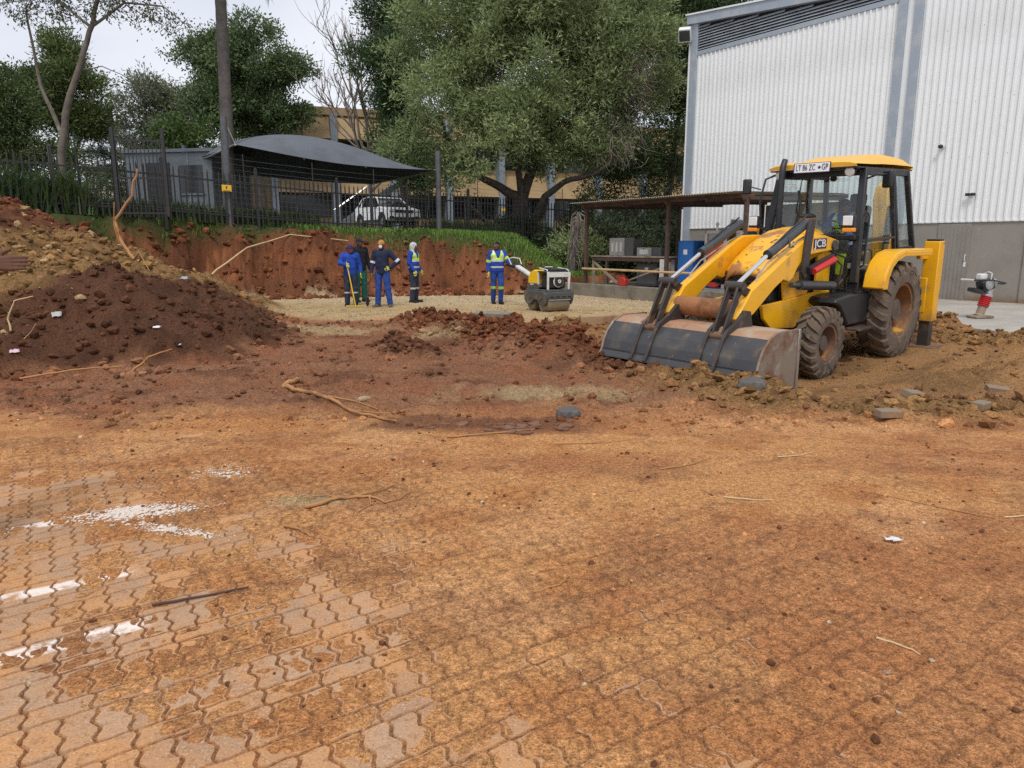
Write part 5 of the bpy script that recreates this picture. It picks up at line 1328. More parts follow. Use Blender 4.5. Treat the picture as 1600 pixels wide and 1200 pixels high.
for s_ in (1, -1):
    mb = MB(); mb.prism([(1.33, 1.655), (1.93, 1.66), (1.93, 1.80), (1.33, 1.80)], 'y', s_ * .551, s_ * .554)
    tm = text_mesh('JCB', .15, .0015); lt = link('lettering', tm, m_textw, bh, (1.70, s_ * .556, 1.715)); lt.rotation_euler = (R(90), 0, R(180) if s_ > 0 else 0); lt.scale = (1.35, .95, 1)
    mb = MB(); mb.box((1.70, s_ * .5525, 1.715), (.36, .004, .135)); mb.build('lettering_panel', m_text, bh)
tm = text_mesh('JCB', .12, .001); wt = link('window_lettering', tm, m_textw, bh, (.83, -.42, 2.50)); wt.rotation_euler = (R(90 - 11), 0, R(90)); wt.scale = (1.3, .9, 1)
# exhaust and pre-cleaner
q.tube([(1.14, -.38, 1.80), (1.14, -.38, 2.2), (1.13, -.38, 2.66), (1.11, -.385, 2.78), (1.04, -.40, 2.87)], [.045, .045, .045, .045, .042], 14); bb('exhaust_pipe', m_mblack, 0)
q.tube([(.98, -.12, 1.8), (.96, -.14, 2.1), (.90, -.2, 2.36), (.92, -.22, 2.44)], [.02, .02, .022, .02], 8); bb('wiper_guard', m_mblack, 0)
q.lathe([(.045, 0), (.05, .08), (.10, .10), (.105, .17), (.02, .175)], (1.38, .18, 1.88), (0, 0, 1), 18); pc = bb('air_precleaner', m_mudtube, 0)
q.lathe([(.11, .175), (.115, .20), (.08, .225), (.01, .235)], (1.38, .18, 1.88), (0, 0, 1), 18); q.build('cap', m_mblack, pc); q = MB()
# ---- backhoe end: frame, stabilisers, folded boom and dipper
q.b2((-1.16, -1.0, .55), (-.98, 1.0, 1.10)); bb('rear_frame', m_yel, .015)
for s_ in (1, -1):
    lo_, hi_ = (.90, 1.12) if s_ > 0 else (-1.12, -.90)
    q.b2((-1.20, lo_, .42), (-.99, hi_, 1.66)); sl = bb('stabiliser_housing', m_yel, .012)
    q.b2((-1.18, lo_ + .02, 1.66), (-1.01, hi_ - .02, 1.69)); q.build('cap_plate', m_mblack, sl); q = MB()
    q.b2((-1.17, lo_ + .03, .02), (-1.02, hi_ - .03, .46)); q.build('stabiliser_leg', m_link, sl, bevel=.006); q = MB()
    q.b2((-1.32, lo_ - .1, -.02), (-.88, hi_ + .12, .03)); q.build('foot_pad', m_rimf, sl, bevel=.01); q = MB()
    q.bar((-.8, s_ * .9, 1.42), (-1.1, s_ * .95, 1.42), .06, .05); q.build('bracket', m_yel, sl); q = MB()
q.b2((-1.42, -.22, .55), (-1.16, .22, 1.25)); bb('kingpost', m_yel, .02)
q.prism([(-1.30, .9), (-1.55, .95), (-1.75, 1.7), (-1.62, 2.45), (-1.42, 2.52), (-1.36, 2.3), (-1.48, 1.7)], 'y', -.11, .11); bm_ = bb('boom', m_yel, .015)
q.prism([(-1.42, 2.52), (-1.56, 2.6), (-1.92, 2.2), (-2.05, 1.2), (-1.98, .75), (-1.86, .75), (-1.84, 1.3), (-1.72, 2.1)], 'y', -.09, .09); bb('dipper', m_yel, .012)
q.tube([(-1.36, .16, 1.3), (-1.46, .16, 2.2)], .05, 10); q.build('boom_ram', m_ram, bm_); q = MB()
q.prism([(-2.12, .85), (-1.75, .8), (-1.62, .5), (-1.72, .22), (-2.02, .18), (-2.22, .45)], 'y', -.28, .28); bb('digging_bucket', m_mblack, .02)
# ================================================================== walk-behind roller
m_rgrey = MT('roller_grey', (.075, .078, .08), .5, .1, [((.17, .15, .12), 4, .52, .75)])
m_drum = MT('drum_steel', (.24, .20, .15), .45, .5, [((.33, .27, .19), 3, .45, .7), ((.14, .11, .08), 6, .6, .75)])
m_ryel = MT('roller_yellow', (.82, .50, .012), .4, 0, [((.66, .38, .03), 4, .55, .8)])
m_rwhite = MT('roller_white', (.62, .62, .60), .45, 0, [((.45, .43, .40), 4, .5, .75)])
ro = empty('walk_behind_roller', (.92, 18.15, gz(.92, 18.15) - .005), R(-60), 'yellow and white walk-behind double drum roller on the gravel pad', 'roller')
q = MB()
def rb(name, mats, bevel=.008, parent=None, **k):
    global q
    o = q.build(name, mats, parent or ro, bevel=bevel, **k); q = MB(); return o
for x in (.275, -.275):
    q.lathe([(.02, -.33), (.17, -.33), (.18, -.30), (.205, -.325), (.21, -.31), (.21, .31), (.205, .325), (.18, .30), (.17, .33), (.02, .33)], (x, 0, .21), (0, 1, 0), 36); dr_ = rb('drum', m_drum, 0, angle=30)
    for s_ in (-1, 1): q.cyl((x, s_ * .30, .21), (x, s_ * .36, .21), .06, n=12); q.build('axle_cap', m_rgrey, dr_); q = MB()
for s_ in (-1, 1):
    q.prism([(-.52, .30), (-.46, .20), (-.36, .16), (-.18, .20), (-.08, .30), (.08, .30), (.18, .20), (.36, .16), (.46, .20), (.52, .30), (.52, .46), (.40, .52), (-.40, .52), (-.52, .46)], 'y', .345 * s_, .40 * s_); sf = rb('side_frame', m_rgrey, .012)
    for x in (-.27, .27): q.cyl((x, .40 * s_, .36), (x, .425 * s_, .36), .055, n=10); q.build('bolt_boss', m_mblack, sf); q = MB()
for x in (.53, -.53):
    q.b2((x - .025, -.39, .34), (x + .025, .39, .50)); bf = rb('cross_member', m_rgrey, .015)
    for k in range(4): q.b2((x + .026 * np.sign(x) - .004, -.31 + k * .17, .375), (x + .026 * np.sign(x) + .004, -.20 + k * .17, .40)); q.build('slot', m_dark, bf, smooth=False); q = MB()
    q.b2((x - .03 * np.sign(x) - .01, -.33, .30), (x - .03 * np.sign(x) + .01, .33, .33)); rb('scraper', m_rwhite, .003)
q.b2((-.48, -.34, .46), (.50, .34, .56)); rb('deck', m_rgrey, .015)
q.prism([(-.50, .58), (-.02, .58), (-.02, 1.02), (-.22, 1.03), (-.40, .97), (-.49, .84)], 'y', -.31, .31); hd = rb('hood', m_ryel, .03)
q.prism([(-.52, .555), (-.0, .555), (.12, .62), (-.02, .70), (-.52, .70)], 'y', -.325, .325); rb('hood_skirt', m_rgrey, .015)
q.b2((-.36, -.318, .655), (-.2, -.3255, .685)); rb('name_strip', m_rwhite, 0, smooth=False)
for (x, y) in ((.44, -.30), (.44, .30), (.0, -.30), (.0, .30)): q.b2((x - .02, y - .02, .56), (x + .02, y + .02, 1.0)); rb('engine_frame_post', m_rwhite, .006)
q.b2((.425, -.32, .86), (.465, .32, .98)); rb('engine_frame_bar', m_rwhite, .01)
q.b2((-.02, -.33, .985), (.46, .33, 1.01)); rb('engine_frame_top', m_rgrey, .01)
q.b2((.06, -.26, .58), (.38, .26, .94)); eg = rb('engine', m_mblack, .04)
q.lathe([(.145, 0), (.15, .03), (.13, .045), (.02, .045)], (.385, .02, .76), (1, 0, 0), 24); q.build('fan_housing', m_rwhite, eg); q = MB()
q.lathe([(.125, .04), (.125, .06), (.055, .065), (.05, .07)], (.385, .02, .76), (1, 0, 0), 24); q.build('fan_screen', m_mblack, eg); q = MB()
q.lathe([(.045, .07), (.045, .085), (.022, .085), (.02, .07)], (.385, .02, .76), (1, 0, 0), 18); q.build('starter_ring', m_rwhite, eg); q = MB()
q.box((.2, .05, 1.035), (.36, .44, .05)); q.box((.12, -.1, 1.06), (.2, .16, .06)); rb('engine_cover', m_mblack, .02)
q.tube([(-.02, -.10, 1.0), (-.02, -.10, 1.10), (.0, .10, 1.10), (.0, .10, 1.0)], .014, 8); rb('lifting_eye', m_rwhite, 0)
q.tube([(.44, -.32, .58), (.46, -.33, .95), (.40, -.3, 1.04), (.0, -.28, 1.08)], .014, 8); q.tube([(.44, .32, .58), (.46, .33, .95), (.40, .3, 1.04), (.0, .28, 1.08)], .014, 8); rb('guard_rail', m_rwhite, 0)
q.bar((-.46, 0, .74), (-1.60, 0, 1.10), .15, .06); tw_ = rb('tow_bar', m_rwhite, .01)
q.bar((-.46, 0, .70), (-1.58, 0, 1.05), .13, .05); q.build('tow_bar_underside', m_rgrey, tw_); q = MB()
q.box((-1.68, 0, 1.10), (.30, .34, .09), rotm('Y', R(8))); ct = rb('control_box', m_mblack, .02)
q.tube([(-1.60, -.16, 1.12), (-1.72, -.17, 1.28), (-1.80, 0, 1.31), (-1.72, .17, 1.28), (-1.60, .16, 1.12)], .015, 8); q.build('handle_bow', m_rwhite, ct); q = MB()
q.tube([(-1.78, -.22, 1.12), (-1.90, 0, 1.12), (-1.78, .22, 1.12)], .018, 8); q.build('grip', m_mblack, ct); q = MB()

# ================================================================== trench rammer on the apron
m_bell = MT('red_bellows', (.50, .025, .03), .5, 0, [((.35, .02, .025), 5, .45, .7)])
m_rammfoot = MT('rammer_foot', (.27, .215, .15), .8, 0, [((.18, .13, .085), 4, .45, .7)])
ra = empty('trench_rammer', (10.30, 15.75, .055), R(12), 'trench rammer with red bellows standing on the paving by the warehouse', 'rammer')
ax_ = np.array((.30, 0, .954)); ax_ /= np.linalg.norm(ax_)
q.prism([(-.24, .0), (.20, .0), (.22, .05), (.10, .065), (-.10, .07), (-.25, .05)], 'y', -.15, .15); q.build('foot_plate', m_rammfoot, ra, bevel=.012); q = MB()
q.lathe([(.12, .05), (.085, .09), (.085, .27)], (-.06, 0, 0), ax_, 18); q.build('foot_tube', m_rammfoot, ra); q = MB()
pf = []
for k in range(6): pf += [(.098, .26 + k * .04), (.122, .28 + k * .04)]
pf.append((.098, .50)); q.lathe(pf, (-.06, 0, 0), ax_, 20); q.build('bellows', m_bell, ra, angle=25); q = MB()
q.lathe([(.115, .49), (.12, .53), (.09, .56), (.085, .78), (.11, .82), (.10, .88)], (-.06, 0, 0), ax_, 16); q.build('gear_case', m_galv, ra); q = MB()
q.box((.02, 0, .72), (.30, .22, .24), rotm('Y', R(-17))); en = q.build('engine', m_mblack, ra, bevel=.03); q = MB()
q.lathe([(.10, 0), (.105, .03), (.07, .05), (.01, .05)], (-.0, -.11, .73), (0, -1, 0), 18); q.build('starter_cover', m_galv, en); q = MB()
q.box((-.22, 0, .60), (.26, .20, .09), rotm('Y', R(14))); q.build('muffler', m_mblack, en, bevel=.02); q = MB()
q.box((-.10, 0, .90), (.17, .16, .13)); q.build('fuel_tank', m_rwhite, en, bevel=.03); q = MB()
q.tube([(-.44, -.18, .83), (-.40, -.2, .835), (.0, -.21, .83), (.35, -.19, .76), (.47, 0, .735), (.35, .19, .76), (0, .21, .83), (-.40, .2, .835), (-.44, .18, .83), (-.45, 0, .83), (-.44, -.18, .83)], .017, 8); q.build('handle_frame', m_mblack, ra); q = MB()
q.tube([(-.45, -.17, .835), (-.45, .17, .835)], .022, 8); q.build('handle_roller', m_rwhite, ra); q = MB()
q.tube([(.05, -.1, .84), (.06, -.1, .97), (.07, 0, 1.0), (.06, .1, .97), (.05, .1, .84)], .013, 8); q.build('lifting_bow', m_rwhite, ra); q = MB()

# ================================================================== parked car
m_cwhite = MT('car_white', (.82, .83, .84), .25, 0, coat=.6)
m_ctrim = MT('car_trim', (.016, .016, .017), .5)
m_cglass = MT('car_glass', (.015, .018, .02), .05, 0, spec=.8)
m_calloy = MT('car_alloy', (.22, .22, .23), .35, .7)
car = empty('parked_car', (-6.35, 37.2, 2.42), R(-55), 'white compact hatchback parked behind the fence under the carport', 'car')
car.location.z = gz(-6.35, 37.2) + .02
body = [(-2.02, .42), (-2.04, .75), (-1.98, 1.0), (-1.80, 1.06), (.85, 1.02), (1.35, .98), (1.85, .88), (2.02, .74), (2.05, .45), (1.95, .30), (1.72, .30), (1.66, .50), (1.52, .64), (1.30, .68), (1.08, .62), (.95, .48), (.92, .28), (-.92, .28), (-.95, .48), (-1.08, .62), (-1.30, .68), (-1.52, .62), (-1.64, .46), (-1.68, .30), (-1.92, .32)]
q.prism(body, 'y', -.87, .87); q.build('body', m_cwhite, car, bevel=.07, seg=3); q = MB()
def cab_section(mb, pts_lo, pts_hi, wl, wh, mi=0):
    V = [(x, -wl, z) for x, z in pts_lo] + [(x, -wh, z) for x, z in pts_hi] + [(x, wh, z) for x, z in pts_hi[::-1]] + [(x, wl, z) for x, z in pts_lo[::-1]]
    mb.add(V, [(0, 1, 2, 3), (3, 2, 5, 4) if False else (2, 3, 4, 5), (4, 7, 6, 5) if False else (5, 4, 7, 6)[::-1], (0, 3, 4, 7) if False else (1, 2, 5, 6), (0, 7, 4, 3)], mi)
lo, hi = [(-1.78, 1.02), (.98, 1.0)], [(.28, 1.46), (-1.45, 1.47)]
V = [(-1.80, -.80, 1.02), (1.0, -.80, 1.0), (.28, -.62, 1.46), (-1.45, -.62, 1.48), (-1.80, .80, 1.02), (1.0, .80, 1.0), (.28, .62, 1.46), (-1.45, .62, 1.48)]
q.add(V, [(0, 1, 2, 3), (7, 6, 5, 4), (1, 5, 6, 2), (4, 0, 3, 7), (3, 2, 6, 7)]); q.build('glasshouse', m_cglass, car, bevel=.04); q = MB()
q.add([(.32, -.63, 1.465), (.32, .63, 1.465), (-.5, .66, 1.545), (-1.5, .63, 1.50), (-1.62, .60, 1.42), (-1.62, -.60, 1.42), (-1.5, -.63, 1.50), (-.5, -.66, 1.545)], [(0, 1, 2, 7), (7, 2, 3, 6), (6, 3, 4, 5)]); q.build('roof', m_cwhite, car, solid=.05, bevel=.015); q = MB()
for s_ in (-1, 1):
    for a_, b_ in (((1.0, .81, .99), (.30, .635, 1.47)), ((-.38, .815, 1.02), (-.42, .65, 1.49)), ((-1.78, .81, 1.02), (-1.46, .63, 1.48)), ((-1.25, .815, 1.02), (-1.30, .65, 1.49))):
        q.bar((a_[0], a_[1] * s_, a_[2]), (b_[0], b_[1] * s_, b_[2]), .03, .08 if b_[0] < 0 else .06, up=(1, 0, 0)); q.build('pillar', m_cwhite if b_[0] != -.42 else m_ctrim, car); q = MB()
    q.box((.72, .93 * s_, 1.05), (.12, .18, .13)); q.build('wing_mirror', m_ctrim, car, bevel=.03); q = MB()
    for x in (1.30, -1.30):
        w_ = empty('wheel', (x, .76 * s_, .33)); w_.parent = car
        q.lathe([(.20, -.1), (.30, -.105), (.33, -.07), (.33, .07), (.30, .105), (.20, .1)], (0, 0, 0), (0, 1, 0), 28, closed=True); q.build('tyre', m_ctrim, w_); q = MB()
        q.lathe([(.205, .085 * s_), (.16, .06 * s_), (.05, .085 * s_), (.01, .085 * s_)], (0, 0, 0), (0, 1, 0), 20, cap0=False); q.build('rim', m_calloy, w_); q = MB()
        q.lathe([(.345, -.0), (.42, -.0), (.42, .02), (.345, .02)], (x, .865 * s_, .33), (0, s_, 0), 24, closed=True); q.build('wheel_arch_trim', m_ctrim, car); q = MB()
    q.box((0, .875 * s_, .33), (1.8, .02, .14)); q.build('sill_trim', m_ctrim, car); q = MB()
    q.box((1.93, .60 * s_, .80), (.22, .46, .13), rotm('Z', -.25 * s_)); q.build('headlight', m_lens, car, bevel=.03); q = MB()
    q.box((2.0, .66 * s_, .47), (.12, .30, .13), rotm('Z', -.2 * s_)); q.build('fog_lamp_surround', m_ctrim, car, bevel=.02); q = MB()
    q.box((.0, .878 * s_, .83), (.16, .02, .025)); q.build('door_handle', m_cwhite, car, bevel=.006); q = MB()
    q.box((-2.0, .70 * s_, .88), (.1, .26, .16)); q.build('tail_light', m_red, car, bevel=.02); q = MB()
q.box((2.01, 0, .76), (.08, .92, .14)); gr_ = q.build('grille', m_ctrim, car, bevel=.01); q = MB()
q.lathe([(.055, 0), (.06, .015), (.01, .02)], (2.05, 0, .77), (1, 0, 0), 16); q.build('badge', m_calloy, gr_); q = MB()
q.box((2.03, 0, .42), (.06, 1.1, .14)); q.build('lower_intake', m_ctrim, car, bevel=.01); q = MB()
q.box((2.065, 0, .54), (.015, .5, .11)); q.build('number_plate', m_plate, car); q = MB()

# ================================================================== things in the open shed
m_gbox = MT('grey_cabinet', (.36, .36, .35), .5, .1, [((.28, .27, .26), 3, .45, .7)])
m_dgrey = MT('dark_cabinet', (.10, .10, .105), .6)
m_blue = MT('blue_cabinet', (.02, .13, .42), .45, 0, [((.015, .09, .30), 2, .45, .75)])
m_redd = MT('red_drum', (.42, .03, .025), .45)
SANG = math.atan2(SD[1], SD[0])
def shed_item(name, a, n, z, label, cat, group=None):
    return empty(name, tuple(sp(a, n, z)), SANG, label, cat, group)
bn = shed_item('workbench', 1.75, .75, .36, 'long timber workbench with diagonal braces just inside the shed', 'workbench')
for k in range(3): q.b2((-1.75, -.36 + k * .245, .90), (1.75, -.13 + k * .245, .945)); q.build('top_plank', m_timber, bn, bevel=.004); q = MB()
q.b2((-1.7, -.34, .78), (1.7, -.30, .90)); q.build('apron_board', m_rust, bn, bevel=.004); q = MB()
for x in (-1.65, 1.65):
    for y in (-.3, .3): q.b2((x - .04, y - .04, 0), (x + .04, y + .04, .90)); q.build('leg', m_timber, bn, bevel=.004); q = MB()
q.bar((-1.65, -.32, .75), (-.5, -.32, .08), .03, .08); q.build('brace', m_timber, bn); q = MB()
q.bar((1.65, -.32, .70), (-.4, -.32, .06), .03, .05); q.build('brace', m_timber, bn); q = MB()
for (a, n, w, h, nm, lb, vents) in [(1.05, .8, .66, .56, 'vented_box', 'grey metal box with three vent strips on the left of the workbench', 3), (2.2, .85, .60, .26, 'control_box', 'low grey control box on the right half of the workbench', 0)]:
    e = shed_item(nm, a, n, 1.306, lb, 'metal box')
    q.b2((-w / 2, -.25, 0), (w / 2, .25, h)); q.build('case', m_gbox, e, bevel=.012); q = MB()
    for k in range(vents): q.b2((-w / 2 + .1 + k * .19, -.256, .12), (-w / 2 + .19 + k * .19, -.25, .42)); q.build('vent', m_rwhite, e, smooth=False); q = MB()
    if not vents:
        q.b2((-.18, -.256, .05), (.18, -.25, .2)); q.build('panel', m_rwhite, e, smooth=False); q = MB(); q.ball((.0, -.26, .22), .02, 8, 5); q.build('knob', m_black, e); q = MB()
    q.b2((w / 2 + .003, -.2, 0), (w / 2 + .36, .2, h * .92)); q.build('side_unit', m_dgrey, e, bevel=.01); q = MB()
for (a, n, w, dpt, h, nm, m, lb, cat) in [(2.25, .95, .85, .5, .72, 'floor_cabinet', m_dgrey, 'dark grey cabinet standing under the workbench', 'cabinet'), (3.22, .55, .34, .3, .86, 'white_unit', m_rwhite, 'narrow white unit at the right end of the workbench', 'cabinet'), (3.98, .75, .55, .6, 1.40, 'blue_cabinet', m_blue, 'tall blue cabinet right behind the second shed post', 'cabinet'), (4.62, 1.1, .5, .6, 1.42, 'blue_cabinet', m_blue, 'second blue cabinet further back beside the hose frame', 'cabinet')]:
    e = shed_item(nm, a, n, .362, lb, cat, 'blue cabinets in the shed' if nm == 'blue_cabinet' else None)
    q.b2((-w / 2, -dpt / 2, .03), (w / 2, dpt / 2, h)); q.build('case', m, e, bevel=.014); q = MB()
    q.b2((-w / 2 + .03, -dpt / 2 - .012, .08), (w / 2 - .03, -dpt / 2, h - .05)); dd_ = q.build('door', m, e, bevel=.006); q = MB()
    q.b2((w / 2 - .1, -dpt / 2 - .03, h * .5), (w / 2 - .07, -dpt / 2 - .012, h * .62)); q.build('handle', m_black, dd_); q = MB()
    q.b2((-.06, -dpt / 2 - .016, h * .72), (.08, -dpt / 2 - .012, h * .82)); q.build('paper_label', m_whiteplastic, dd_); q = MB()
tk = shed_item('water_tank', 4.45, 2.3, .362, 'large black plastic tank at the back of the shed', 'tank')
q.lathe([(.50, 0), (.52, .05), (.52, 1.5), (.46, 1.66), (.2, 1.76), (.18, 1.84), (.01, 1.85)], (0, 0, 0), (0, 0, 1), 28); tkm = q.build('shell', m_black, tk); q = MB()
for z in (.4, .8, 1.2): q.lathe([(.522, z - .03), (.535, z), (.522, z + .03)], (0, 0, 0), (0, 0, 1), 28); q.build('rib', m_black, tk); q = MB()
q.b2((-.12, -.53, 1.2), (.12, -.515, 1.4)); q.build('paper_label', m_whiteplastic, tk); q = MB()
hf = shed_item('hose_frame', 5.25, .6, .362, 'grey steel frame holding two red drums beside the loader', 'equipment frame')
for x in (-.42, .42):
    for y in (-.28, .28): q.b2((x - .04, y - .04, 0), (x + .04, y + .04, 1.66)); q.build('upright', m_gbox, hf, bevel=.004); q = MB()
for z in (.05, 1.62): q.b2((-.46, -.32, z - .04), (.46, .32, z + .04)); q.build('shelf', m_gbox, hf, bevel=.004); q = MB()
q.b2((.15, -.29, .1), (.42, .28, 1.6)); q.build('side_panel', m_gbox, hf, bevel=.004); q = MB()
for z in (.42, 1.12): q.lathe([(.02, 0), (.30, 0), (.31, .02), (.31, .06), (.24, .08), (.24, .26), (.31, .28), (.31, .32), (.02, .32)], (-.1, -.34, z), (0, 1, 0), 26); q.build('drum', m_redd, hf, angle=30); q = MB()
q.cyl((-.3, 0, 1.66), (-.3, 0, 1.8), .03, n=8); q.ball((-.3, 0, 1.84), .05, 10, 6); q.build('valve', m_rwhite, hf); q = MB()
jc = shed_item('jerrycan', 1.95, .0, .402, 'small red plastic fuel can sitting on the kerb wall', 'fuel can')
q.prism([(-.15, 0), (.15, 0), (.15, .2), (.06, .27), (-.08, .27), (-.15, .18)], 'y', -.09, .09); q.build('body', m_redd, jc, bevel=.02); q = MB()
q.tube([(-.07, 0, .26), (-.07, 0, .31), (.05, 0, .31), (.05, 0, .26)], .014, 7); q.build('handle', m_redd, jc); q = MB(); q.cyl((.1, 0, .22), (.14, 0, .28), .025, n=10); q.build('cap', m_black, jc); q = MB()
# ================================================================== people: smooth distance fields -> surface nets
def sdf_mesh(prims, vox, k=.02):
    """prims: ('c', a, b, ra, rb) tapered capsule | ('e', centre, radii[, rot3x3])"""
    lo = np.full(3, 1e9); hi = -lo; boxes = []
    for p in prims:
        if p[0] == 'c': a, b = np.array(p[1], float), np.array(p[2], float); r = max(p[3], p[4]); l, h = np.minimum(a, b) - r, np.maximum(a, b) + r
        else: c_ = np.array(p[1], float); r = max(p[2]); l, h = c_ - r, c_ + r
        m = 2.2 * k + 2 * vox; boxes.append((l - m, h + m)); lo = np.minimum(lo, l); hi = np.maximum(hi, h)
    lo -= 3 * vox; hi += 3 * vox; n = np.ceil((hi - lo) / vox).astype(int) + 1
    f = np.full(n, 1.0, np.float32)
    ax = [lo[i] + vox * np.arange(n[i]) for i in range(3)]
    for p, (l, h) in zip(prims, boxes):
        i0 = np.maximum(((l - lo) / vox).astype(int), 0); i1 = np.minimum(((h - lo) / vox).astype(int) + 2, n)
        X, Y, Z = np.meshgrid(ax[0][i0[0]:i1[0]], ax[1][i0[1]:i1[1]], ax[2][i0[2]:i1[2]], indexing='ij')
        Q = np.stack([X, Y, Z], -1)
        if p[0] == 'c':
            a, b = np.array(p[1], float), np.array(p[2], float); d = b - a; L2 = max(d @ d, 1e-9)
            t_ = np.clip(((Q - a) @ d) / L2, 0, 1); g = np.linalg.norm(Q - a - t_[..., None] * d, axis=-1) - (p[3] + (p[4] - p[3]) * t_)
        else:
            q_ = Q - np.array(p[1], float)
            if len(p) > 3: q_ = q_ @ np.asarray(p[3])
            r = np.array(p[2], float); k0 = np.linalg.norm(q_ / r, axis=-1); k1 = np.linalg.norm(q_ / (r * r), axis=-1); g = k0 * (k0 - 1) / (k1 + 1e-9)
        s = f[i0[0]:i1[0], i0[1]:i1[1], i0[2]:i1[2]]
        hh = np.clip(.5 + .5 * (s - g) / k, 0, 1); f[i0[0]:i1[0], i0[1]:i1[1], i0[2]:i1[2]] = s + (g - s) * hh - k * hh * (1 - hh)
    S = f < 0
    cor = [(i, j, l) for i in (0, 1) for j in (0, 1) for l in (0, 1)]
    cnt = sum(S[i:n[0] - 1 + i, j:n[1] - 1 + j, l:n[2] - 1 + l].astype(np.int8) for i, j, l in cor)
    act = (cnt > 0) & (cnt < 8); idx = np.full(act.shape, -1, np.int64); ii = np.argwhere(act); idx[act] = np.arange(len(ii))
    acc = np.zeros((len(ii), 3)); num = np.zeros(len(ii))
    cv = {c_: f[ii[:, 0] + c_[0], ii[:, 1] + c_[1], ii[:, 2] + c_[2]] for c_ in cor}
    for a in cor:
        for d in range(3):
            if a[d] == 0:
                b = list(a); b[d] = 1; b = tuple(b); fa, fb = cv[a], cv[b]; m = (fa < 0) != (fb < 0)
                t_ = np.where(m, fa / np.where(m, fa - fb, 1), 0); P = np.repeat(np.array(a, float)[None], len(ii), 0); P[:, d] = t_
                acc += P * m[:, None]; num += m
    V = lo + (ii + acc / num[:, None]) * vox
    F = []
    for d in range(3):
        u, v = (d + 1) % 3, (d + 2) % 3
        A = S; sl0 = [slice(None)] * 3; sl1 = [slice(None)] * 3; sl0[d] = slice(0, -1); sl1[d] = slice(1, None)
        ch = A[tuple(sl0)] != A[tuple(sl1)]; e = np.argwhere(ch); e = e[(e[:, u] > 0) & (e[:, v] > 0) & (e[:, u] < n[u] - 1) & (e[:, v] < n[v] - 1)]
        ins = A[e[:, 0], e[:, 1], e[:, 2]]
        def cell(du, dv):
            c_ = e.copy(); c_[:, u] -= du; c_[:, v] -= dv; return idx[c_[:, 0], c_[:, 1], c_[:, 2]]
        quad = np.stack([cell(1, 1), cell(0, 1), cell(0, 0), cell(1, 0)], 1); quad[~ins] = quad[~ins][:, ::-1]; F.append(quad)
    return V, np.concatenate(F)

def cloth(name, col, rough=.85):
    return MT(name, col, rough, 0, [(tuple(c * .62 for c in col), 9, .42, .68), (tuple(min(1, c * 1.35 + .01) for c in col), 14, .58, .75)], bump=(13, .55, .02), spec=.2)
m_skin = MT('skin', (.115, .052, .030), .6, 0, [((.085, .036, .021), 6, .4, .7)], spec=.25)
m_eye = MT('eye', (.35, .33, .30), .3)
c_royal = cloth('royal_blue_cloth', (.022, .065, .36)); c_blue2 = cloth('work_blue_cloth', (.030, .075, .30)); c_navy = cloth('navy_cloth', (.022, .028, .060)); c_blackj = cloth('black_jacket', (.016, .017, .022))
c_green = cloth('green_cloth', (.018, .115, .085)); c_slate = cloth('slate_cloth', (.040, .048, .075)); c_grey = cloth('grey_knit', (.60, .60, .61)); c_orange = cloth('orange_knit', (.55, .27, .09)); c_purple = cloth('purple_knit', (.05, .028, .12))
c_glove = cloth('lime_glove', (.50, .56, .12)); c_gloved = cloth('dark_glove', (.02, .02, .022)); c_boot = cloth('boot', (.022, .019, .018)); c_bootd = cloth('dusty_boot', (.14, .115, .095)); c_lime = cloth('lime_vest', (.52, .78, .05)); c_silver = MT('reflective_band', (.60, .61, .62), .35, .2); c_mask = MT('mask_white', (.75, .75, .74), .7)

def hand_prims(w, f, side, up, curl=.5, sc=1.0):
    """hand at wrist w, pointing along f; side = thumb side; up = back of the hand."""
    w, f, side, up = [np.array(q_, float) for q_ in (w, f, side, up)]
    f /= np.linalg.norm(f); side = side - f * (side @ f); side /= np.linalg.norm(side); up = np.cross(f, side) * (1 if np.cross(f, side) @ up > 0 else -1)
    P = []; s = sc
    pc = w + f * .055 * s
    for o_ in (-.026, -.009, .009, .026): P.append(('c', w + side * o_ * .7 * s + f * .012 * s, pc + side * o_ * s + f * .035 * s, .016 * s, .0135 * s))
    for o_, L in ((.028, .068), (.010, .078), (-.009, .073), (-.026, .056)):
        b = pc + side * o_ * s + f * .036 * s; d = f.copy(); p = b
        for seg_, fr in enumerate((.45, .32, .25)):
            d = d - up * curl * (.35 + .35 * seg_); d /= np.linalg.norm(d); e = p + d * L * fr * s * 1.0; P.append(('c', p, e, (.0098 - .0012 * seg_) * s, (.0088 - .0012 * seg_) * s)); p = e
    b = w + f * .022 * s + side * .024 * s; d = f * .75 + side * .75 - up * .25; d /= np.linalg.norm(d); e = b + d * .045 * s; P.append(('c', b, e, .0135 * s, .0105 * s)); d2 = f * .9 + side * .35 - up * .3 * curl; d2 /= np.linalg.norm(d2); P.append(('c', e, e + d2 * .032 * s, .0105 * s, .0085 * s))
    return P

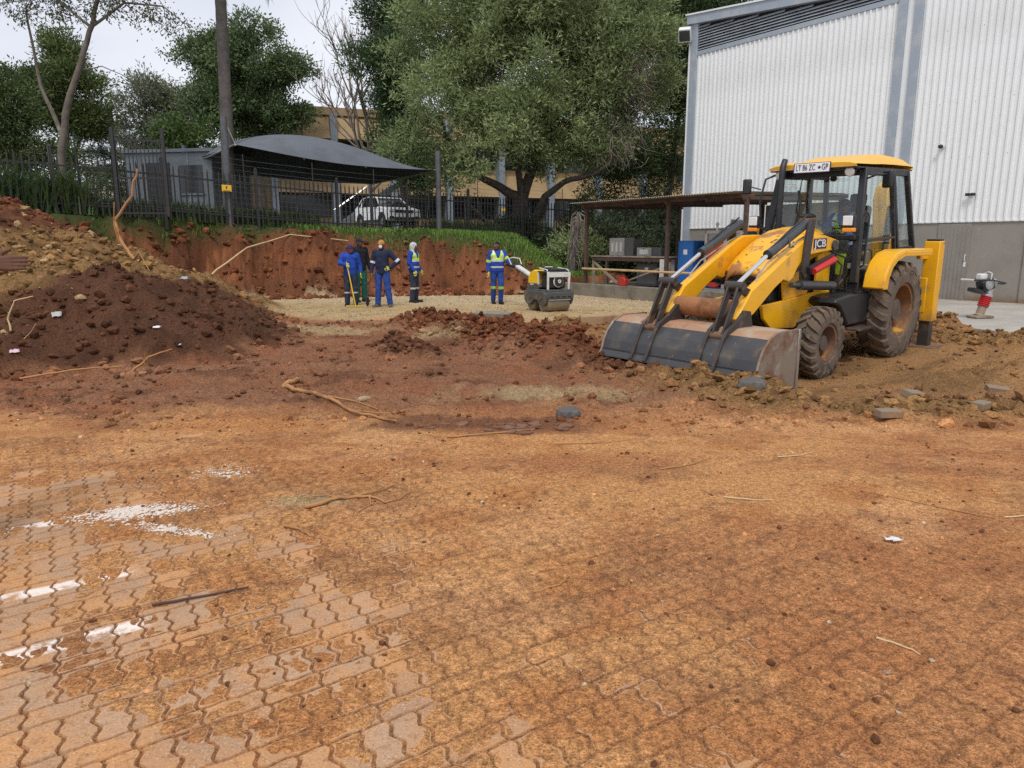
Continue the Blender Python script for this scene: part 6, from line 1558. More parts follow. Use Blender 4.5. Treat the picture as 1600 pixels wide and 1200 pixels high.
def person(label, loc, yaw, J, top, legs, hat=None, hatcol=None, glove=(c_glove, c_glove), boot=c_boot, vest=None, bands=(), knee=(), mask=False, bare=None, H=1.75, head_turn=0., curl=(.6, .6), build_=1.0, loose=1.0):
    """stands facing -y; +x is the person's left."""
    k_ = H / 1.75
    D = dict(head=(0, -.015, 1.625), neck=(0, .0, 1.49), chest=(0, 0, 1.30), belly=(0, .0, 1.10), pelvis=(0, 0, .95), shL=(.185, .01, 1.435), shR=(-.185, .01, 1.435), elL=(.25, .02, 1.16), elR=(-.25, .02, 1.16), wrL=(.27, -.06, .92), wrR=(-.27, -.06, .92),
             hiL=(.095, 0, .93), hiR=(-.095, 0, .93), knL=(.11, -.02, .50), knR=(-.11, -.02, .50), anL=(.12, .02, .09), anR=(-.12, .02, .09), hfL=(0, -.25, -1), hfR=(0, -.25, -1), tsL=(-.3, -1, 0), tsR=(.3, -1, 0), toeL=(.14, -.16, .035), toeR=(-.14, -.16, .035))
    D.update(J); D = {a: np.array(b, float) * (k_ if a[:2] not in ('hf', 'ts') else 1) for a, b in D.items()}
    b_ = build_
    hd = D['head']; Rz = rotm('Z', head_turn); fw = Rz @ np.array((0, -1, 0)); rt_ = Rz @ np.array((1, 0, 0))
    body = [('e', hd, (.076, .093, .112), Rz), ('e', hd + fw * .03 + np.array((0, 0, -.055)), (.058, .066, .068), Rz), ('c', hd + fw * .086 + np.array((0, 0, .012)), hd + fw * .108 + np.array((0, 0, -.026)), .010, .016), ('c', hd + fw * .082 + np.array((0, 0, -.062)) - rt_ * .018, hd + fw * .082 + np.array((0, 0, -.062)) + rt_ * .018, .012, .012),
            ('e', hd + rt_ * .078, (.012, .024, .034), Rz), ('e', hd - rt_ * .078, (.012, .024, .034), Rz), ('c', D['neck'], hd + np.array((0, .015, -.06)), .056, .052),
            ('c', D['chest'] - np.array((.07, 0, 0)), D['chest'] + np.array((.07, 0, 0)), .095, .095), ('c', D['chest'], D['pelvis'], .11, .11), ('c', D['shL'], D['shR'], .055, .055)]
    for s in 'LR':
        body += [('c', D['sh' + s], D['el' + s], .045, .036), ('c', D['el' + s], D['wr' + s], .034, .024), ('c', D['hi' + s], D['kn' + s], .07, .05), ('c', D['kn' + s], D['an' + s], .048, .034)]
        if s == bare: continue
        body += hand_prims(D['wr' + s], D['hf' + s], D['ts' + s], np.cross(D['hf' + s], D['ts' + s]) * (1 if s == 'L' else -1), curl[0 if s == 'L' else 1], .9)
    V, F = sdf_mesh(body, .0105, .018)
    if bare:      # a close bare hand needs a finer surface
        hp = hand_prims(D['wr' + bare], D['hf' + bare], D['ts' + bare], np.cross(D['hf' + bare], D['ts' + bare]) * (1 if bare == 'L' else -1), curl[0 if bare == 'L' else 1], 1.02)
        V2, F2 = sdf_mesh(hp + [('c', D['el' + bare] * .5 + D['wr' + bare] * .5, D['wr' + bare], .034, .026)], .0034, .006); F = np.concatenate([F, F2 + len(V)]); V = np.concatenate([V, V2])
    root = link('person', np_mesh('person', V, F, True), m_skin, None, loc, (0, 0, yaw)); tag(root, label, 'person')
    q = MB()
    for sg in (-1, 1): q.ball(tuple(hd + fw * .080 + rt_ * sg * .032 + np.array((0, 0, .016))), .0125, 8, 6)
    q.build('eyes', m_eye, root)
    # jacket
    t_ = [('c', D['chest'] + np.array((-.085 * b_, .0, .06)), D['chest'] + np.array((.085 * b_, 0, .06)), .115 * b_, .115 * b_), ('c', D['chest'] + np.array((-.06, 0, -.05)), D['belly'] + np.array((-.05, 0, 0)), .125 * b_, .125 * b_), ('c', D['chest'] + np.array((.06, 0, -.05)), D['belly'] + np.array((.05, 0, 0)), .125 * b_, .125 * b_),
          ('c', D['belly'] + np.array((-.055, 0, 0)), D['pelvis'] + np.array((-.06, 0, -.02)), .125 * b_, .12 * b_), ('c', D['belly'] + np.array((.055, 0, 0)), D['pelvis'] + np.array((.06, 0, -.02)), .125 * b_, .12 * b_), ('c', D['shL'], D['shR'], .072, .072), ('c', D['neck'] + np.array((0, .01, -.05)), D['neck'] + np.array((0, .012, .01)), .085, .072)]
    for s in 'LR': t_ += [('c', D['sh' + s], D['el' + s], .074 * loose, .062 * loose), ('c', D['el' + s], D['wr' + s] - (D['wr' + s] - D['el' + s]) * .04, .060 * loose, .046 * loose)]
    V, F = sdf_mesh(t_, .0125, .03)
    me = np_mesh('jacket', V, F, True); o = link('jacket', me, [top, c_silver, c_lime], root)
    fc = V[F].mean(1); mi = np.zeros(len(F), np.int32)
    for (s, t0, t1, m) in bands:      # sleeve bands
        for A_, B_ in (((D['el' + s], D['wr' + s]),) if t0 >= 1 else ((D['sh' + s], D['el' + s]),)):
            tt = ((fc - A_) @ (B_ - A_)) / ((B_ - A_) @ (B_ - A_)); dist = np.linalg.norm(fc - A_ - np.clip(tt, 0, 1)[:, None] * (B_ - A_), axis=1)
            mi[(tt > t0 % 1) & (tt < t1 % 1 + (t1 % 1 == 0)) & (dist < .085)] = m
    me.polygons.foreach_set('material_index', mi)
    if vest:
        tv = [(p[0], p[1], p[2], p[3] + .014, p[4] + .014) for p in t_[:5]] + [('c', D['shL'] * .78 + D['shR'] * .22, D['shR'] * .78 + D['shL'] * .22, .084, .084)]
        V, F = sdf_mesh(tv, .0125, .03); fc = V[F].mean(1); keep = (fc[:, 2] > D['pelvis'][2] - .02)
        vn = np.abs(fc[:, 0]) < .035 + np.clip((fc[:, 2] - 1.32 * k_), 0, 1) * .35
        keep &= ~((fc[:, 1] < 0) & vn & (fc[:, 2] > 1.30 * k_)) & ~((fc[:, 2] > 1.49 * k_) & (np.abs(fc[:, 0]) < .09))
        F = F[keep]; fc = fc[keep]; z = fc[:, 2] / k_; mi = np.zeros(len(F), np.int32)
        mi[z < 1.20] = 2; mi[(z > 1.20) & (z < 1.245)] = 1; mi[(z > 1.02) & (z < 1.07)] = 1; mi[(z > 1.245) & (np.abs(np.abs(fc[:, 0]) - .125) < .022)] = 1
        me = np_mesh('vest', V, F, True); me.polygons.foreach_set('material_index', mi) if len(F) else None
        link('vest', me, [c_lime, c_silver, vest], root); me.polygons.foreach_set('material_index', mi)
    # trousers
    t_ = [('c', D['pelvis'] + np.array((-.05, 0, .03)), D['pelvis'] + np.array((.05, 0, .03)), .115 * b_, .115 * b_)]
    for s in 'LR': t_ += [('c', D['hi' + s], D['kn' + s], .098 * loose, .078 * loose), ('c', D['kn' + s], D['an' + s] + np.array((0, 0, .01)), .077 * loose, .070 * loose)]
    V, F = sdf_mesh(t_, .0125, .02); me = np_mesh('trousers', V, F, True); link('trousers', me, [legs, c_silver, c_lime], root)
    fc = V[F].mean(1); mi = np.zeros(len(F), np.int32)
    for (z0, z1, m) in knee: mi[(fc[:, 2] > z0 * k_) & (fc[:, 2] < z1 * k_)] = m
    me.polygons.foreach_set('material_index', mi)
    for s in 'LR':
        a, t2 = D['an' + s], D['toe' + s]; hl = a + (a - t2) * np.array((.35, .35, 0)); hl[2] = .045
        V, F = sdf_mesh([('c', hl, t2, .045, .042), ('c', a + np.array((0, 0, .06)), a * np.array((1, 1, 0)) + np.array((0, 0, .05)), .052, .052), ('c', hl * np.array((1, 1, 0)) + np.array((0, 0, .02)), t2 * np.array((1, 1, 0)) + np.array((0, 0, .02)), .042, .045)], .012, .02)
        V[:, 2] = np.maximum(V[:, 2], 0); link('boot', np_mesh('boot', V, F, True), boot, root)
        gl = glove[0 if s == 'L' else 1]
        if gl:
            P = hand_prims(D['wr' + s], D['hf' + s], D['ts' + s], np.cross(D['hf' + s], D['ts' + s]) * (1 if s == 'L' else -1), curl[0 if s == 'L' else 1], 1.0)
            P = [(p[0], p[1], p[2], p[3] + .004, p[4] + .004) for p in P] + [('c', D['wr' + s], D['wr' + s] - (D['wr' + s] - D['el' + s]) * .12, .034, .04)]
            V, F = sdf_mesh(P, .0055, .008); link('glove', np_mesh('glove', V, F, True), gl, root)
    if hat:
        up = np.array((0, 0, 1.0))
        if hat == 'cap':
            V, F = sdf_mesh([('e', hd + up * .035, (.085, .102, .092), Rz), ('e', hd + fw * .12 + up * .045, (.065, .075, .012), Rz @ rotm('X', .18))], .009, .012); V, F = V, F[V[F].mean(1)[:, 2] > hd[2] + .02]
        elif hat == 'beanie': V, F = sdf_mesh([('e', hd + up * .04 - fw * .005, (.087, .104, .098), Rz), ('c', hd + up * .03 + fw * .07 - rt_ * .03, hd + up * .03 + fw * .07 + rt_ * .03, .022, .022)], .009, .02); F = F[V[F].mean(1)[:, 2] > hd[2] + .012]
        else:  # close-fitting hood that covers ears and neck
            V, F = sdf_mesh([('e', hd + up * .025 - fw * .012, (.095, .110, .118), Rz), ('c', hd - fw * .03, D['neck'] + np.array((0, .02, .0)), .09, .08)], .009, .02)
            fc = V[F].mean(1) - hd; fx = fc @ rt_; ff = fc @ fw; F = F[~((ff > .045) & (np.abs(fx) < .062) & (fc[:, 2] < .045))]
        link('hat' if hat != 'hood' else 'hood', np_mesh('hat', V, F, True), hatcol, root)
    else:
        V, F = sdf_mesh([('e', hd + np.array((0, 0, .012)) - fw * .006, (.080, .097, .112), Rz)], .009, .01); fc = V[F].mean(1) - hd; F = F[(fc[:, 2] > .045 - .5 * np.clip(-(fc @ fw), -.05, .12))]
        link('hair', np_mesh('hair', V, F, True), c_blackj, root)
    if mask:
        V, F = sdf_mesh([('e', hd + fw * .085 + np.array((0, 0, -.042)), (.046, .034, .052), Rz)], .008, .01); link('mask', np_mesh('mask', V, F, True), c_mask, root)
    return root

def stand(x, y): return (x, y, gz(x, y) - .004)
# A: leans on a yellow rake
pa = person('person in royal blue jacket and purple knit hat leaning on a yellow rake', stand(-4.40, 19.75), R(8), dict(elR=(-.27, -.14, 1.22), wrR=(-.08, -.33, 1.18), hfR=(.5, -.6, -.4), tsR=(.3, 0, 1), elL=(.27, .05, 1.18), wrL=(.30, -.05, .95), head=(.02, -.03, 1.60)),
            c_royal, c_slate, 'beanie', c_purple, knee=((.36, .41, 1),), H=1.66, head_turn=R(35), loose=1.03)
# the one whose other hand is held out to the left of the picture
pb = person('person in black jacket, green trousers and navy cap standing behind the rake holder', stand(-4.42, 21.1), R(40), dict(elR=(-.24, -.02, 1.15), wrR=(-.24, -.16, .93)), c_blackj, c_green, 'cap', c_navy, glove=(c_gloved, c_gloved), H=1.84, head_turn=R(25), build_=1.08, loose=1.1)
pc_ = person('person in navy jacket, orange hat and white dust mask with one hand on the hip', stand(-3.48, 19.45), R(-6), dict(elL=(.42, .06, 1.20), wrL=(.23, -.06, 1.03), hfL=(-.8, -.5, -.3), tsL=(.2, .2, 1), elR=(-.25, .0, 1.16), wrR=(-.27, -.10, .92), knL=(.14, -.02, .5), anL=(.19, 0, .09), toeL=(.24, -.17, .035), anR=(-.14, -.02, .09), toeR=(-.20, -.18, .035)),
             c_navy, c_blue2, 'beanie', c_orange, glove=(c_glove, c_glove), boot=c_bootd, mask=True, bands=(('L', .80, 1.0, 1), ('R', .80, 1.0, 1)), H=1.77, loose=1.08)
pd_ = person('person in hi-vis vest and white hood standing side-on and looking right', stand(-2.84, 21.0), R(72), dict(elR=(-.25, .03, 1.16), wrR=(-.23, -.12, .95), wrL=(.24, -.10, .96)), c_royal, c_slate, 'hood', c_grey, vest=c_royal, knee=((.40, .46, 1),), H=1.72, loose=1.05)
pe = person('person in lime and blue hi-vis vest steering the roller by its handle', stand(-.42, 20.45), R(14), dict(elL=(.30, -.10, 1.22), wrL=(.36, -.34, 1.12), hfL=(.5, -.8, -.1), tsL=(0, -.3, 1), knL=(.09, -.12, .51), anL=(.10, .0, .10), toeL=(.11, -.18, .04), knR=(-.10, .02, .50), anR=(-.08, .16, .11), toeR=(-.09, -.02, .04)),
            c_royal, c_blue2, None, None, glove=(c_gloved, c_glove), vest=c_royal, bands=(('L', .55, .80, 2), ('R', .70, .95, 2)), knee=((.43, .50, 2),), H=1.74, head_turn=R(-55))
# driver seated in the cab
drv = person('person in blue overalls and hi-vis seated at the wheel of the loader', (0, 0, 0), 0, dict(head=(0, -.05, 1.60), hiL=(.1, 0, .90), hiR=(-.1, 0, .90), knL=(.16, -.42, .93), knR=(-.16, -.42, .93), anL=(.16, -.50, .55), anR=(-.16, -.50, .55), toeL=(.17, -.66, .48), toeR=(-.17, -.66, .48), elL=(.27, -.16, 1.18), elR=(-.27, -.16, 1.18), wrL=(.16, -.40, 1.22), wrR=(-.16, -.40, 1.22), hfL=(-.1, -1, .1), hfR=(.1, -1, .1), tsL=(-1, 0, .3), tsR=(1, 0, .3)),
             c_royal, c_navy, 'cap', c_navy, vest=c_royal, H=1.72, head_turn=R(20))
drv.matrix_world = MACH @ Matrix.Translation((-.18, 0, .62)) @ Matrix.Rotation(R(90), 4, 'Z')
# bystander at the left edge of the view, only the outstretched hand in frame
pg = person('person just outside the left edge, one bare hand held out over the heap', (-3.07, 3.42, 0), R(95), dict(elL=(.22, -.22, 1.44), wrL=(.12, -.50, 1.49), hfL=(.10, -1, .02), tsL=(.15, -.1, 1)), c_navy, c_slate, 'cap', c_navy, glove=(None, c_gloved), H=1.78, curl=(.10, .6), bare='L')
pg.location.z = 0.0

# tools
m_tooly = MT('yellow_handle', (.72, .50, .03), .45); m_tooly2 = MT('rake_head', (.60, .42, .05), .5)
rk = empty('rake', (0, 0, 0), 0, 'long yellow-handled rake held upright by the person in royal blue', 'rake')
zr = gz(-4.22, 19.35)
rtop = np.array(pa.matrix_basis @ Vector((-.05, -.36, 1.16 * 1.66 / 1.75)))
rtop = np.array(Matrix.Translation(pa.location) @ Matrix.Rotation(R(8), 4, 'Z') @ Vector((-.06 * .95, -.36 * .95, 1.17 * .95)))
q = MB(); q.tube([rtop + np.array((-.01, 0, .08)), (-4.20, 19.30, zr + .03)], .016, 8); q.build('handle', m_tooly, rk); q = MB()
q.box((-4.20, 19.30, zr + .03), (.50, .03, .03)); q.build('head_bar', m_tooly2, rk)
for k in range(9): q = MB(); q.box((-4.42 + k * .055, 19.30, zr + .005), (.012, .012, .05)); q.build('tine', m_tooly2, rk)
sv = empty('shovel', (0, 0, 0), 0, 'worn dark-handled shovel standing beside the masked person', 'shovel')
zs = gz(-3.83, 19.3); a_ = np.array((-3.83 + .07, 19.28, zs + .86)); b_ = np.array((-3.86, 19.26, zs + .30))
q = MB(); q.tube([a_ + (a_ - b_) * .15, b_], .016, 8); q.build('handle', m_rust, sv); q = MB()
q.prism([(-.10, .24), (.10, .24), (.11, .05), (.0, -.02), (-.11, .05)], 'y', -.008, .008); q.build('blade', m_link, sv, loc=(-3.87, 19.26, zs + .03), rot=(.0, R(4), R(80)), bevel=.003); q = MB()
# ================================================================== debris
def icos():
    t_ = (1 + 5 ** .5) / 2
    V = np.array([(-1, t_, 0), (1, t_, 0), (-1, -t_, 0), (1, -t_, 0), (0, -1, t_), (0, 1, t_), (0, -1, -t_), (0, 1, -t_), (t_, 0, -1), (t_, 0, 1), (-t_, 0, -1), (-t_, 0, 1)]); V /= np.linalg.norm(V[0])
    F = np.array([(0, 11, 5), (0, 5, 1), (0, 1, 7), (0, 7, 10), (0, 10, 11), (1, 5, 9), (5, 11, 4), (11, 10, 2), (10, 7, 6), (7, 1, 8), (3, 9, 4), (3, 4, 2), (3, 2, 6), (3, 6, 8), (3, 8, 9), (4, 9, 5), (2, 4, 11), (6, 2, 10), (8, 6, 7), (9, 8, 1)])
    return V, F
IV, IF = icos()
def clods(name, label, x, y, s, col, cat='soil clods', sink=.25, flat=.7, mat=None):
    n = len(x); z = height(x, y)
    jit = 1 + RNG.normal(size=(n, 12, 1)) * .17
    sc = s[:, None, None] * np.stack([RNG.uniform(.7, 1.4, n), RNG.uniform(.7, 1.3, n), RNG.uniform(.5, 1.0, n) * flat / .7], 1)[:, None]
    A = RNG.uniform(0, 6.28, n); c_, s_ = np.cos(A), np.sin(A)
    P = IV[None] * jit * sc
    tl = RNG.normal(size=n) * .4; ct, st_ = np.cos(tl), np.sin(tl)
    P = np.stack([P[..., 0], P[..., 1] * ct[:, None] - P[..., 2] * st_[:, None], P[..., 1] * st_[:, None] + P[..., 2] * ct[:, None]], -1)
    P = np.stack([P[..., 0] * c_[:, None] - P[..., 1] * s_[:, None], P[..., 0] * s_[:, None] + P[..., 1] * c_[:, None], P[..., 2]], -1)
    P += np.stack([x, y, z + s * (.6 - sink) * flat], 1)[:, None]
    F = (np.arange(n)[:, None, None] * 12 + IF[None]).reshape(-1, 3)
    C = np.repeat(col, 12, 0)
    o = link(name, np_mesh(name, P.reshape(-1, 3), F, False, {'soil': C}), mat or m_clod)
    return tag(o, label, cat, kind='stuff')
t = NT('clod'); a = t.new('ShaderNodeVertexColor', layer_name='soil'); pos = t.coord('World')
g1 = t.noise(45, 4, .65, pos); col = t.mix(t.ramp(g1, .3, .75), t.mix(1.0, a.outputs['Color'], (.6, .57, .54), 'MULTIPLY'), t.mix(1.0, a.outputs['Color'], (1.3, 1.3, 1.3), 'MULTIPLY'))
t.set(Base_Color=col, Roughness=.95, Normal=t.bump(t.noise(60, 4, .6, pos), .6, .01)); t.b.inputs['Specular IOR Level'].default_value = .15; m_clod = t.m
def cl_at(n, fn, smin, smax, pw=2.2):
    x, y, keep = fn(n); x, y = x[keep], y[keep]
    s = smin + (smax - smin) * RNG.random(len(x)) ** pw
    c = soil(x, y, height(x, y)) * RNG.uniform(.55, 1.35, (len(x), 1))
    return x, y, s, c
# heap rubble
def f_heap(n):
    x, y = RNG.uniform(-13, -3.2, n), RNG.uniform(7.2, 16.5, n); h = heap(x, y); pr = np.where(x < -6.3 + 1.5 * (vnoise(x, y, 3) - .5), 1.0, .6)
    return x, y, (h > -.12) & (RNG.random(n) < pr * (.35 + .9 * vnoise(x * 1.3, y * 1.3, 4)))
x, y, s, c = cl_at(15000, f_heap, .010, .085, 3.6); m = RNG.random(len(x)) < .10; m &= x < -6.2; c[m] = np.array((.36, .25, .13)) * RNG.uniform(.8, 1.25, (m.sum(), 1))
clods('heap_rubble', 'loose stones and clods covering the soil heap on the left', x, y, s, c)
def f_bank(n):
    x, y = RNG.uniform(-13, 2.2, n), RNG.uniform(17, 27, n); d, s_, _ = polydist(x, y, FOOT); sd = d * s_
    return x, y, (sd > -.9) & (sd < 1.7) & (RNG.random(n) < np.where(sd < .3, .9, .55))
x, y, s, c = cl_at(9000, f_bank, .02, .13, 3.0); c = RED[None] * RNG.uniform(.35, 1.2, (len(x), 1)); clods('bank_clods', 'fallen red clods on the face and foot of the earth bank', x, y, s, c)
def f_ridge(n):
    xs, ys = [], []
    for pts, h, w, sd in RIDGES:
        P = np.array(pts); L = np.linalg.norm(np.diff(P, axis=0), axis=1); k = int(n * L.sum() * h / 2.2 * (.5 if sd in (39, 41, 43, 45) else 1))
        sgm = RNG.choice(len(L), k, p=L / L.sum()); t_ = RNG.random(k)[:, None]; p = P[sgm] * (1 - t_) + P[sgm + 1] * t_ + RNG.normal(size=(k, 2)) * w * .62; xs.append(p[:, 0]); ys.append(p[:, 1])
    x, y = np.concatenate(xs), np.concatenate(ys)
    lx = MI[0, 0] * x + MI[0, 1] * y + MI[0, 3]; ly = MI[1, 0] * x + MI[1, 1] * y + MI[1, 3]
    return x, y, ~((lx > -1.5) & (lx < 3.3) & (np.abs(ly) < 1.15))
x, y, s, c = cl_at(6500, f_ridge, .010, .075, 3.8); clods('rubble_ridge_clods', 'broken clods and stones along the churned rubble ridges', x, y, s, c)
def f_mid(n):
    x, y = RNG.uniform(-7, 9, n), RNG.uniform(6.2, 15.5, n); return x, y, (RNG.random(n) < sstep(.42, .66, fbm(x, y, 1.1, 3, 93)) + .10) & (heap(x, y) < 0)
x, y, s, c = cl_at(9000, f_mid, .008, .05, 3.5); clods('mud_clods', 'small clods scattered over the churned middle ground', x, y, s, c * .8)
def f_near(n):
    x, y = RNG.uniform(-5.5, 6.0, n), 1.5 + 5.2 * RNG.random(n) ** .8; return x, y, (np.abs(x) < (y + .8) * .9) & (RNG.random(n) < .14 + sstep(.5, .68, fbm(x, y, 1.2, 3, 94)))
x, y, s, c = cl_at(9000, f_near, .0025, .016, 3.2); m = RNG.random(len(x)) < .10; c[m] = np.array((.50, .40, .29)) * RNG.uniform(.7, 1.3, (m.sum(), 1)); m = RNG.random(len(x)) < .3; c[m] = DARK * 1.6
clods('ground_grit', 'fine grit, pebbles and crumbs over the sandy foreground', x, y, s, c, 'pebbles')
def f_pad(n):
    x, y = RNG.uniform(-8, 5, n), RNG.uniform(14.6, 24, n); return x, y, (y + .19 * x > 14.8) & (RNG.random(n) < .75)
x, y, s, c = cl_at(7000, f_pad, .006, .03, 3); clods('pad_gravel', 'loose gravel on the compacted pad', x, y, s, c, 'gravel')

# individually recognisable stones, bricks and blocks
def rock(name, label, cat, x, y, size, m, rz=0., tilt=0., seed=0, group=None):
    rg = np.random.default_rng(seed); bm = bmesh.new(); bmesh.ops.create_icosphere(bm, subdivisions=2, radius=.5)
    d = unit(7)
    for v in bm.verts:
        p = np.array(v.co); cut = min((.42 - .0) / max(1e-3, p @ q_) if p @ q_ > .42 * np.linalg.norm(p) / .5 * 1.0 else 1.0 for q_ in d); p = p * min(1, cut) * (1 + rg.normal() * .02); v.co = p * np.array(size)
    me = bpy.data.meshes.new(name); bm.to_mesh(me); bm.free()
    o = link(name, me, m, None, (x, y, gz(x, y) + size[2] * .22), (tilt, tilt * .5, rz)); return tag(o, label, cat, group)
m_darkrock = MT('dark_rock', (.085, .080, .078), .75, 0, [((.15, .135, .12), 6, .5, .7)], bump=(20, .4, .01)); m_rockt = MT('tan_rock', (.34, .25, .15), .85, 0, [((.22, .14, .075), 5, .45, .7)], bump=(25, .4, .01)); m_greyrock = MT('grey_rock', (.33, .31, .28), .8, 0, [((.22, .17, .12), 5, .5, .7)], bump=(25, .3, .01))
m_brickd = MT('dirty_paver', (.22, .165, .115), .9, 0, [((.36, .21, .10), 5, .48, .66), ((.13, .10, .075), 9, .55, .75)], bump=(40, .4, .006))
rock('dark_stone', 'dark grey angular stone alone in the centre of the sandy ground', 'stone', .53, 6.57, (.26, .18, .15), m_darkrock, .4, .1, 1)
rock('dark_stone', 'dark bluish stone half buried in the ridge below the bucket', 'stone', 2.47, 7.25, (.34, .22, .22), m_darkrock, .2, 0, 2)
rock('pale_stone', 'flat pale stone in the mud beside the long root', 'stone', -1.55, 7.35, (.17, .11, .07), m_rockt, .5, 0, 3)
rock('pale_stone', 'large pale tan stone high on the soil heap', 'stone', -6.75, 11.5, (.22, .18, .16), m_rockt, .9, .2, 4)
rock('black_lump', 'black lump of tar lying left of the bucket', 'stone', 2.0, 10.8, (.28, .2, .2), m_darkrock, 0, 0, 5)
for (x, y, rz, tl, lb) in [(3.45, 6.40, .15, .04, 'loose paver brick lying flat at the front foot of the rubble ridge'), (4.0, 7.02, .5, .25, 'loose paver brick tilted on top of the rubble ridge'), (5.45, 7.9, -.2, .18, 'tilted loose paver brick at the right end of the ridge'), (4.5, 6.72, .7, .06, 'flat pale paver brick half covered by soil right of the ridge')]:
    q = MB(); q.box((0, 0, .035), (.23, .115, .07)); o = q.build('loose_paver', m_brickd, None, bevel=.008, loc=(x, y, gz(x, y) + .01), rot=(tl, tl * .6, rz)); tag(o, lb, 'brick', 'loose paver bricks')
q = MB(); q.box((0, 0, .13), (.75, .3, .28)); o = q.build('concrete_block', m_conc, None, bevel=.02, loc=(-.32, 13.2, gz(-.32, 13.2) - .05), rot=(.05, .03, R(-6))); tag(o, 'rectangular concrete block sitting in the rubble ridge', 'concrete block')
q = MB(); q.box((0, 0, .08), (.85, .3, .2)); o = q.build('concrete_block', MT('clay_concrete', (.36, .24, .14), .9, 0, [((.27, .15, .08), 4, .45, .7)], bump=(20, .4, .01)), None, bevel=.03, loc=(1.75, 14.0, gz(1.75, 14.0) - .03), rot=(.03, -.04, R(4))); tag(o, 'clay-smeared concrete slab on edge left of the bucket', 'concrete block')
# roots and sticks
m_root = MT('root', (.40, .20, .075), .85, 0, [((.25, .115, .045), 5, .45, .7)], bump=(25, .4, .008)); m_cane = MT('pale_cane', (.58, .44, .24), .7, 0, [((.42, .29, .15), 4, .5, .75)])
def root_thing(name, label, pts, r0, r1, m, forks=(), lift=.02, cat='root'):
    P = [np.array((p[0], p[1], (gz(p[0], p[1]) + lift) if len(p) < 3 else p[2])) for p in pts]
    o0 = P[0].copy(); q = MB(); fine = []
    for i in range(len(P) - 1):
        for k in range(4): fine.append(P[i] + (P[i + 1] - P[i]) * k / 4 + (RNG.normal(size=3) * np.array((1, 1, .3)) * r0 * .5 if i + k else 0))
    fine.append(P[-1]); q.tube([f - o0 for f in fine], [r0 + (r1 - r0) * i / (len(fine) - 1) for i in range(len(fine))], 7)
    o = q.build(name, m, None, angle=80, loc=tuple(o0)); tag(o, label, cat)
    for fk in forks:
        q = MB(); Q = [np.array((p[0], p[1], (gz(p[0], p[1]) + lift) if len(p) < 3 else p[2])) - o0 for p in fk]; q.tube(Q, [r1 * 1.2] + [r1 * .6] * (len(Q) - 1), 6); q.build('side_root', m, o, angle=80)
    return o
root_thing('long_root', 'long orange root lying across the mud left of centre', [(-2.62, 8.6), (-2.72, 8.3), (-2.45, 7.85), (-2.0, 7.35), (-1.55, 6.85), (-1.05, 6.35)], .034, .010, m_root, [[(-1.6, 6.9), (-1.3, 6.75), (-1.15, 6.62)], [(-1.9, 7.25), (-1.6, 7.2), (-1.35, 7.05)]], .03)
zz = lambda x, y, h: (x, y, gz(x, y) + h)
root_thing('upright_root', 'tall bent root sticking up out of the soil behind the heap', [zz(-6.95, 13.4, 0), zz(-7.25, 13.5, .35), zz(-7.35, 13.6, .75), zz(-7.0, 13.6, 1.25), zz(-6.85, 13.6, 1.75)], .035, .018, m_root, [[zz(-6.95, 13.4, .02), zz(-6.8, 13.3, .25), zz(-6.6, 13.2, .1)], [zz(-7.25, 13.5, .3), zz(-7.3, 13.45, .6), zz(-7.22, 13.4, .95)]])
root_thing('heap_twig', 'pale bent twig standing on the heap near the outstretched hand', [zz(-6.6, 9.4, 0), zz(-6.62, 9.4, .18), zz(-6.5, 9.4, .42), zz(-6.25, 9.4, .58)], .014, .006, m_cane, [[zz(-6.4, 9.35, 0), zz(-6.3, 9.35, .12), zz(-6.22, 9.35, .28)]], cat='twig')
root_thing('fallen_cane', 'long pale cane lying along the top of the bank', [zz(-9.4, 20.9, .05), zz(-8.9, 21.9, .9), zz(-8.3, 22.9, 1.15 - .25), zz(-7.3, 24.1, .12), zz(-5.6, 25.0, .1)], .03, .014, m_cane, cat='cane')
root_thing('tangled_root', 'small tangle of pale roots on the sand left of centre', [(-1.28, 4.20), (-1.10, 4.36), (-.92, 4.40), (-.80, 4.30)], .014, .006, m_root, [[(-1.0, 4.4), (-.86, 4.52), (-.78, 4.62)], [(-.92, 4.4), (-.88, 4.25), (-.94, 4.12)], [(-1.1, 4.36), (-1.2, 4.42), (-1.34, 4.38)], [(-.8, 4.3), (-.72, 4.36), (-.66, 4.5)]], .012)
root_thing('curled_root', 'short curled root just below the root tangle', [(-1.32, 3.92), (-1.2, 3.86), (-1.12, 3.76)], .009, .004, m_root, [[(-1.2, 3.86), (-1.24, 3.94), (-1.2, 4.0)]], .008)
root_thing('thin_stick', 'thin dark stick on the pavers left of centre', [(-1.62, 2.98), (-1.45, 3.07), (-1.25, 3.16)], .007, .004, m_rust, (), .012, 'stick')
root_thing('heap_root', 'forked root poking out of the lower front of the heap', [zz(-4.9, 9.1, .02), zz(-4.7, 9.2, .22), zz(-4.45, 9.3, .3)], .018, .007, m_root, [[zz(-4.75, 9.15, .12), zz(-4.7, 9.1, .3)]])
root_thing('heap_stick', 'long thin stick along the front foot of the heap', [zz(-5.9, 8.45, .05), zz(-5.4, 8.65, .12), zz(-4.9, 8.9, .16)], .014, .008, m_root, (), .02, 'stick')
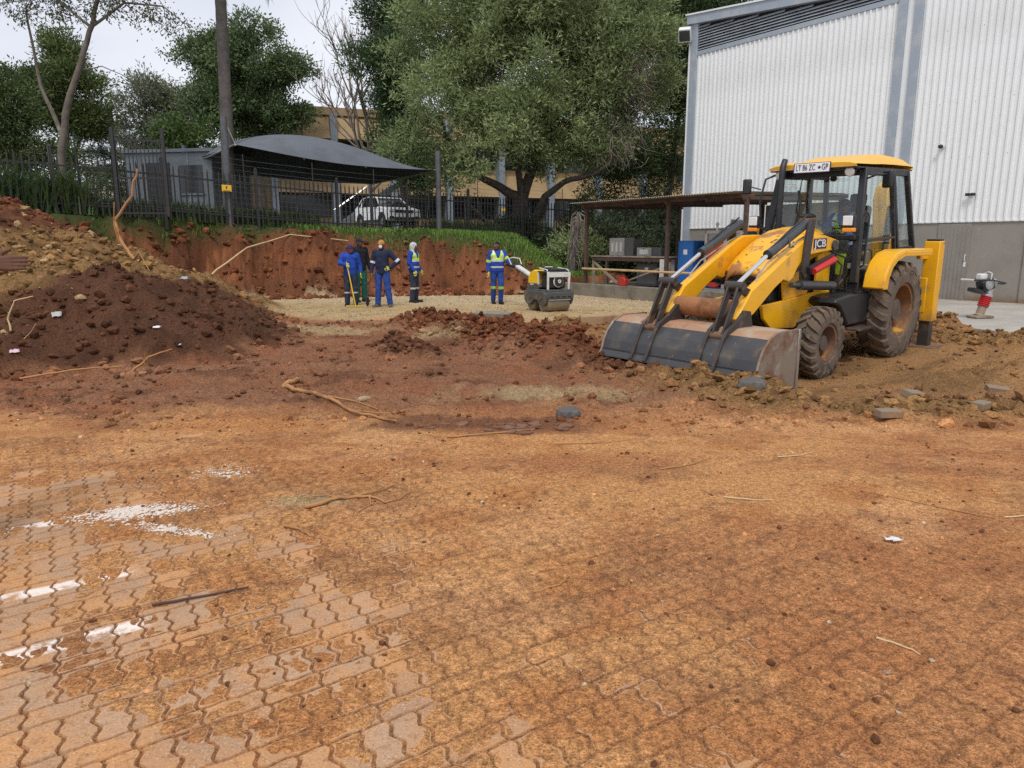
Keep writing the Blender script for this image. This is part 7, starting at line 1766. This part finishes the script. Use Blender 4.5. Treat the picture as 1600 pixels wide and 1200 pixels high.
for i, (x, y, a, L, lb) in enumerate([(1.05, 4.9, .5, .5, 'thin curved twig on the sand below the bucket'), (1.35, 4.35, -.4, .3, 'short pale twig on the open sand right of centre'), (2.3, 4.4, -.7, .7, 'long hair-thin twig on the sand at right'), (2.9, 4.0, .15, .45, 'dark thin twig at the right side of the sand'), (.1, 3.1, .6, .22, 'small twig near the bottom centre of the sand'), (1.5, 2.7, -1.0, .2, 'small twig at the lower right of the sand'), (.35, 5.6, .1, .55, 'straight twig in front of the dark mud patch'), (2.0, 5.2, .3, .35, 'small twig below the rubble ridge')]):
    root_thing('twig', lb, [(x, y), (x + math.cos(a) * L * .5 + .03, y + math.sin(a) * L * .5), (x + math.cos(a) * L, y + math.sin(a) * L + .04)], .005, .0025, m_cane if i % 2 else m_root, (), .006, 'twig')
root_thing('mud_root', 'thin pale root in front of the cracked dark mud', [(-.55, 5.85), (-.2, 5.95), (.2, 6.12)], .010, .005, m_root, (), .012)
# thin roots hanging from the bank face
q = MB()
for k in range(34):
    x = RNG.uniform(-8.6, 1.2); yb = np.interp(x, [p[0] for p in FOOT], [p[1] for p in FOOT]); y = yb + RNG.uniform(.5, 1.3); p = np.array((x, y, gz(x, y) + .02)); pts = [p]
    for i in range(4): x += RNG.normal() * .1; y -= .13; pts.append(np.array((x, y, gz(x, y) + .03)))
    q.tube(pts, [.009, .008, .007, .005, .003], 4)
o = q.build('bank_roots', MT('dull_root', (.22, .11, .05), .9)); tag(o, 'fine cut roots hanging out of the red bank', 'roots', kind='stuff')
# flakes of cracked mud, litter, powder
m_flake = MT('wet_mud_flake', (.17, .08, .047), .9, 0, [((.26, .125, .07), 6, .45, .7)], bump=(30, .4, .008))
q = MB()
for k in range(30):
    x, y = -.0 + RNG.normal() * .3, 6.22 + RNG.normal() * .14; n_ = 7; a0 = RNG.random() * 6; r = RNG.uniform(.025, .075)
    tl, tm_ = RNG.normal() * .14, RNG.normal() * .14; z = gz(x, y)
    lo_ = [(x + r * 1.2 * math.cos(a0 + i) * RNG.uniform(.6, 1.2), y + r * .9 * math.sin(a0 + i) * RNG.uniform(.6, 1.2)) for i in np.linspace(0, 6.28, n_, endpoint=False)]
    V = [(px, py, z - .004 + tl * (px - x) + tm_ * (py - y)) for px, py in lo_] + [(px, py, z + .012 + tl * (px - x) + tm_ * (py - y)) for px, py in lo_]
    q.add(V, [tuple(range(n_))[::-1], tuple(range(n_, 2 * n_))] + [(i, (i + 1) % n_, n_ + (i + 1) % n_, n_ + i) for i in range(n_)])
o = q.build('mud_flakes', m_flake, smooth=False); tag(o, 'curled flakes of dark cracked mud in the centre of the ground', 'mud flakes', kind='stuff')
m_litter = MT('litter', (.70, .70, .72), .5, 0, [((.5, .45, .4), 8, .5, .7)])
def scrap(label, x, y, sx, sy, rz, tilt, m=m_litter):
    q = MB(); P = np.zeros((5, 4, 3))
    for i in range(5):
        for j in range(4): P[i, j] = ((i / 4 - .5) * sx + RNG.normal() * sx * .07, (j / 3 - .5) * sy + RNG.normal() * sy * .1, .012 * math.sin(i * 2.1 + j) * min(1, sx * 6))
    q.grid(P); o = q.build('litter_scrap', m, None, solid=.002, loc=(x, y, gz(x, y) + .02 + .3 * sx * abs(math.sin(tilt))), rot=(tilt, 0, rz)); tag(o, label, 'litter', 'scraps of litter')
scrap('white scrap of plastic on the dark front of the heap', -5.0, 10.05, .10, .05, .2, .5)
scrap('grey scrap of plastic right of the white scrap on the heap', -4.7, 10.0, .12, .045, -.2, .5, MT('grey_litter', (.42, .42, .42), .5))
scrap('bluish glass-like scrap on the upper heap', -5.7, 12.6, .12, .07, .4, .6, MT('blue_litter', (.30, .32, .31), .4))
scrap('clear grey scrap among the tan stones of the heap', -6.35, 10.0, .12, .10, .4, .7, MT('grey_litter2', (.38, .39, .36), .4))
scrap('small pink scrap near the left foot of the heap', -6.3, 9.0, .10, .07, .4, .6, MT('pink_litter', (.62, .42, .5), .5))
scrap('single white flake on the sand at right', 2.06, 3.65, .085, .045, -.1, .02)
# spilled white powder
def powder(label, cx, cy, pts_n, rx, ry, ang):
    n = pts_n; u, v = RNG.normal(size=n) * rx, RNG.normal(size=n) * ry; x, y = cx + u * math.cos(ang) - v * math.sin(ang), cy + u * math.sin(ang) + v * math.cos(ang)
    z = np.maximum(height(x, y), 0); s = RNG.uniform(.002, .010, n) * (.5 + vnoise(x * 9, y * 9, 2)); P = IV[None] * s[:, None, None] * np.array((1, 1, .18)) + np.stack([x, y, z + .001], 1)[:, None]
    F = (np.arange(n)[:, None, None] * 12 + IF[None]).reshape(-1, 3); o = link('white_powder', np_mesh('white_powder', P.reshape(-1, 3), F, True), m_powder); tag(o, label, 'powder', kind='stuff')
m_powder = MT('white_powder', (.68, .58, .50), .95, 0, [((.6, .46, .36), 8, .5, .75)])
powder('spill of white powder on the pavers above the bay lines', -2.30, 4.16, 1500, .17, .06, .3)
powder('thin streak of white powder below the larger spill', -1.95, 3.88, 650, .14, .025, -.25)
powder('faint pale powder patch on the sand further back', -2.05, 4.95, 320, .10, .06, 0)
